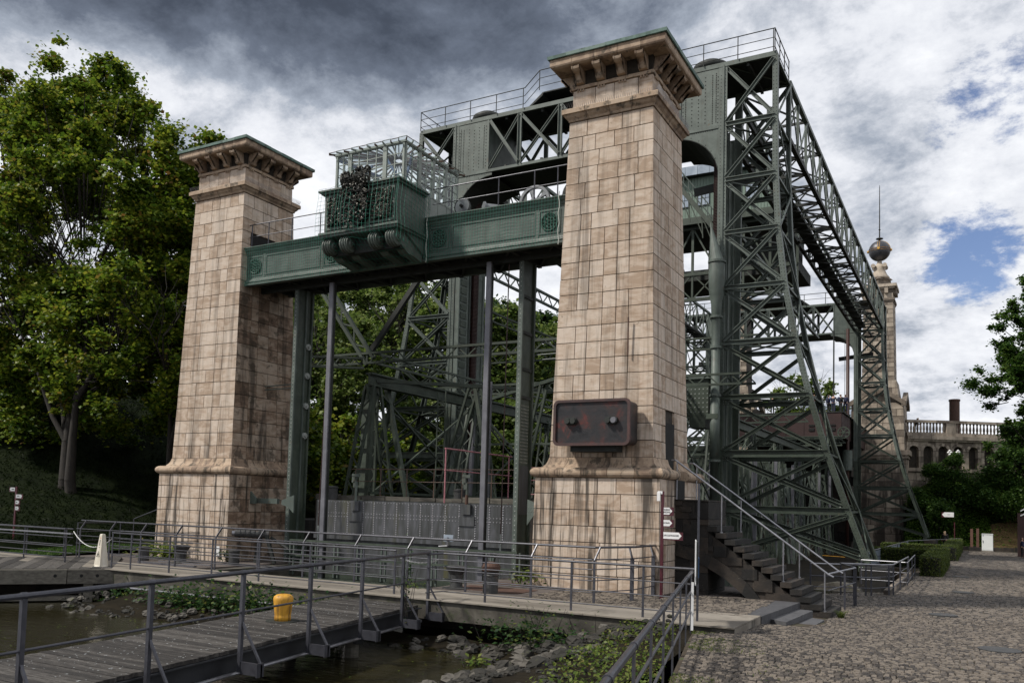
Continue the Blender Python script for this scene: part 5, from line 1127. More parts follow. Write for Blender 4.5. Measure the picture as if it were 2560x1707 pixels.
# trestle forest under the trough, seen through the right leg
TR = thing('trestle_row', 'rows of slim laced trestle legs and dark uprights crowding the pit behind the right leg', 'trestle', (XC, 60, 0))
rs = random.Random(21)
for i in range(7):
    y = 43 + i * 5.6
    for x in (-20.6, -17.6, -14.6, -11.9):
        laced('laced_leg', (x - .3, y, 5.2), (x - .95 + rs.uniform(-.2, .2), y, -1.3), .34, (1, 0, 0), M['paint_shade'] if rs.random() < .5 else M['paint'], n=9, par=TR, t=.075)
        laced('laced_leg', (x + .3, y, 5.2), (x + .9 + rs.uniform(-.2, .2), y, -1.3), .34, (1, 0, 0), M['paint'] if rs.random() < .4 else M['paint_shade'], n=9, par=TR, t=.075)
        if rs.random() < .4: q = MB(); q.box(x + .85, x + 1.02, y, y + .15, -1.3, 5.4); q.build('upright', M['guide'], TR)
    q = MB(); q.beam((-21.5, y, 5.35), (-11.4, y, 5.35), .2, .28); q.build('cap_beam', M['paint_shade'], TR)
    q = MB(); q.beam((-21.2, y, 2.0), (-11.6, y, 2.0), .08, .10); q.build('tie_beam', M['rust'] if i % 3 == 0 else M['paint_shade'], TR)
# upper canal trough end seen beyond
UC = thing('canal_bridge', 'red-brown riveted canal trough with a railed walkway beyond the far portal', 'canal bridge', (-15, 84, 8))
for k in range(7): q = MB(); x = -20.6 + k * 1.52; q.box(x + .015, x + 1.505, 76.0, 76.1, 8.75, 10.75); q.build('hull_plate', M['hull'], UC)
q = MB(); q.box(-20.6, -9.95, 76.1, 95, 8.75, 10.75); q.build('hull', M['hull'], UC); q = MB(); q.box(-20.7, -9.8, 75.95, 95, 10.75, 10.85); q.build('deck', M['dark'], UC); q = MB(); q.box(-20.6, -9.9, 75.8, 76.0, 8.5, 8.74); q.build('chord', M['paint_shade'], UC)
for x in (-17.2, -12.6, -10.9): q = MB(); q.box(x, x + .45, 75.94, 76.0, 9.2, 9.45); q.box(x, x + .45, 75.94, 76.0, 9.6, 9.75); q.build('vent_slot', M['black'], UC)
laced('lattice_beam', (-20.6, 76, 8.2), (-9.9, 76, 8.2), .5, (0, 0, 1), M['paint_shade'], n=30, par=UC, t=.06)
simple_rail('bridge_railing', 'far thin railing on top of the red-brown canal trough in front of the visitors', [V(-20.6, 76.1, 10.85), V(-9.9, 76.1, 10.85)], 1.05, [1.05, .7, .35], [V(-20.6 + 1.5 * k, 76.1, 10.85) for k in range(8)], .025, 'dark')
wheel('rope_pulley', 'small green spoked pulley at the end of the red-brown canal trough', -9.75, 75.7, 9.0, .5, .12, 6, 'paint_shade')
for x in (-11.3, -10.35): 
    T = thing('hanging_cable', 'thin vertical cable hanging from the far portal girder against the sky' if x < -11 else 'thinner cable nearer the far portal leg against the sky', 'cable', (x, 81, 11)); q = MB(); q.cyl((x, 81, 8.5), (x, 81, 18.8), .07 if x < -11 else .025, 6); q.build('cable', M['dark'], T)
# ------------------------------------------------------------------ far towers, wing wall
def far_tower(cx, cy, label, full=True):
    T = thing('globe_tower', label, 'tower', (cx, cy, -1), 'upper towers of the lift')
    def courses(h0, z0, h1, z1, rows, nper, name='stone_block'):
        rs = random.Random(int(z0 * 10 + cx))
        q = MB(); q.add([(cx + sx * h, cy + sy * h, z) for h, z in ((h0 - .06, z0), (h1 - .06, z1)) for sx, sy in ((-1, -1), (1, -1), (1, 1), (-1, 1))], [(0, 3, 2, 1), (4, 5, 6, 7), (0, 1, 5, 4), (1, 2, 6, 5), (2, 3, 7, 6), (3, 0, 4, 7)]); q.build('core', M['mortar'], T)
        for fc in (0, 1):
            for r in range(rows):
                za, zb_ = lerp(z0, z1, r / rows), lerp(z0, z1, (r + 1) / rows); cuts = [-1]; x = -1 + (1.0 if r % 2 else 2.0) / nper
                while x < 1 - .8 / nper: cuts.append(x + rs.uniform(-.06, .06)); x += 2.0 / nper
                cuts.append(1)
                for a, c in zip(cuts, cuts[1:]):
                    if not full and fc == 1: continue
                    q = MB(); g_ = .02; vs = []
                    for zz in (za + g_, zb_ - g_):
                        h = lerp(h0, h1, (zz - z0) / (z1 - z0))
                        for t_, ss in ((a, 1), (c, -1)):
                            u = t_ * h + (g_ * ss if abs(t_) < 1 else 0)
                            for dd in (h + rs.uniform(0, .015), h - .12): vs.append((cx + u * (1 if dd > h - .06 else .97), cy - dd, zz) if fc == 0 else (cx + dd, cy + u * (1 if dd > h - .06 else .97), zz))
                    q.add(vs, [(0, 2, 6, 4), (0, 4, 5, 1), (2, 3, 7, 6), (4, 6, 7, 5), (0, 1, 3, 2)]); q.build(name, M['farstone'], T, fix=False)
    def ledge(h, z, d, t): q = MB(); q.box(cx - h - d, cx + h + d, cy - h - d, cy + h + d, z, z + t); q.box(cx - h - d / 2, cx + h + d / 2, cy - h - d / 2, cy + h + d / 2, z - t * .6, z - .004); q.build('ledge_course', M['farstone'], T)
    courses(2.9, -1.5, 2.75, 8.2, 11, 4); ledge(2.75, 8.2, .35, .5)
    courses(2.55, 8.7, 2.45, 13.6, 7, 4); 
    # pediment on each visible face
    q = MB(); q.extrude([(cx - 2.7, 13.2), (cx, 15.0), (cx + 2.7, 13.2), (cx + 2.7, 13.7), (cx, 15.5), (cx - 2.7, 13.7)], 'y', cy - 2.75, cy - 2.3); q.extrude([(cy - 2.7, 13.2), (cy, 14.4), (cy + 2.7, 13.2), (cy + 2.7, 13.7), (cy, 14.9), (cy - 2.7, 13.7)], 'x', cx + 2.3, cx + 2.75); q.build('pediment', M['farstone'], T)
    courses(2.05, 13.6, 1.75, 16.0, 3, 3)
    courses(1.55, 16.0, 1.42, 24.4, 18, 3); ledge(1.42, 24.4, .14, .25); courses(1.4, 24.6, 1.4, 25.8, 2, 3); ledge(1.42, 25.8, .36, .3)
    for s in range(4):
        for k in (-.8, 0, .8):
            px, py_ = ((cx + k, cy - 1.55), (cx + 1.55, cy + k), (cx + k, cy + 1.55), (cx - 1.55, cy + k))[s]; q = MB(); q.box(px - .17, px + .17, py_ - .17, py_ + .17, 25.15, 25.78); q.build('bracket', M['farstone'], T)
    q = MB(); q.lathe((cx, cy, 26.1), [(1.5, 0), (1.4, .15), (1.15, .3), (1.1, .7), (1.3, .75), (1.1, .95)], 4); q.build('cap_block', M['farstone'], T)
    q = MB(); q.lathe((cx, cy, 27.0), [(1.0, 0), (1.0, .2), (.75, .5), (.55, 1.0), (.62, 1.3), (.5, 1.5), (.28, 1.7), (.22, 2.0)], 18); q.build('globe_foot', M['farstone'], T, smooth=True)
    for a in range(4): q = MB(); x_, y_ = cx + .8 * math.cos(a * 1.57 + .78), cy + .8 * math.sin(a * 1.57 + .78); q.cyl((x_, y_ - .15, 28.4), (x_, y_ + .15, 28.4), .22, 12); q.build('scroll', M['farstone'], T)
    q = MB(); n = 22; prof = [(max(.02, 1.08 * math.sin(math.pi * i / n)), 30.1 - 1.08 * math.cos(math.pi * i / n)) for i in range(n + 1)]; q.lathe((cx, cy, 0), prof, 30); gl = q.build('globe', M['globe'], T, smooth=True)
    q = MB()
    for z, r in ((30.22, 1.085), (30.02, 1.095)): q.lathe((cx, cy, z), [(r, -.02), (r + .03, 0), (r, .02)], 30)
    for e in (-.09, .09):
        for k in range(12):
            a, b_ = (k / 12) * math.pi / 2, ((k + 1) / 12) * math.pi / 2
            for sx, sy in ((0, -1), (1, 0)):
                f = lambda t: V(cx + sx * 1.1 * math.cos(t) + (e if sy else 0), cy + sy * 1.1 * math.cos(t) + (e if sx else 0), 30.1 + 1.1 * math.sin(t)); q.beam(f(a), f(b_), .03, .03)
    q.build('gilt_band', M['gold'], gl)
    q = MB()
    for sx, sy in ((0, -1), (1, 0), (-1, 0)): q.cyl((cx + sx * 1.05, cy + sy * 1.05, 30.12), (cx + sx * 1.22, cy + sy * 1.22, 30.12), .13, 12)
    q.build('gilt_stud', M['gold'], gl)
    q = MB(); q.lathe((cx, cy, 31.15), [(.1, 0), (.1, .2), (.38, .25), (.34, .32), (.07, .36), (.06, 1.2), (.13, 1.25), (.06, 1.3), (.035, 5.8), (.02, 6.1)], 10); q.build('mast', M['dark'], T)
    return T
far_tower(-8.85, 96.0, 'slender weathered stone tower with a dark gilt banded globe and mast beyond the lift')
far_tower(-23.9, 96.0, 'stone tower glimpsed through the steelwork left of the globe tower', False)
WW = thing('wing_wall', 'curved masonry wing wall with arched niches and a balustrade on the far bank', 'wall', (-1, 98, -1))
line = [(-6.2, 95.2), (-3.6, 96.6), (-.9, 98.2), (1.9, 100.1), (4.8, 102.2), (8.5, 105.0)]
for i, ((xa, ya), (xb, yb)) in enumerate(zip(line, line[1:])):
    d = V(xb - xa, yb - ya, 0); L_ = d.length; d.normalize(); nrm = V(d.y, -d.x, 0)
    def P(u, w, z): p = V(xa, ya, 0) + d * u + nrm * w; return (p.x, p.y, z)
    def wb(name, u0, u1, w0, w1, z0_, z1_, mat='farstone'):
        q = MB(); v = [P(u, w, z) for z in (z0_, z1_) for u, w in ((u0, w0), (u1, w0), (u1, w1), (u0, w1))]
        q.add(v, [(0, 3, 2, 1), (4, 5, 6, 7), (0, 1, 5, 4), (1, 2, 6, 5), (2, 3, 7, 6), (3, 0, 4, 7)]); return q.build(name, M[mat], WW)
    wb('wall_core', 0, L_, -1.2, -.45, -1.5, 10.6, 'mortar')
    # lower masonry courses
    for r in range(9):
        za, zb_ = -1.0 + r * .85, -1.0 + (r + 1) * .85 - .03; nb = 3; 
        for k in range(nb): wb('stone_block', L_ * k / nb + .02, L_ * (k + 1) / nb - .02, -.45, rnd.uniform(0, .03), za, zb_)
    wb('ledge_course', 0, L_, -.45, .25, 6.7, 7.05)
    # two niches a bay
    for k in range(2 if i < 4 else 2):
        u0, u1 = L_ * k / 2, L_ * (k + 1) / 2; um = (u0 + u1) / 2; r = .5; zc = 8.45
        for (a, b_) in ((u0 + .01, um - r), (um + r, u1 - .01)):
            for z0_ in (7.07, 7.66, 8.25): wb('stone_block', a, b_, -.45, rnd.uniform(0, .03), z0_, z0_ + .57)
        # arch stones
        na = 7
        for j in range(na):
            a0, a1 = math.pi * j / na, math.pi * (j + 1) / na; q = MB(); v = []
            for w in (.04, -.45):
                for a, rr in ((a0, r), (a0, r + .28), (a1, r + .28), (a1, r)): v.append(P(um + rr * math.cos(a), w, zc + .4 + rr * math.sin(a)))
            q.add(v, [(0, 1, 2, 3), (4, 7, 6, 5), (0, 4, 5, 1), (1, 5, 6, 2), (2, 6, 7, 3), (3, 7, 4, 0)]); q.build('arch_stone', M['farstone'], WW)
        for s_ in (-1, 1):
            q = MB(); pts = [(um + s_ * (r + .28) * math.cos(a * math.pi / 12), zc + .4 + (r + .28) * math.sin(a * math.pi / 12)) for a in range(7)] + [(um, 10.0), (um + s_ * (u1 - u0) / 2 - s_ * .01, 10.0), (um + s_ * ((u1 - u0) / 2 - .01), zc + .4)]
            n_ = len(pts); v = [P(u, .0, z) for u, z in pts] + [P(u, -.45, z) for u, z in pts]; q.add(v, [tuple(range(n_)), tuple(range(2 * n_ - 1, n_ - 1, -1))] + [(j, j + n_, (j + 1) % n_ + n_, (j + 1) % n_) for j in range(n_)]); q.build('spandrel', M['farstone'], WW)
    wb('cornice', 0, L_, -.6, .35, 10.0, 10.35); wb('cornice', 0, L_, -.6, .2, 9.82, 9.998)
    wb('balustrade_plinth', 0, L_, -.3, .15, 10.352, 10.7); wb('coping', 0, L_, -.35, .2, 11.72, 11.98)
    nb = 9
    for k in range(nb):
        u = L_ * (k + .5) / nb
        if k == nb // 2 and i % 2: wb('pier', u - .5, u + .5, -.3, .15, 10.7, 11.72); continue
        p = P(u, -.08, 0); q = MB(); q.lathe((p[0], p[1], 10.7), [(.11, 0), (.11, .08), (.07, .14), (.115, .35), (.10, .55), (.06, .8), (.10, .94), (.10, 1.02)], 8); q.build('baluster', M['farstone'], WW)
for i, x in enumerate((-2.3, -1.55)):
    T = thing('wall_lamp', 'white globe cluster lamp on the wing wall, %s of the pair' % ('left one' if i == 0 else 'right one'), 'lamp', (x, 96.6, 8.6), 'lamps on the wing wall')
    q = MB(); q.cyl((x, 97.0 + i * .4, 8.2), (x, 96.4, 8.4), .04, 6); q.build('arm', M['dark'], T)
    for a, b_ in ((-.12, .1), (.12, .1), (0, -.1), (0, .26)): q = MB(); q.lathe((x + a, 96.3, 8.55 + b_), [(.02, -.13), (.11, -.07), (.13, 0), (.11, .07), (.02, .13)], 10); q.build('glass_globe', M['signwhite'], T, smooth=True)
T = thing('chimney_stack', 'plain rust-brown chimney standing behind the balustrade', 'chimney', (-1.9, 101, 10)); q = MB(); q.lathe((-1.95, 101, 10), [(.5, 0), (.5, 4.4), (.56, 4.42), (.56, 4.6), (.5, 4.62)], 16); q.build('stack', M['rust'], T)

# ------------------------------------------------------------------ stone stair beside the right tower
SS = thing('stone_stair', 'dark weathered stone staircase with a flying arch climbing to the right tower door', 'stairs', (-3.1, 22.2, -.34))
NY0, NY1 = 21.72, 23.45; X1, TRD, RIS, ZB = -3.06, .232, .163, -.345
for k in range(17):
    xa = X1 - TRD * (k + 1) - .035; xb = X1 - TRD * k; z1_ = ZB + RIS * (k + 1)
    q = MB(); q.box(xa, xb + rnd.uniform(0, .012), NY0 - .03, NY1, z1_ - .135, z1_); q.build('step', M['darkstone'], SS)
    # course under the step, until the arch
    zb_ = z1_ - .14
    if k < 4:
        q = MB(); q.box(xa - .2, xb - .02, NY0, NY1 - .05, -1.0, zb_); q.build('stone_block', M['darkstone'], SS)
AP = [(-4.0, -.6), (-4.75, -.40), (-5.09, .03), (-5.66, .48), (-6.28, .81), (-7.2, 1.05)]
def arch_z(x):   # underside of the flying arch
    for (xa, za), (xb, zb__) in zip(AP, AP[1:]):
        if xb <= x <= xa: return lerp(za, zb__, (xa - x) / (xa - xb))
    return -.6
rs = random.Random(6)
for j in range(16):    # level courses of dark ashlar between the steps and the arch
    z0_, z1_ = -.62 + j * .27, -.62 + (j + 1) * .27 - .008
    xr = X1 - TRD * max(0, (z1_ + .16 - ZB) / RIS) - .02     # the stair line limits the right end
    x = xr
    while x > -6.9:
        w = rs.uniform(.34, .62); xa = max(x - w, -6.95); top_ok = True
        za = max(z0_, arch_z(xa) + .28, arch_z(x) + .28) if x < -4.4 else z0_
        if za < z1_ - .03 and xr > -6.8:
            q = MB(); q.box(xa + .006, x - .006, NY0 + rs.uniform(0, .04), NY1 - .08, za, z1_); q.build('stone_block', M['darkstone'], SS)
        x = xa
        if x <= -6.94: break
core = [(X1 - TRD * (k + .95), ZB + RIS * k - .02) for k in range(1, 17)]
core = [(-3.35, -.6)] + core + [(-6.9, 1.1)] + [(x + .06, z + .12) for x, z in AP[::-1][1:]]
q = MB(); q.extrude(core, 'y', NY0 + .06, NY1 - .12); q.build('wall_core', M['darkstone'], SS)
for k in range(5):
    xa, xb = -4.75 - k * .44, -4.75 - (k + 1) * .44
    pts = [(lerp(xa, xb, i / 3), arch_z(lerp(xa, xb, i / 3))) for i in range(4)]; pts2 = [(x + .10, z + .29) for x, z in pts]
    q = MB(); q.extrude(pts + pts2[::-1], 'y', NY0 - .03, NY1 - .05); q.build('arch_stone', M['darkstone'], SS)
for r in range(6):   # pier and landing against the tower
    for c_ in range(2):
        q = MB(); xa = -7.05 + c_ * .5 + (.12 if r % 2 else 0) * c_; q.box(xa, (xa + .49 - (0 if c_ else -.12 * (r % 2))) if c_ == 0 else -6.08, NY0 + rnd.uniform(0, .03), NY1, -.35 + r * .46, -.35 + (r + 1) * .46 - .01); q.build('stone_block', M['darkstone'], SS)
q = MB(); q.box(-7.05, -6.98 + .9, NY0 - .03, NY1 + .03, 2.41, 2.45); q.build('landing', M['darkstone'], SS)
for yy, lab in ((NY0 + .05, 'front galvanised handrail of the stone staircase'), (NY1 - .05, 'rear galvanised handrail of the stone staircase')):
    d = V(-3.74, 0, 2.68); p0 = V(-3.24, yy, .80)
    base = [V(-3.0, yy, .72 - .85 * 0 - .0), ]
    T = thing('stair_handrail', lab, 'handrail', (-3.2, yy, -.2), 'handrails of the stone staircase')
    q = MB(); q.path([V(-3.02, yy, .66), V(-3.14, yy, .72), V(-7.0, yy, 3.49), V(-7.1, yy, 3.49)], .024, 8); q.build('rail', M['galv'], T)
    for x in ((-3.22, -4.2, -5.75, -6.95) if yy < 22 else (-4.1, -5.65, -6.9)):
        k = (X1 - x) / TRD; zf = ZB + RIS * math.ceil(k) if x > -7 else 2.42; q = MB(); q.cyl((x, yy, zf), (x, yy, .72 + (-3.14 - x) * .7176), .018, 8); q.build('post', M['galv'], T)
        if x > -6: q = MB(); q.cyl((x, yy, zf), (x, yy, zf + .03), .04, 8); q.build('foot', M['galv'], T)
# three low dark steps
LS = thing('low_steps', 'three broad dark basalt steps between the walkway end and the plaza', 'steps', (-3.6, 19.5, -.3))
for i, (poly, z) in enumerate((([(-4.28, 18.40), (-3.93, 18.15), (-3.76, 21.6), (-4.35, 21.6)], .015), ([(-3.90, 18.9), (-3.52, 18.6), (-3.40, 21.2), (-3.75, 21.3)], -.115), ([(-3.45, 19.2), (-3.08, 19.1), (-3.05, 20.6), (-3.38, 20.8)], -.235))):
    q = MB(); q.extrude(poly, 'z', z - .5, z); q.build('step', M['slab'], LS)
# sloping concrete end of the walkway
q = MB(); q.extrude([(-5.3, 17.45), (-5.3, 18.05), (-3.95, 18.15), (-3.86, 16.3), (-3.88, 15.7)], 'z', -.4, .028); q.build('ramp_end', M['concrete'], wk)

AB = thing('abutment', 'dark masonry abutment closing the lift pit below the red-brown canal trough', 'abutment', (-17, 86.5, -1))
for r in range(11):
    for k in range(9): q = MB(); x = -27.5 + k * 1.9 + (r % 2) * .8; q.box(x + .02, x + 1.88, 86.2 + rnd.uniform(0, .05), 86.6, -1.3 + r * .88, -1.3 + (r + 1) * .88 - .03); q.build('stone_block', M['darkstone'], AB)
q = MB(); q.box(-27.5, -10.4, 86.6, 95, -1.3, 8.4); q.build('core', M['mortar'], AB)
# ------------------------------------------------------------------ railings round the canal
def bent_post(p, h, r=.022, lean=.16, mat='rail', flat=None):
    q = MB(); q.box(p.x - .028, p.x + .028, p.y - .012, p.y + .012, p.z, p.z + h * .78); q.beam(p + V(0, 0, h * .77), p + V(lean * .45, lean, h), .05, .022, up=(1, 0, 0)); return q
# front railing of the walkway, in two lengths
for lab, xa, xb, px in (('long grey railing on the near edge of the concrete walkway, left of the pier', -21.85, -11.75, (-21.82, -21.0, -19.4, -17.75, -16.05, -14.35, -12.7, -11.78)), ('grey railing on the near edge of the concrete walkway, right of the pier', -10.45, -4.72, (-9.35, -7.3, -5.75))):
    T = thing('walkway_railing', lab, 'railing', (xa, 15.95, 0), 'railings of the concrete walkway')
    Y = 15.98
    for h, r in ((1.06, .024), (.82, .013), (.62, .013), (.42, .013), (.20, .013)) if xa < -20 else ((1.06, .024), (.77, .013), (.50, .013), (.22, .013)):
        q = MB(); pts = [V(xa, Y, h), V(xb, Y, h)]
        if xa > -12: pts = [V(xa - .22, Y - .35, h - .02)] + pts
        q.path(pts, r, 8); q.build('rail', M['rail'], T)
    for x in px: q = MB(); q.box(x - .022, x + .022, Y - .012, Y + .012, .03, 1.05); q.build('post', M['rail'], T)
# rear railing with bent tops
T = thing('walkway_railing', 'grey railing with bent post tops on the far edge of the walkway before the towers', 'railing', (-26.5, 17.9, 0), 'railings of the concrete walkway')
Y = 17.75
for h, dy, dx, r in ((1.27, .17, .08, .026), (1.0, 0, 0, .015), (.78, 0, 0, .013), (.53, 0, 0, .013), (.27, 0, 0, .013)):
    q = MB(); q.path([V(-26.1, Y + dy, h), V(-7.6, Y + dy, h), V(-7.1, Y + 1.2 + dy, h), V(-7.05, Y + 2.75 + dy, h)], r, 8); q.build('rail', M['rail'], T)
for x in (-25.9, -24.4, -22.9, -21.3, -19.6, -17.9, -16.2, -14.4, -12.7, -10.95, -9.15, -7.55): bent_post(V(x, Y, 0), 1.28).build('post', M['rail'], T)
for p in ((-7.1, Y + 1.2), (-7.07, Y + 2.6)): q = MB(); q.box(p[0] - .045, p[0] + .045, p[1] - .02, p[1] + .02, 0, 1.02); q.beam((p[0], p[1], 1.0), (p[0] - .12, p[1] + .1, 1.28), .09, .03, up=(1, 0, 0)); q.build('post', M['rail'], T)
# bits of railing further left
simple_rail('walkway_railing', 'grey five bar railing beside the timber jetty at the left edge', [V(-34, 17.3, 0), V(-25.3, 17.1, 0)], 1.02, [1.02, .75, .5, .25], [V(x, 17.2, 0) for x in (-32.4, -30.0, -27.9, -25.9)], .022, group='railings of the concrete walkway')
simple_rail('jetty_railing', 'grey railing with a pale flat cap on the left timber jetty', [V(-34, 16.3, 0), V(-24.2, 16.1, 0)], 1.08, [1.08, .55, .22], [V(x, 16.2, .02) for x in (-30.8, -28.6, -26.4, -24.3)], .024)
q = MB(); q.box(-34, -23.8, 16.0, 16.08, .93, .97); o = q.build('cap_board', M['galv'], bpy.data.objects['jetty_railing'])
simple_rail('walkway_railing', 'short railing turning away behind the chained gap left of the left tower', [V(-27.0, 18.4, 0), V(-27.2, 20.2, 0), V(-23.5, 20.3, 0)], 1.15, [1.15, .85, .55, .25], [V(-27.0, 18.4, 0), V(-27.2, 20.2, 0), V(-25.3, 20.25, 0)], .02, group='railings of the concrete walkway')
simple_rail('slope_handrail', 'single handrail climbing the dark slope beside the left tower', [V(-29.5, 22.5, .2), V(-26.2, 26.5, 2.6)], 1.0, [1.0], [V(-29.5, 22.5, .2), V(-28, 24.3, 1.2)], .022)
# chains
def chain(label, a, b_, sag, mat='galv', n=34):
    T = thing('chain', label, 'chain', tuple(a)); a, b_ = V(*a), V(*b_)
    for k in range(n):
        t0, t1 = k / n, (k + 1) / n; f = lambda t: a.lerp(b_, t) - V(0, 0, sag * 4 * t * (1 - t)); p, r_ = f(t0), f(t1); d = (r_ - p); q = MB(); s_ = d.normalized().cross(V(0, 0, 1) if k % 2 else V(0, 1, 0)).normalized() * .012
        q.path([p, p + d * .3 + s_, p + d * .8 + s_, r_ + d * .12, p + d * .8 - s_, p + d * .3 - s_, p], .005, 4); q.build('chain_link', M[mat], T)
chain('pale chain hanging between the railings behind the caution cone', (-25.3, 17.1, .95), (-21.85, 16.0, .92), .38, 'signwhite')
chain('thin steel chain across the end of the timber pier', (-11.75, 15.98, .95), (-10.5, 15.9, .93), .12, n=24)
# ------------------------------------------------------------------ timber pier with girder and railing
PR = thing('timber_pier', 'grey timber decked pier on steel girders running from the lower left corner to the walkway', 'pier', (-10.5, 10, 0))
def prx(y): return -9.88 - .17 * (y - 10.2)
ang = math.atan(.17); PW = 2.2
y = -1.0
rs = random.Random(4); meshes = []
for k in range(6):
    q = MB(); q.box(-PW, 0, -.052, .052, -.055, 0); 
    vs = [(x + 0, yy, z) for x, yy, z in q.v]; q.v = vs; meshes.append(q.mesh('plank', M['wood']))
while y < 15.55:
    link(rs.choice(meshes), 'plank', PR, loc=(prx(y) + rs.uniform(-.012, .012), y, -.07 + rs.uniform(-.004, .004)), rot=(0, 0, rs.uniform(-.002, .002) + ang * 0 + 0.0)); y += .112
q = MB(); rs = random.Random(77)
for k in range(420):
    yy = rs.uniform(6.5, 15.4); xx = prx(yy) - rs.uniform(.03, PW - .05); r = rs.uniform(.006, .016)
    q.add([(xx + r * math.cos(a * 1.2566) * 1.3, yy + r * math.sin(a * 1.2566), -.0635) for a in range(5)], [(0, 1, 2, 3, 4)])
q.build('deck_specks', M['signdim'], PR, fix=False, kind='stuff')
q = MB(); q.beam((prx(-1) - .06, -1, -.27), (prx(15.6) - .06, 15.6, -.27), .05, .28); q.beam((prx(-1) - .02, -1, -.14), (prx(15.6) - .02, 15.6, -.14), .16, .02); q.beam((prx(-1) - .02, -1, -.41), (prx(15.6) - .02, 15.6, -.41), .16, .02); q.build('edge_girder', M['ironbeam'], PR)
q = MB(); q.beam((prx(-1) - PW + .06, -1, -.27), (prx(15.6) - PW + .06, 15.6, -.27), .05, .28); q.build('edge_girder', M['ironbeam'], PR)
q = MB(); q.cyl((prx(-1) + .06, -1, -.42), (prx(15.6) + .06, 15.6, -.42), .03, 8); q.build('pipe', M['galv'], PR)
for yy in (4, 8.6, 13.2):
    for w in (.3, PW - .3): q = MB(); q.cyl((prx(yy) - w, yy, -2.5), (prx(yy) - w, yy, -.2), .13, 12); q.build('pile', M['beamwood'], PR)
    q = MB(); q.beam((prx(yy) - .1, yy, -.5), (prx(yy) - PW + .1, yy, -.5), .18, .16); q.build('cross_beam', M['ironbeam'], PR)
T = thing('pier_railing', 'dark grey two bar railing with braced posts along the right side of the timber pier', 'railing', (-10, 10, 0))
def rlx(y): return prx(y) + .17
for h, r in ((1.08, .034), (.5, .017)): q = MB(); q.path([V(rlx(-1), -1, h), V(rlx(15.75), 15.75, h)], r, 10); q.build('rail', M['rail'], T, smooth=False)
for yy in (1.9, 3.7, 5.5, 7.35, 9.2, 11.0, 12.75, 14.45, 15.7):
    x = rlx(yy); q = MB(); q.box(x - .028, x + .028, yy - .028, yy + .028, -.38, 1.06); q.build('post', M['rail'], T)
    q = MB(); q.cyl((x - .005, yy - .03, 1.08), (x + .005, yy + .03, 1.08), .042, 12); q.build('collar', M['rail'], T)
    q = MB(); q.beam((x + .02, yy, .35), (x + .42, yy, -.22), .03, .03); q.build('brace', M['rail'], T)
    q = MB(); q.box(x + .03, x + .44, yy - .015, yy + .015, -.40, -.22); q.box(x + .42, x + .44, yy - .09, yy + .05, -.40, -.20); q.build('brace_foot', M['rail'], T)
YB = thing('mooring_bollard', 'chunky yellow painted mooring bollard on the timber pier', 'bollard', (-11.25, 11.85, -.07), 'mooring bollards')
q = MB(); q.lathe((-11.25, 11.85, -.068), [(.30, 0), (.30, .012)], 24); q.build('base_plate', M['dark'], YB)
q = MB(); q.lathe((-11.25, 11.85, -.056), [(.15, 0), (.15, .08), (.145, .095), (.15, .12), (.165, .26), (.178, .36), (.182, .40), (.17, .44), (.13, .47), (.06, .485)], 26); q.build('bollard_body', M['yellow'], YB, smooth=True)
for i, (x, y, lab, kind) in enumerate(((-24.2, 18.9, 'dark grey drum bollard behind the rear railing, nearest the left tower front corner', 0), (-22.75, 19.2, 'flared grey bollard in front of the left tower face', 1), (-21.1, 19.9, 'small dark drum bollard at the corner of the left tower', 0), (-11.75, 18.6, 'flared pale grey iron bollard on the right apron by the gate', 1), (-11.1, 19.3, 'dark squat bollard between the two taller ones on the right apron', 0), (-10.5, 18.2, 'tall bollard with a rusty cap on the right apron', 2), (-20.3, 23.6, 'grey bollard on the quay above the gate, left', 3), (-15.9, 25.2, 'small bollard on the quay above the gate, right', 3))):
    T = thing('mooring_bollard', lab, 'bollard', (x, y, 0), 'mooring bollards'); s_ = 1
    prof = {0: [(.17, 0), (.17, .40), (.19, .42), (.19, .46), (.05, .48)], 1: [(.36, 0), (.36, .02), (.17, .04), (.155, .15), (.17, .36), (.27, .50), (.28, .55), (.20, .58), (.05, .59)], 2: [(.19, 0), (.19, .42), (.21, .44), (.19, .46), (.19, .52), (.235, .56), (.235, .66), (.20, .72), (.06, .78)], 3: [(.2, 0), (.2, .4), (.22, .42), (.22, .48), (.1, .5)]}[kind]
    z_ = 2.18 if kind == 3 else 0
    q = MB(); q.lathe((x, y, z_), prof[:-3] if kind == 2 else prof, 20); q.build('bollard_body', M['castiron'], T, smooth=False)
    if kind == 2: q = MB(); q.lathe((x, y, z_), prof[-5:], 20); q.build('cap', M['rust'], T)
# caution cone
CN = thing('caution_cone', 'off-white square caution cone with a slip symbol standing on the timber jetty', 'cone', (-23.62, 16.25, .02))
cx, cy = -22.45, 16.1
q = MB(); q.lathe((cx, cy, .03), [(.20, 0), (.20, .03), (.16, .06)], 16); q.build('base', M['white'], CN)
q = MB(); q.add([(cx + sx * h, cy + sy * h, z) for h, z in ((.14, .08), (.055, .97), (.04, 1.0)) for sx, sy in ((-1, -1), (1, -1), (1, 1), (-1, 1))], [(0, 1, 5, 4), (1, 2, 6, 5), (2, 3, 7, 6), (3, 0, 4, 7), (4, 5, 9, 8), (5, 6, 10, 9), (6, 7, 11, 10), (7, 4, 8, 11), (8, 9, 10, 11)]); q.build('cone_body', M['white'], CN)
def on_front(z): return cy - lerp(.14, .055, (z - .08) / .89) - .004
def flat(pts, mat, name):
    q = MB(); q.add([(cx + x * .85, on_front(z * .85), z * .85) for x, z in pts], [tuple(range(len(pts)))]); q.build(name, mat, CN, fix=False)
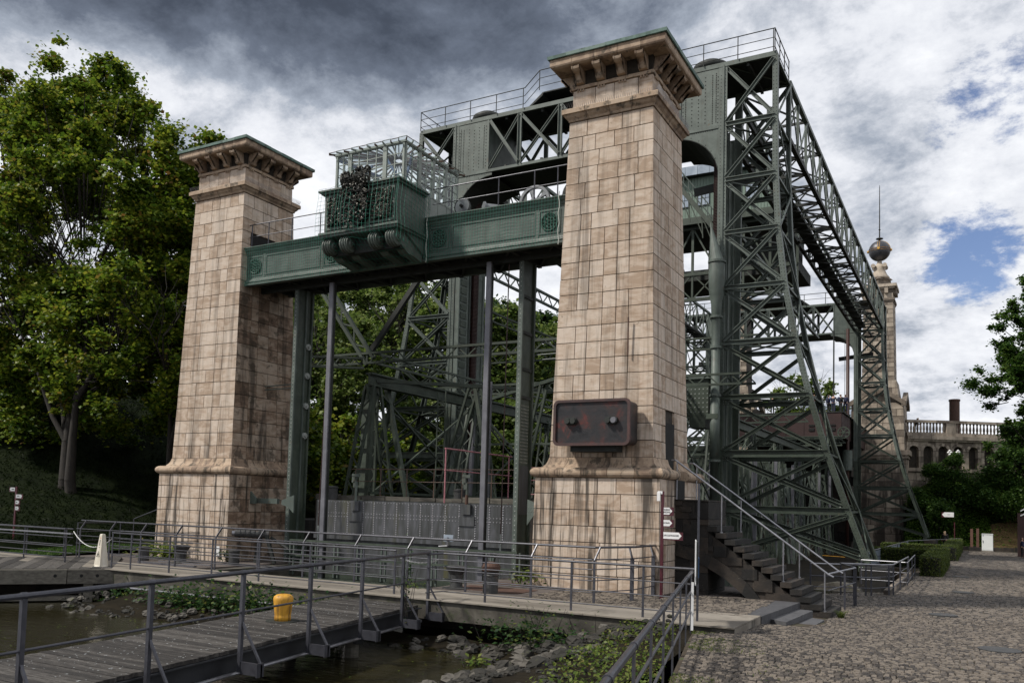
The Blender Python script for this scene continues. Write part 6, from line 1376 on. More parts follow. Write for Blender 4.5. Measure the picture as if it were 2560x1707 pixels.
flat([(-.012, .78), (.012, .78), (.016, .98), (-.016, .98)], M['ink'], 'print'); flat([(-.012, .71), (.012, .71), (.012, .74), (-.012, .74)], M['ink'], 'print'); flat([(-.02, 1.03), (.025, 1.03), (.025, 1.055), (-.02, 1.055)], M['orange'], 'print')
for a, b_, c_, d_ in (((-.10, .40), (.10, .40), (.085, .415), (-.085, .415)), ((-.10, .40), (0, .60), (0, .575), (-.08, .415)), ((.10, .40), (0, .60), (0, .575), (.08, .415)), ((-.03, .44), (.01, .44), (.03, .50), (.0, .51)), ((-.045, .50), (-.02, .53), (.02, .50), (.01, .475)), ((-.02, .43), (.0, .45), (-.045, .49), (-.055, .47))): flat([a, b_, c_, d_], M['ink'], 'print')
# left timber jetty
LJ = thing('timber_jetty', 'low weathered timber jetty with a bolted fascia beam at the left edge', 'jetty', (-27, 15.5, 0))
JE, JD, JN = V(-21.4, 15.68, 0), V(-.64, -.768, 0), V(-.768, .64, 0)
def jb(name, u0, u1, w0, w1, za, zb__, mat):
    q = MB(); v = [tuple(JE + JD * u + JN * w + V(0, 0, z)) for z in (za, zb__) for u, w in ((u0, w0), (u1, w0), (u1, w1), (u0, w1))]
    q.add(v, [(0, 3, 2, 1), (4, 5, 6, 7), (0, 1, 5, 4), (1, 2, 6, 5), (2, 3, 7, 6), (3, 0, 4, 7)]); return q.build(name, M[mat], LJ)
jb('deck_core', 0, 13, .25, 5.0, -.06, .02, 'wood')
for k in range(46): jb('plank', k * .28 + .006, k * .28 + .274, .2, 5.0, .021, .06 + rnd.uniform(0, .006), 'wood')
for ua, ub in ((-.1, 1.1), (1.12, 6.0), (6.02, 13)): jb('fascia_beam', ua, ub, 0, .24, -.34, .045, 'beamwood')
jb('waling', .3, 13, .2, .5, -.82, -.70, 'beamwood')
for u in (.35, .75, 1.4, 2.8, 4.2): q = MB(); p = JE + JD * u + V(0, 0, -.12); q.cyl(p - JN * .01, p + JN * .02, .045, 10); q.build('bolt', M['black'], LJ)
for u in (.45, 3.0, 6.0): jb('post', u, u + .24, .05, .3, -2.4, -.341, 'beamwood')
jb('back_wall', -.2, 13, 2.2, 2.4, -2.4, -.07, 'darkstone')
# near right railing
T = thing('plaza_railing', 'close dark grey three bar railing with flat posts at the plaza edge', 'railing', (-4.6, 15.6, 0))
def nrx(y): return -4.66 + .243 * (15.6 - y)
for h, r in ((1.04, .032), (.70, .018), (.36, .018)): q = MB(); q.path([V(nrx(2.5), 2.5, h), V(nrx(15.45), 15.45, h)], r, 10); q.build('rail', M['rail'], T, smooth=False)
for k in range(9):
    yy = 15.35 - 1.42 * k; x = nrx(yy); q = MB(); q.beam((x, yy, -.25), (x, yy, 1.02), .095, .022, up=(.97, .24, 0)); q.build('post', M['rail'], T); q = MB(); q.cyl((x - .0085, yy + .035, 1.04), (x + .0085, yy - .035, 1.04), .040, 12); q.build('collar', M['rail'], T)
# edge-on notice board at the railing corner
NB = thing('notice_board', 'narrow white edged notice board seen edge-on at the railing corner', 'sign', (-4.6, 15.6, 0))
def along(t, w, z): return V(-4.46 - .29 * t + w * .957, 15.15 + .957 * t + w * .29, z)
for nm_, w, ta, tb, za, zb_, mt in (('board', 0, .05, .95, .82, 1.62, 'signwhite'), ('board_back', .03, .05, .95, .84, 1.60, 'dark'), ('print_panel', .055, .2, .8, .95, 1.3, 'blue')):
    q = MB(); q.beam(along(ta, w, (za + zb_) / 2), along(tb, w, (za + zb_) / 2), .02, zb_ - za); q.build(nm_, M[mt], NB)
q = MB(); q.beam(along(0, -.05, .45), along(.05, -.05, .45), .045, .86); q.build('post', M['signwhite'], NB); q = MB(); q.beam(along(1.0, .05, 1.35), along(1.04, .05, 1.35), .045, 2.7); q.build('post', M['rail'], NB)
# ------------------------------------------------------------------ fingerposts
def text_obj(s_, loc, rotz, size, mat, parent, name='lettering', scale_x=1.0):
    cu = bpy.data.curves.new(name, 'FONT'); cu.body = s_; cu.size = size; cu.align_x = 'CENTER'; cu.align_y = 'CENTER'; cu.extrude = .001; o = bpy.data.objects.new(name, cu); C.objects.link(o)
    me = bpy.data.meshes.new_from_object(o); bpy.data.objects.remove(o); me.materials.clear(); me.materials.append(mat)
    for v in me.vertices: v.co.x *= scale_x
    me.name = name; return link(me, name, parent, loc=loc, rot=(math.pi / 2, 0, rotz))
def fingerpost(x, y, z0, h, fingers, label, bright=True):
    T = thing('fingerpost', label, 'signpost', (x, y, z0)); q = MB(); q.box(x - .035, x + .035, y - .02, y + .02, z0, z0 + h); q.build('post', M['wine'], T)
    for (z, L_, hh, d, txt) in fingers:
        m = M['signwhite'] if bright else M['signdim']; q = MB(); q.box(*sorted((x + d * .04, x + d * (L_ + .03))), y - .03, y - .01, z - hh / 2 - .03, z + hh / 2 + .005); f = q.build('finger_back', M['wine'], T)
        q = MB(); q.extrude([(x + d * .045, z - hh / 2), (x + d * (L_ - hh * .45), z - hh / 2), (x + d * L_, z), (x + d * (L_ - hh * .45), z + hh / 2), (x + d * .045, z + hh / 2)], 'y', y - .036, y - .031); q.build('finger', m, f)
        lines = txt.split('|')
        for i, t_ in enumerate(lines): text_obj(t_, (x + d * L_ * .46, y - .04, z + (len(lines) - 1) * .03 - i * .06), 0, min(.085, hh * .36), M['ink'], f, scale_x=.72)
    return T
fp = fingerpost(-6.72, 19.95, 0, 2.62, [(2.14, .26, .17, 1, 'MUSEUM|EINGANG'), (1.85, .26, .15, 1, 'WC/INFO'), (1.55, .50, .16, 1, 'CAFE GASTRONOMIE')], 'wine red fingerpost with three white arrows in front of the right tower')
q = MB(); q.box(-6.84, -6.72, 19.92, 19.94, 2.55, 2.62 + .0); q.box(-6.85, -6.77, 19.9, 19.93, 2.38, 2.60); q.build('end_plate', M['signwhite'], fp)
fingerpost(-31.0, 18.6, 0, 2.34, [(2.24, .36, .13, -1, 'SCHLEUSE'), (1.99, .42, .13, 1, 'MUSEUM'), (1.77, .27, .13, 1, 'INFO'), (1.55, .27, .13, 1, 'WC')], 'dark fingerpost with four dim arrows on the lawn at the left edge', False)
fingerpost(-1.62, 82, -.78, 2.5, [(2.35, .95, .40, -1, 'MUSEUM')], 'small distant fingerpost with one white arrow left of the white cabinet')
# white tag on the left tower foot
T = thing('lifebuoy_marker', 'little white plate hanging at the foot of the left tower', 'marker', (-22.35, 20.3, .3)); q = MB(); q.box(-22.48, -22.30, 20.36, 20.38, .18, .52); q.build('plate', M['signwhite'], T)
# wall panel box on the gate railing
T = thing('control_box', 'small blue-grey switch box fixed above the rear railing in front of the gate', 'box', (-11.8, 18.2, 1.2)); q = MB(); q.box(-11.92, -11.64, 18.2, 18.25, 1.21, 1.38); q.build('box', M['zinc'], T); q = MB(); q.path([V(-11.78, 18.17, 1.32), V(-11.78, 18.17, 1.1), V(-12.0, 18.1, 1.08)], .02, 6); q.build('bracket', M['galv'], T)
# ------------------------------------------------------------------ pit railings and hedges, right side
gz = lambda y: zg(y)
def prail(label, pts, zt, posts, mid=True):
    T = thing('pit_railing', label, 'railing', (pts[0][0], pts[0][1], gz(pts[0][1])), 'railings round the lift pit')
    q = MB(); q.path([V(x, y, zt) for x, y in pts], .024, 8); q.build('rail', M['galv'], T)
    for dz in ((.38, .72) if mid else (.4,)): q = MB(); q.path([V(x, y, zt - dz) for x, y in pts], .016, 6); q.build('rail', M['rail'], T)
    for x, y in posts: q = MB(); q.box(x - .025, x + .025, y - .012, y + .012, gz(y), zt); q.build('post', M['rail'], T)
prail('galvanised railing in front of the portal foot beside the stone staircase', [(-4.6, 28.2), (-2.9, 28.95), (-2.35, 30.0), (-2.3, 36.2)], .60, [(-4.6, 28.2), (-3.75, 28.6), (-3.05, 28.9), (-2.9, 28.98), (-2.45, 29.7), (-2.35, 30.1), (-2.32, 32.5), (-2.3, 36.2)])
prail('lower galvanised railing running on from the foot of the stair handrail', [(-3.2, 22.2), (-2.95, 25.4), (-3.6, 27.3), (-2.5, 27.6)], .70, [(-3.05, 24.0), (-2.97, 25.35), (-2.95, 25.5), (-3.2, 27.2)], False)
prail('galvanised railing along the pit edge towards the hedges', [(-3.8, 34.5), (-2.2, 34.2), (-2.35, 41.0)], .48, [(-2.25, 35.0), (-2.3, 38.4), (-2.35, 41.0), (-3.8, 34.5)])
prail('sloping glazed ramp railing behind the clipped hedges', [(-4.6, 41.5), (-4.2, 66.0), (-1.15, 80.0)], .40, [(-4.6, 41.5), (-4.45, 50), (-4.3, 58), (-4.2, 66), (-2.7, 73), (-1.15, 80)])
q = MB(); q.add([(-4.6, 41.5, -.4), (-4.2, 66, -.5), (-4.2, 66, .35), (-4.6, 41.5, .35)], [(0, 1, 2, 3)]); q.build('glass_panel', M['zinc'], bpy.data.objects['pit_railing.003'], fix=False)
PE = thing('pit_coping', 'pale stone coping and glass skylight strip along the lift pit below the railing', 'coping', (-4, 29, -.4))
q = MB(); q.box(-2.62, -2.42, 29.8, 41, -1.3, -.22); q.build('coping_stone', M['farstone'], PE)
for k in range(5): q = MB(); q.box(-6.6 + k * .8, -5.82 + k * .8, 29.9, 30.2, -.62, -.36); q.build('coping_stone', M['concrete_d'], PE)
q = MB(); q.box(-6.2, -2.9, 30.25, 33.2, -.66, -.6); q.build('pit_shelf', M['mud'], PE)
T = thing('stone_fragment', 'red sandstone block with a pointed top lying on the pit shelf', 'stone', (-5.8, 31, -.6)); q = MB(); q.extrude([(-6.0, -.6), (-5.6, -.6), (-5.72, -.1), (-5.86, -.1)], 'y', 31, 31.25); q.build('block', M['brick'], T)
T = thing('stone_fragment', 'broken pale slab with a ragged top lying on the pit shelf', 'stone', (-4.4, 31, -.6)); q = MB(); q.extrude([(-5.0, -.55), (-3.4, -.55), (-3.5, -.38), (-3.9, -.2), (-4.3, -.18), (-4.8, -.3)], 'y', 31.2, 31.8); q.build('slab', M['concrete_d'], T)
T = thing('barrier_tape', 'thin yellow strip tied across the foot of the portal leg', 'tape', (-4.6, 34, .5)); q = MB(); q.beam((-5.1, 33.9, .60), (-4.3, 33.9, .58), .01, .012); q.build('strip', M['yellow'], T)
def hedge(name, label, boxes):
    T = thing(name, label, 'hedge', (boxes[0][0], boxes[0][2], boxes[0][4])); rs = np.random.RandomState(len(label))
    q = MB()
    for (xa, xb, ya, yb, za, zb_) in boxes: q.box(xa + .1, xb - .1, ya + .1, yb - .1, za, zb_ - .08)
    q.build('branches', M['black'], T); pts = []
    for (xa, xb, ya, yb, za, zb_) in boxes:
        A = (xb - xa) * (yb - ya) + (xb - xa + yb - ya) * 2 * (zb_ - za); n = int(min(26000, A * 1500))
        for (w, ax) in (((xb - xa) * (yb - ya), 0), ((xb - xa) * (zb_ - za), 1), ((yb - ya) * (zb_ - za), 2), ((xb - xa) * (zb_ - za), 3), ((yb - ya) * (zb_ - za), 4)):
            m = int(n * w / A) + 1; u, v = rs.rand(m), rs.rand(m); j = rs.normal(0, .025, m)
            X = xa + (xb - xa) * u; Yy = ya + (yb - ya) * v; Z = za + (zb_ - za) * v
            if ax == 0: p = np.stack([X, Yy, zb_ + j], 1)
            elif ax == 1: p = np.stack([X, ya + j, Z], 1)
            elif ax == 2: p = np.stack([xb + j, ya + (yb - ya) * u, Z], 1)
            elif ax == 3: p = np.stack([X, yb + j, Z], 1)
            else: p = np.stack([xa + j, ya + (yb - ya) * u, Z], 1)
            pts.append(p)
    leaf_obj('foliage', np.concatenate(pts), .07, M['hedge'], T, seed=3, up=.2)
hedge('box_hedge', 'nearer clipped hedge with a square end on the cobbles', [(-2.15, -1.32, 41.6, 53, -.48, .42), (-4.9, -2.2, 49.2, 50.2, -.48, .42)])
hedge('box_hedge', 'farther clipped hedge running to the fence corner', [(-2.0, -1.05, 60, 84, -.75, .30), (-5.4, -2.05, 60, 61.2, -.6, .35)])
# cabinet, stone posts, kiosk, manholes
T = thing('utility_cabinet', 'white metal utility cabinet at the far end of the plaza', 'cabinet', (.65, 84, -.78))
q = MB(); q.box(.43, 1.28, 84, 84.5, -.65, .75); q.build('cabinet_body', M['cabinet'], T); q = MB(); q.box(.41, 1.30, 83.98, 84.5, -.8, -.65); q.build('plinth', M['concrete'], T); q = MB(); q.box(.42, 1.29, 83.95, 84.5, .75, .80); q.build('lid', M['cabinet'], T); q = MB(); q.box(.45, 1.26, 83.985, 83.998, -.6, .72); d_ = q.build('door', M['cabinet'], T); q = MB(); q.box(.50, .54, 83.95, 83.985, .02, .22); q.build('handle', M['ink'], d_); q = MB(); q.box(.49, .58, 83.975, 83.984, .6, .66); q.build('badge', M['blue'], d_)
for i, x in enumerate((-.35, .12)):
    T = thing('stone_post', ('left' if i == 0 else 'right') + ' one of two rough reddish stone posts at the foot of the bank', 'post', (x, 86, -.8), 'stone posts at the bank'); q = MB(); q.box(x - .11, x + .11, 86, 86.25, -.8, 1.15 + .05 * i); q.build('shaft', M['brick'], T); q = MB(); q.box(x - .22, x + .22, 85.9, 86.35, -.8, -.45); q.build('base', M['darkstone'], T)
T = thing('low_wall', 'low dark stone edging wall at the foot of the bank behind the fence', 'wall', (-2, 87.5, -.8))
for k in range(12): q = MB(); q.box(-6 + k * .9, -5.13 + k * .9, 87.3, 87.7, -.9, -.45 + rnd.uniform(-.05, .05)); q.build('stone_block', M['darkstone'], T)
T = thing('kiosk', 'tall black information pillar with a white cross stroke at the right edge', 'kiosk', (3.3, 75, -.7)); q = MB(); q.box(2.78, 3.9, 75, 75.8, -.7, 2.6); q.build('kiosk_body', M['hull'], T); q = MB(); q.beam((2.95, 74.97, 2.75), (3.5, 74.97, 3.1), .02, .09); q.beam((2.95, 74.97, 2.4), (3.5, 74.97, 2.7), .02, .09); q.build('arrow_stroke', M['signwhite'], T)
for i, (x, y, lab) in enumerate(((-.75, 24.5, 'manhole lid in the cobbles below the hedge end'), (-.4, 33, 'small round lid further up the cobbled plaza'), (.35, 17.2, 'manhole lid in the near cobbles at the right'), (-.6, 42.5, 'far small round lid in the cobbled plaza'))):
    T = thing('manhole_cover', lab, 'manhole cover', (x, y, zg(y)), 'manhole covers in the plaza'); q = MB(); q.lathe((x, y, zg(y) + .01), [(.34, 0), (.34, .045), (.31, .05)], 24); q.build('rim', M['castiron'], T); q = MB(); q.lathe((x, y, zg(y) + .052), [(.29, 0), (.29, .006)], 24); q.build('lid', M['concrete'], T)
# ------------------------------------------------------------------ people
def skin_body(name, nodes, edges, mat, parent, root=0):
    me = bpy.data.meshes.new(name); me.from_pydata([n_[0] for n_ in nodes], edges, []); o = link(me, name, parent)
    md = o.modifiers.new('skin', 'SKIN'); sv = me.skin_vertices[0].data
    for i, n_ in enumerate(nodes): sv[i].radius = (n_[1], n_[1] * (n_[2] if len(n_) > 2 else 1)); sv[i].use_root = (i == root)
    sd = o.modifiers.new('sub', 'SUBSURF'); sd.levels = 1; sd.render_levels = 2
    dg = bpy.context.evaluated_depsgraph_get(); m2 = bpy.data.meshes.new_from_object(o.evaluated_get(dg)); o.modifiers.clear(); o.data = m2; m2.materials.clear(); m2.materials.append(mat)
    m2.polygons.foreach_set('use_smooth', [True] * len(m2.polygons)); return o
def person(x, y, z, h, rot, label, top='cl_black', legs='cl_black', hair='hair', long_hair=False, arm='down', pack=False, bend=0.0, group=None):
    T = thing('person', label, 'person', (x, y, z), group); k = h / 1.72; c, s_ = math.cos(rot), math.sin(rot)
    def W_(px, py_, pz): px, py_ = px * k, py_ * k; return (x + px * c - py_ * s_, y + px * s_ + py_ * c, z + pz * k)
    def B(lx, ly, lz): return W_(lx, ly - bend * max(0, lz - .95), lz)
    # the whole body, one surface: facing local -y
    hand = {'down': ((.25, -.02, 1.15), (.27, -.06, .90)), 'rail': ((.24, -.14, 1.17), (.16, -.38, 1.10))}[arm]
    N_ = [(B(0, 0, .95), .13 * k, .8), (B(0, 0, 1.18), .125 * k, .75), (B(0, .0, 1.38), .15 * k, .65), (B(0, 0, 1.48), .055 * k), (B(0, -.01, 1.55), .075 * k), (B(0, -.01, 1.64), .088 * k), (B(0, 0, 1.71), .05 * k)]
    E_ = [(0, 1), (1, 2), (2, 3), (3, 4), (4, 5), (5, 6)]
    for e in (-1, 1):
        n0 = len(N_); (ex, ey, ez), (hx, hy, hz) = hand
        N_ += [(B(e * .19, 0, 1.40), .052 * k), (B(e * ex, ey, ez), .042 * k), (B(e * hx, hy, hz), .028 * k), (B(e * hx * .98, hy - .05, hz - .09), .03 * k), (B(e * hx * .96, hy - .07, hz - .15), .014 * k)]
        E_ += [(2, n0), (n0, n0 + 1), (n0 + 1, n0 + 2), (n0 + 2, n0 + 3), (n0 + 3, n0 + 4)]
        n1 = len(N_); N_ += [(W_(e * .10, 0, .86), .088 * k), (W_(e * .11, -.02 * e, .48), .062 * k), (W_(e * .11, .02, .10), .042 * k), (W_(e * .12, -.10, .04), .035 * k)]
        E_ += [(0, n1), (n1, n1 + 1), (n1 + 1, n1 + 2), (n1 + 2, n1 + 3)]
    skin_body('body', N_, E_, M['skin'], T)
    # clothing a little outside the body
    skin_body('coat', [(B(0, 0, .86), .165 * k, .85), (B(0, 0, 1.18), .15 * k, .8), (B(0, 0, 1.38), .165 * k, .7), (B(0, 0, 1.47), .07 * k)] + [p for e in (-1, 1) for p in ((B(e * .20, 0, 1.40), .066 * k), (B(e * hand[0][0], hand[0][1], hand[0][2]), .056 * k), (B(e * hand[1][0], hand[1][1], hand[1][2] + .02), .044 * k))], [(0, 1), (1, 2), (2, 3), (2, 4), (4, 5), (5, 6), (2, 7), (7, 8), (8, 9)], M[top], T)
    skin_body('trousers', [(W_(0, 0, .92), .13 * k, .8)] + [p for e in (-1, 1) for p in ((W_(e * .10, 0, .84), .10 * k), (W_(e * .11, -.02 * e, .48), .074 * k), (W_(e * .11, .02, .10), .058 * k))], [(0, 1), (1, 2), (2, 3), (0, 4), (4, 5), (5, 6)], M[legs], T)
    hp = [(B(0, .02, 1.67), .098 * k), (B(0, .05, 1.60), .10 * k)] + ([(B(0, .09, 1.45), .11 * k, .6), (B(0, .10, 1.30), .07 * k, .5)] if long_hair else [(B(0, .06, 1.54), .07 * k)])
    skin_body('hair', hp, [(i, i + 1) for i in range(len(hp) - 1)], M[hair], T)
    for e in (-1, 1):
        q = MB(); p = V(*B(e * .03, -.09, 1.64)); q.lathe(p, [(.004, -.01), (.011, 0), (.004, .01)], 6); q.build('eye', M['ink'], T)
        q = MB(); a = V(*W_(e * .12, .05, .0)); b_ = V(*W_(e * .12, -.17, .0)); q.beam(a + V(0, 0, .035), b_ + V(0, 0, .03), .09, .07); q.build('shoe', M['cl_black'], T)
    if pack: q = MB(); p = V(*B(0, .20, 1.22)); q.lathe(p - V(0, 0, .2), [(.1, 0), (.15, .05), (.16, .25), (.12, .38), (.03, .42)], 12); q.build('backpack', M['cl_navy'], T)
    return T
person(-2.42, 84.5, -.79, 1.7, math.pi * .93, 'woman with long fair hair in a black coat walking away behind the far hedge', 'cl_black', 'cl_black', 'hair', True)
pe = [(-12.35, 'cl_red', 'visitor in a pink-red top on the canal trough walkway, just right of the sloping leg', .4, False), (-11.0 - .9, 'cl_tan', 'visitor in tan leaning on the far railing', .2, False), (-11.2, 'cl_blue', 'visitor in a blue jacket on the far walkway left of the hanging cable', 2.7, True), (-10.75, 'cl_navy', 'visitor in a navy jacket just right of the hanging cable', 3.1, False), (-10.2, 'cl_black', 'dark clad visitor in the middle of the right hand pair', 2.4, True), (-9.85, 'cl_navy', 'dark clad visitor nearest the far portal leg', 3.4, True), (-15.9, 'cl_black', 'dark clad visitor half hidden behind the right portal leg bracing', .2, False)]
for i, (x, t_, lab, r_, pk) in enumerate(pe): person(x, 77.0 + .25 * (i % 3), 10.85, 1.62, r_, lab, t_, 'cl_navy' if i % 2 else 'cl_black', 'hair_d', False, 'rail' if i in (1, 3) else 'down', pk, .12 if i == 1 else 0, 'visitors on the canal trough')
person(-5.55, 96.4, 10.36, 1.9, 1.2, 'dark clad person leaning over the balustrade end next to the globe tower', 'cl_black', 'cl_black', 'hair_d', False, 'rail', False, .5)
person(2.95, 72.5, -.69, 1.5, 1.6, 'person in dark blue partly cut off at the right edge beside the black pillar', 'cl_navy', 'cl_black', 'hair_d')

# ------------------------------------------------------------------ vegetation
def branch_tubes(q, p, d, L_, r, depth, rs, spread=.5, ends=None, bendup=.12):
    seg = 3; pts = [p]; dd = d.copy()
    for k in range(seg):
        dd = (dd + V(rs.uniform(-.14, .14), rs.uniform(-.14, .14), rs.uniform(-.04, .14) + bendup * .3)).normalized(); pts.append(pts[-1] + dd * (L_ / seg))
    for k in range(seg): q.cyl(pts[k], pts[k + 1], r * (1 - k * .18), 7 if depth > 2 else 5, r * (1 - (k + 1) * .18), cap=False)
    if depth == 0: ends.append(tuple(pts[-1])); return
    n_ = rs.choice((2, 3, 3)) if depth > 1 else rs.choice((2, 3))
    for k in range(n_):
        a = rs.uniform(0, 6.28); side = V(math.cos(a), math.sin(a), rs.uniform(-.1, .5)); nd = (dd * (1 - spread * .5) + side * spread).normalized(); st = pts[rs.choice((2, 3))]
        branch_tubes(q, st, nd, L_ * rs.uniform(.62, .82), r * .52, depth - 1, rs, spread, ends, bendup)
    ends.append(tuple(pts[-1]))
def tree(name, label, base, trunk_h, crown, nleaf, lsize, mat, seed, stems=1, group=None, lobes=60, lr=(1.0, 1.9), trunk_r=.32, flat=.75, cutoff=None, tint_top=False):
    """crown: list of (cx,cy,cz,rx,ry,rz) ellipsoids that the leafy lobes fill"""
    T = thing(name, label, 'tree', base, group); rs = random.Random(seed); ends = []; q = MB(); b_ = V(*base)
    for s_ in range(stems):
        off = V((s_ - (stems - 1) / 2) * trunk_r * 2.4, rs.uniform(-.3, .3), 0); d = V(rs.uniform(-.06, .06) + (s_ - (stems - 1) / 2) * .16, rs.uniform(-.05, .05), 1).normalized()
        q.cyl(b_ + off - V(0, 0, .6), b_ + off + V(0, 0, .5), trunk_r * 1.7, 10, trunk_r * 1.1, cap=False)
        branch_tubes(q, b_ + off, d, trunk_h, trunk_r * 1.12, 4, rs, .55, ends)
    centers, radii = [], []; tot = sum(e[3] * e[4] * e[5] for e in crown)
    for e in crown:
        for k in range(max(2, int(lobes * e[3] * e[4] * e[5] / tot))):
            d = V(rs.gauss(0, 1), rs.gauss(0, 1), rs.gauss(0, 1)).normalized(); f = rs.uniform(.25, 1) ** .4; c = (e[0] + d.x * e[3] * f, e[1] + d.y * e[4] * f, e[2] + d.z * e[5] * f)
            centers.append(c); radii.append(rs.uniform(*lr) * (1.15 - .45 * f))
            for _m in range(3):
                a_ = V(rs.gauss(0, 1), rs.gauss(0, 1), rs.gauss(0, .8)).normalized() * radii[-1] * rs.uniform(.7, 1.5); centers.append((c[0] + a_.x, c[1] + a_.y, c[2] + a_.z)); radii.append(radii[-1 - _m] * rs.uniform(.35, .6))
            if f > .55:
                a = V(e[0] + d.x * e[3] * f * .3, e[1] + d.y * e[4] * f * .3, e[2] - e[5] * .35 + d.z * e[5] * f * .3); q.cyl(a, V(*c), trunk_r * .11, 5, .02, cap=False)
    q.build('trunk', M['bark'], T, smooth=True, fix=False)
    per = nleaf / sum(r * r for r in radii); pts = blob_points(centers, radii, per, seed, flat)
    rs2 = np.random.RandomState(seed + 9); keep = np.ones(len(pts), bool)
    # small bites out of the lobes so that the outline and the shade break up
    nz = np.sin(pts[:, 0] * 3.1 + 1.3 * np.sin(pts[:, 2] * 2.3)) * np.sin(pts[:, 1] * 2.7 + 2.0) * np.sin(pts[:, 2] * 3.7 + pts[:, 0]); keep &= nz > -.42
    pts = pts[keep]; n = len(pts); tint = rs2.beta(2, 2.4, n)
    clump = np.sin(pts[:, 0] * 1.3 + seed) * np.sin(pts[:, 1] * 1.1) * np.sin(pts[:, 2] * 1.6 + seed * .5); tint = np.clip(tint + .22 * clump, 0, 1)
    leaf_obj('crown', pts, lsize, mat, T, seed=seed, up=.25, droop=.25, asp=.8, tint=tint); return T
# big maples on the left bank
tree('maple_tree', 'tallest broad maple with forked trunk at the left edge behind the lawn', (-36.6, 24.5, .9), 5.5, [(-38, 25.5, 15.5, 6.8, 4, 7.4), (-43.0, 25.5, 14.5, 6, 4, 8), (-34.6, 24.8, 10.0, 4.6, 3.4, 5.2), (-40.5, 26, 20.8, 4.2, 3, 3.4), (-46, 26, 20.5, 5, 3, 4.4), (-35.2, 26, 18.6, 3.2, 3, 3.6)], 330000, .20, M['maple'], 3, 2, 'maples on the left bank', 330, (.75, 1.4), .26)
tree('maple_tree', 'right hand maple whose crown reaches to the left tower', (-33.4, 27.5, 1.0), 5, [(-33.6, 28, 12.6, 4.4, 3.6, 6.4), (-31.0, 27.5, 9.0, 3.4, 3, 4.6), (-31.6, 27.5, 16.4, 2.6, 2.2, 2.9), (-36.0, 28, 9.0, 3.8, 3, 4.2)], 190000, .20, M['maple'], 8, 1, 'maples on the left bank', 190, (.7, 1.3), .18)
tree('maple_tree', 'slimmer maple with a thin dark stem at the far left', (-42.5, 26, 1.6), 6, [(-45, 27, 8.5, 5.5, 4, 5), (-40.2, 26.5, 7.0, 3.6, 3, 2.8)], 90000, .21, M['maple'], 12, 1, 'maples on the left bank', 80, (.8, 1.4), .2)
# woodland behind the lift
wood = [(-70, 74, 15, 8, 'leaf'), (-62, 70, 16.5, 7.5, 'leaf'), (-55, 74, 17.5, 7, 'leaf'), (-49.5, 68, 16, 6.5, 'leaf'), (-47, 84, 16.0, 6.5, 'conifer'), (-43.5, 76, 15.5, 5.5, 'conifer'), (-40, 66, 16.5, 5.5, 'leaf'), (-36, 70, 17.5, 6, 'leaf'), (-41.5, 47, 13, 4.6, 'leaf'), (-34.5, 52, 9, 4.5, 'leaf'), (-33.5, 62, 10, 5, 'leaf'), (-32.5, 40, 6.5, 3.4, 'maple'), (-34, 34, 6.0, 3.6, 'maple')]
desc = ['broad pale green tree furthest left in the woodland behind the lift', 'pale tree filling the gap above the lock gate, left part', 'tallest pale tree behind the left portal leg', 'round pale tree between the left guide column and the portal leg', 'dark bushy tree against the bright sky right of the left spindle', 'second dark tree low against the sky behind the grey guide column', 'light green tree beside the right gate post', 'bright green tree top showing left of the right tower', 'yellowish tree top showing between the left tower and the netted box', 'middle height tree low behind the trough frame', 'leafy tree deep behind the laced legs', 'low dark maple right behind the left tower', 'low spreading maple behind the lawn next to the left tower']
protos = {}
for i, (x, y, h, r, mt) in enumerate(wood):
    z0_ = max(0, hill(x, y)); nm = 'dark_tree' if mt == 'conifer' else ('maple_tree' if mt == 'maple' else 'leafy_tree')
    tree(nm, desc[i], (x, y, z0_), h * .34, [(x, y, z0_ + h * .55, r * 1.1, r * .8, h * .42), (x + r * .4, y, z0_ + h * .40, r * .7, r * .7, h * .28), (x - r * .3, y, z0_ + h * .82, r * .5, r * .5, h * .18)], 42000 if y > 60 else 36000, .40 if y > 60 else .28, M[mt], 40 + i, 1, 'woodland behind the lift', 80, (1.2, 2.2) if y > 60 else (.8, 1.4), .28)
tree('leafy_tree', 'yellow green tree seen low through the right portal leg', (-22, 112, 8), 5, [(-19.5, 112, 15.5, 5, 3.5, 4.5)], 16000, .45, M['leaf'], 77, 1, 'woodland behind the lift', 36, (1.0, 1.8), .3)
# right side trees
tree('beech_tree', 'large dark tree with drooping left branches at the right edge', (6.2, 62, -.2), 6, [(5.6, 62, 13.0, 4.6, 4, 5.6), (3.4, 62, 13.8, 2.3, 2.4, 2.4), (3.3, 62, 10.6, 2.2, 2.2, 2.0), (3.4, 62, 7.4, 2.0, 2, 2.4), (2.3, 62, 10.2, 2.6, 2.4, 1.1), (.9, 61.5, 10.4, 1.9, 1.3, .55), (2.6, 62, 12.2, 1.8, 2, 1.3), (5, 62, 7.5, 3.0, 3, 2.5)], 170000, .17, M['shrub'], 91, 1, 'trees on the right bank', 260, (.4, .9), .30)
tree('leafy_tree', 'bushy tree in front of the wing wall at the right', (6.5, 94, 2.5), 3.5, [(3.6, 92.5, 7.6, 2.8, 2.5, 3.0), (5.6, 94, 9.6, 3.6, 3, 3.6), (2.2, 92.5, 9.6, 1.3, 1.2, 1.2)], 42000, .30, M['shrub'], 92, 1, 'trees on the right bank', 60, (.6, 1.2), .2)
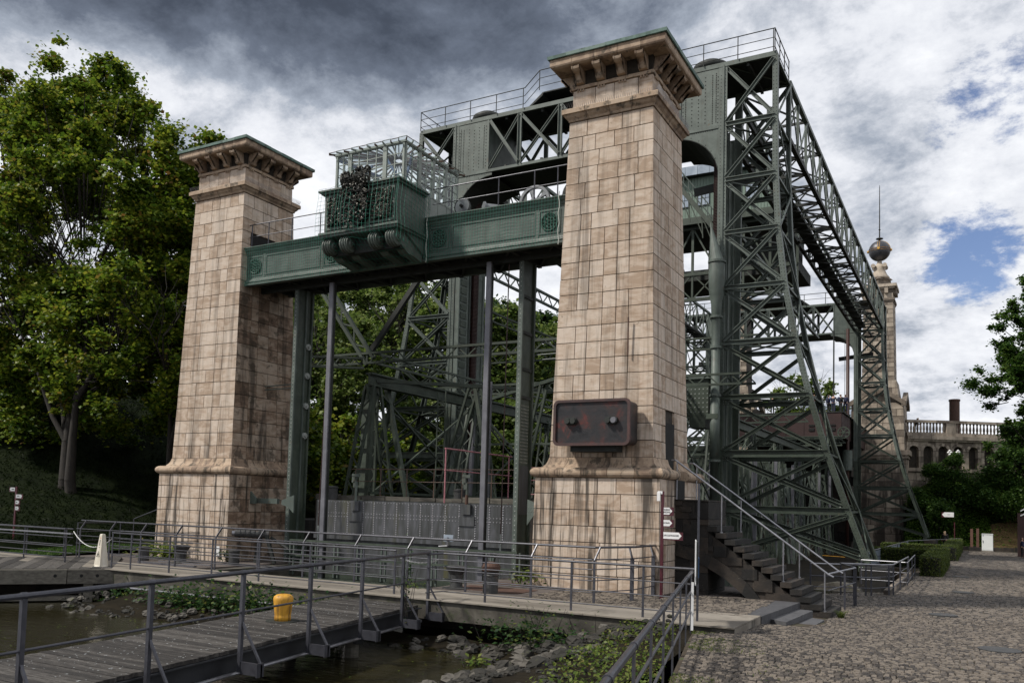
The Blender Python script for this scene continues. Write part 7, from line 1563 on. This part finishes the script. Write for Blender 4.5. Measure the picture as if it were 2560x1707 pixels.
def bush(name, label, cat, lobes, nleaf, size, mat, seed, group=None, flat=.8):
    T = thing(name, label, cat, lobes[0][:3], group); c = [l_[:3] for l_ in lobes]; r = [l_[3] for l_ in lobes]; per = nleaf / sum(v * v for v in r)
    q = MB(); rs = random.Random(seed)
    for l_ in lobes:
        for k in range(3): q.cyl((l_[0] + rs.uniform(-.1, .1), l_[1], l_[2] - l_[3] * .9), (l_[0] + rs.uniform(-.6, .6) * l_[3], l_[1] + rs.uniform(-.6, .6) * l_[3], l_[2] + l_[3] * .5), .03 * l_[3], 4, .01, cap=False)
    q.build('stems', M['bark'], T, fix=False); pts = blob_points(c, r, per, seed, flat); leaf_obj('foliage', pts, size, mat, T, seed=seed, up=.3, droop=.2); return T
rs = random.Random(31)
bl = [('shrub right against the globe tower base', -4.2, 92.5, 4.0, 1.3), ('tall pointed shrub below the second niche', -3.6, 93.0, 6.6, .8), ('broad shrub below the lamps', -2.4, 93.5, 6.0, 1.5), ('bright green sapling top in front of the niches', -1.9, 93.5, 7.9, .7), ('dense dark shrub in the middle of the bank', -.4, 93, 5.2, 1.9), ('shrub with lighter leaves right of the middle', 2.0, 93.5, 6.2, 1.8), ('upper shrub next to the right hand tree', 3.6, 95, 8.2, 1.6), ('low shrub at the right of the bank', 4.2, 92, 4.6, 1.9), ('low spreading shrub above the path', -3.2, 90.5, 2.3, 1.5), ('dark shrub above the dry soil', 1.6, 91.5, 3.9, 1.4)]
for i, (lab, x, y, z, r) in enumerate(bl):
    lo = [(x + rs.uniform(-1, 1) * r * .8, y + rs.uniform(-.6, .6), z + rs.uniform(-.9, .6) * r * .8, r * rs.uniform(.4, .75)) for k in range(9)]
    bush('bank_shrub', lab, 'shrub', lo, 12000, .20, M['shrub'], 300 + i, 'shrubs on the right bank')
pts = []; rs2 = np.random.RandomState(8); n = 46000; px = rs2.uniform(-6, 9, n); py_ = rs2.uniform(88.2, 99, n)
keep = ~((px > 1.2) & (py_ < 92.5) & (rs2.rand(n) < .93)); px, py_ = px[keep], py_[keep]; pz = np.array([rbank(a, b_) for a, b_ in zip(px, py_)]) + rs2.uniform(0, .45, len(px)) * (.4 + .6 * (py_ > 90))
o = leaf_obj('bank_groundcover', np.stack([px, py_, pz], 1), .22, M['cover'], None, 5, up=.9); o['kind'] = 'stuff'; o['label'] = 'leafy ground cover over the right bank'
# dark grass and ferns on the left slope
n = 60000; px = rs2.uniform(-62, -27, n); py_ = rs2.uniform(18, 44, n); pz = np.array([hill(a, b_) for a, b_ in zip(px, py_)]); k_ = pz > -.4
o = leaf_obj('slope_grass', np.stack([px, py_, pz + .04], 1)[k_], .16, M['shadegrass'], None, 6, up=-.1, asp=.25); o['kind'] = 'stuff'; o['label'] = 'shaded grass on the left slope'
n = 26000; px = rs2.uniform(-46, -27.6, n); py_ = rs2.uniform(17.6, 22, n); o = leaf_obj('lawn_grass', np.stack([px, py_, .03 + .04 * (py_ - 17.5)], 1), .10, M['shrub'], None, 7, up=-.1, asp=.2); o['kind'] = 'stuff'; o['label'] = 'mown grass behind the walkway at the left'
# ------------------------------------------------------------------ canal edge: rubble, plants
def rock(q, x, y, z, r, rs):
    n = 6; v = []; ph = rs.uniform(0, 6)
    for j, (rr, zz) in enumerate(((.75, -.5), (1, -.1), (.85, .35), (.4, .6))):
        for i in range(n): a = ph + 6.283 * i / n + j * .3; k = r * rr * rs.uniform(.75, 1.15); v.append((x + k * math.cos(a) * 1.2, y + k * math.sin(a), z + r * zz * rs.uniform(.8, 1.2)))
    q.add(v, [(j * n + i, j * n + (i + 1) % n, (j + 1) * n + (i + 1) % n, (j + 1) * n + i) for j in range(3) for i in range(n)] + [tuple(range(3 * n, 4 * n))])
# bank of mud below the walkway, from the railing side across to the pier
def bankz(x, y):
    # right: rises to the plaza railing; back: rises under the walkway
    tr = max(0, min(1, (x + 8.6 + .15 * (15.6 - y)) / 3.6)); tb = max(0, min(1, (y - 13.6) / 2.4)); return -1.12 + .95 * tr ** 1.3 + .45 * tb + .06 * math.sin(x * 3 + y * 2) * .5
bx_ = [-12.2 + i * .5 for i in range(17)]
sheet('mud_bank', M['mud'], bx_, [4, 6, 8, 9, 10, 11, 12, 13, 14, 15, 15.7], lambda x, y: min(bankz(x, y), -.06) if x < nrx(y) else -.06 + 0 * x)
sheet('mud_bank', M['mud'], [-24, -22, -20, -18, -16, -14.5, -13, -12], [12.6, 13.4, 14.2, 15, 15.7], lambda x, y: -1.15 + .24 * (y - 12.9) * (1 if x > -22 else .4) + .06 * math.sin(x * 2.1))
RP = []
rs = random.Random(14)
for i in range(230):
    if i < 170: x, y = rs.uniform(-10.8, -5.6), rs.uniform(11.6, 15.5); z = bankz(x, y) + .05; r = rs.uniform(.07, .19)
    else: x, y = rs.uniform(-21.5, -12.6), rs.uniform(13.6, 15.5); z = -1.15 + .24 * (y - 12.9) + .03; r = rs.uniform(.06, .15)
    if z < -.93: continue
    q = MB(); rock(q, 0, 0, 0, r, rs); o = q.build('riprap_stone', M['rock'], fix=False); o.location = (x, y, z); o.rotation_euler = (rs.uniform(-.4, .4), rs.uniform(-.4, .4), 0); RP.append(o)
RR = thing('riprap', 'loose grey rubble stones on the muddy bank under the walkway', 'rubble', (-8, 14, -1.4))
for o in RP: o.parent = RR; o.matrix_parent_inverse = Matrix.Translation(-RR.location)
q = MB()
for i in range(700): x, y = rs.uniform(-11, -4.9), rs.uniform(8.5, 15.5); z = bankz(x, y); (rock(q, x, y, z + .02, rs.uniform(.03, .08), rs) if z > -.95 and x < nrx(y) - .1 else None)
for i in range(300): x, y = rs.uniform(-22, -12.4), rs.uniform(13.2, 15.4); rock(q, x, y, -1.15 + .24 * (y - 12.9) + .01, rs.uniform(.03, .07), rs)
q.build('riprap_gravel', M['rock'], RR, fix=False, kind='stuff')
T = thing('clay_pipe', 'broken reddish clay pipe lying in the plants under the walkway', 'pipe', (-6.4, 13.8, -.8)); q = MB(); q.cyl((-6.75, 13.9, -.60), (-6.2, 14.15, -.54), .12, 14); q.build('pipe', M['brick'], T)
def leafy(name, label, cat, c, n, size, spread, mat, seed, stuff=False):
    rs2 = np.random.RandomState(seed); p = np.array(c) + rs2.normal(0, 1, (n, 3)) * np.array(spread); T = thing(name, label, cat, c); leaf_obj('foliage', p, size, mat, T, seed, up=.5)
    q = MB(); rs = random.Random(seed)
    for k in range(10): a = V(c[0] + rs.gauss(0, spread[0]), c[1] + rs.gauss(0, spread[1]), c[2] - spread[2] * 1.3); q.cyl(a, a + V(rs.uniform(-.2, .2), rs.uniform(-.2, .2), spread[2] * 2.4), .008, 4, .003, cap=False)
    q.build('stems', M['bark'], T, fix=False); return T
for i, (lab, c, n, s_, sp, mt) in enumerate((('bramble with round leaves hanging over the slab edge below the right railing', (-8.0, 15.25, -.42), 420, .10, (.55, .18, .20), 'ivy'), ('round leaved bramble patch beside it further right', (-7.1, 15.1, -.50), 420, .10, (.50, .18, .16), 'ivy'), ('tall bramble shoots rising past the slab edge', (-7.6, 15.35, -.05), 120, .07, (.45, .1, .18), 'ivy'), ('pale spotted plant among the rubble', (-8.3, 13.9, -.78), 60, .11, (.16, .14, .05), 'weed'),
    ('dense nettle clump hanging below the walkway, left', (-17.7, 15.2, -.62), 1600, .12, (.75, .2, .25), 'ivy'), ('dense nettle clump hanging below the walkway, middle', (-15.6, 15.3, -.55), 1800, .12, (.85, .2, .28), 'ivy'), ('bright leaved nettles next to the pier deck', (-13.3, 15.2, -.5), 800, .11, (.45, .3, .20), 'ivy'), ('ivy curtain at the left end of the walkway edge', (-20.2, 15.4, -.8), 900, .12, (.6, .15, .22), 'ivy'), ('yellow green grass tuft at the lawn side of the left tower', (-24.6, 20.0, .25), 500, .16, (.5, .3, .14), 'weed'), ('small bright shrub at the foot of the right tower by the gate', (-10.6, 20.1, .28), 150, .11, (.20, .15, .13), 'weed'), ('climber winding up the pier railing post', (-10.35, 14.5, .35), 90, .08, (.05, .05, .40), 'ivy'), ('weeds at the concrete joint beside the pier', (-12.3, 17.4, .12), 90, .06, (.25, .1, .06), 'weed'), ('small weed by the corner of the left tower', (-21.6, 20.0, .25), 110, .10, (.15, .1, .14), 'ivy'))):
    leafy('climbing_plant' if mt == 'ivy' else 'weed_clump', lab, 'plant', c, n, s_, sp, M[mt], 500 + i)
n = 9000; px = rs2.uniform(-8.5, -3.6, n); py_ = rs2.uniform(7.0, 15.5, n); k_ = (px < -4.85 + .243 * (15.6 - py_)) & (px > -6.6 + .243 * (15.6 - py_) + .5 * rs2.rand(n)); px, py_ = px[k_], py_[k_]
pz = np.array([min(bankz(a, b_), -.06) for a, b_ in zip(px, py_)]) + rs2.uniform(0, .18, len(px)); o = leaf_obj('bank_weeds', np.stack([px, py_, pz], 1), .065, M['weed'], None, 9, up=.3); o['kind'] = 'stuff'; o['label'] = 'mixed weeds on the bank below the plaza railing'
n = 5200; py_ = rs2.uniform(9.2, 20, n); px = np.array([xl(v) for v in py_]) + rs2.gamma(1.3, .35, n); f = np.sin(px * 2.3) * np.sin(py_ * 1.7) > .1; px, py_ = px[f], py_[f]
f = ~((px < -2.7) & (py_ > 15.5)); px, py_ = px[f], py_[f]; pz = np.array([zg(v) for v in py_]) + .035
o = leaf_obj('joint_grass', np.stack([px, py_, pz], 1), .045, M['weed'], None, 10, up=-.2, asp=.2); o['kind'] = 'stuff'; o['label'] = 'tiny grass in the cobble joints'
T = thing('grass_tuft', 'bright green spiky grass tuft at the foot of the stone staircase', 'plant', (-2.85, 22.0, -.34)); q = MB(); rs = random.Random(2)
for k in range(90): a = rs.uniform(0, 6.28); L_ = rs.uniform(.12, .3); b0 = V(-2.86 + rs.uniform(-.07, .07), 21.9 + rs.uniform(-.07, .07), -.34); m_ = b0 + V(math.cos(a) * L_ * .3, math.sin(a) * L_ * .3, L_ * .6); e_ = b0 + V(math.cos(a) * L_ * .8, math.sin(a) * L_ * .8, L_ * .75); w_ = V(-math.sin(a), math.cos(a), 0) * .008; q.add([b0 - w_, b0 + w_, m_ + w_, m_ - w_, e_], [(0, 1, 2, 3), (3, 2, 4)], rs.uniform(.3, .8))
q.build('blades', M['hedge'], T, fix=False)
# floating leaves
n = 900; px = rs2.uniform(-26, -6.5, n); py_ = rs2.uniform(6, 15, n); f = rs2.rand(n) < .5 + .5 * np.sin(px * .7 + 1) ; o = leaf_obj('floating_leaves', np.stack([px, py_, np.full(n, -.843)], 1)[f], .05, M['weed'], None, 11, up=6); o['kind'] = 'stuff'; o['label'] = 'fallen leaves floating on the water'
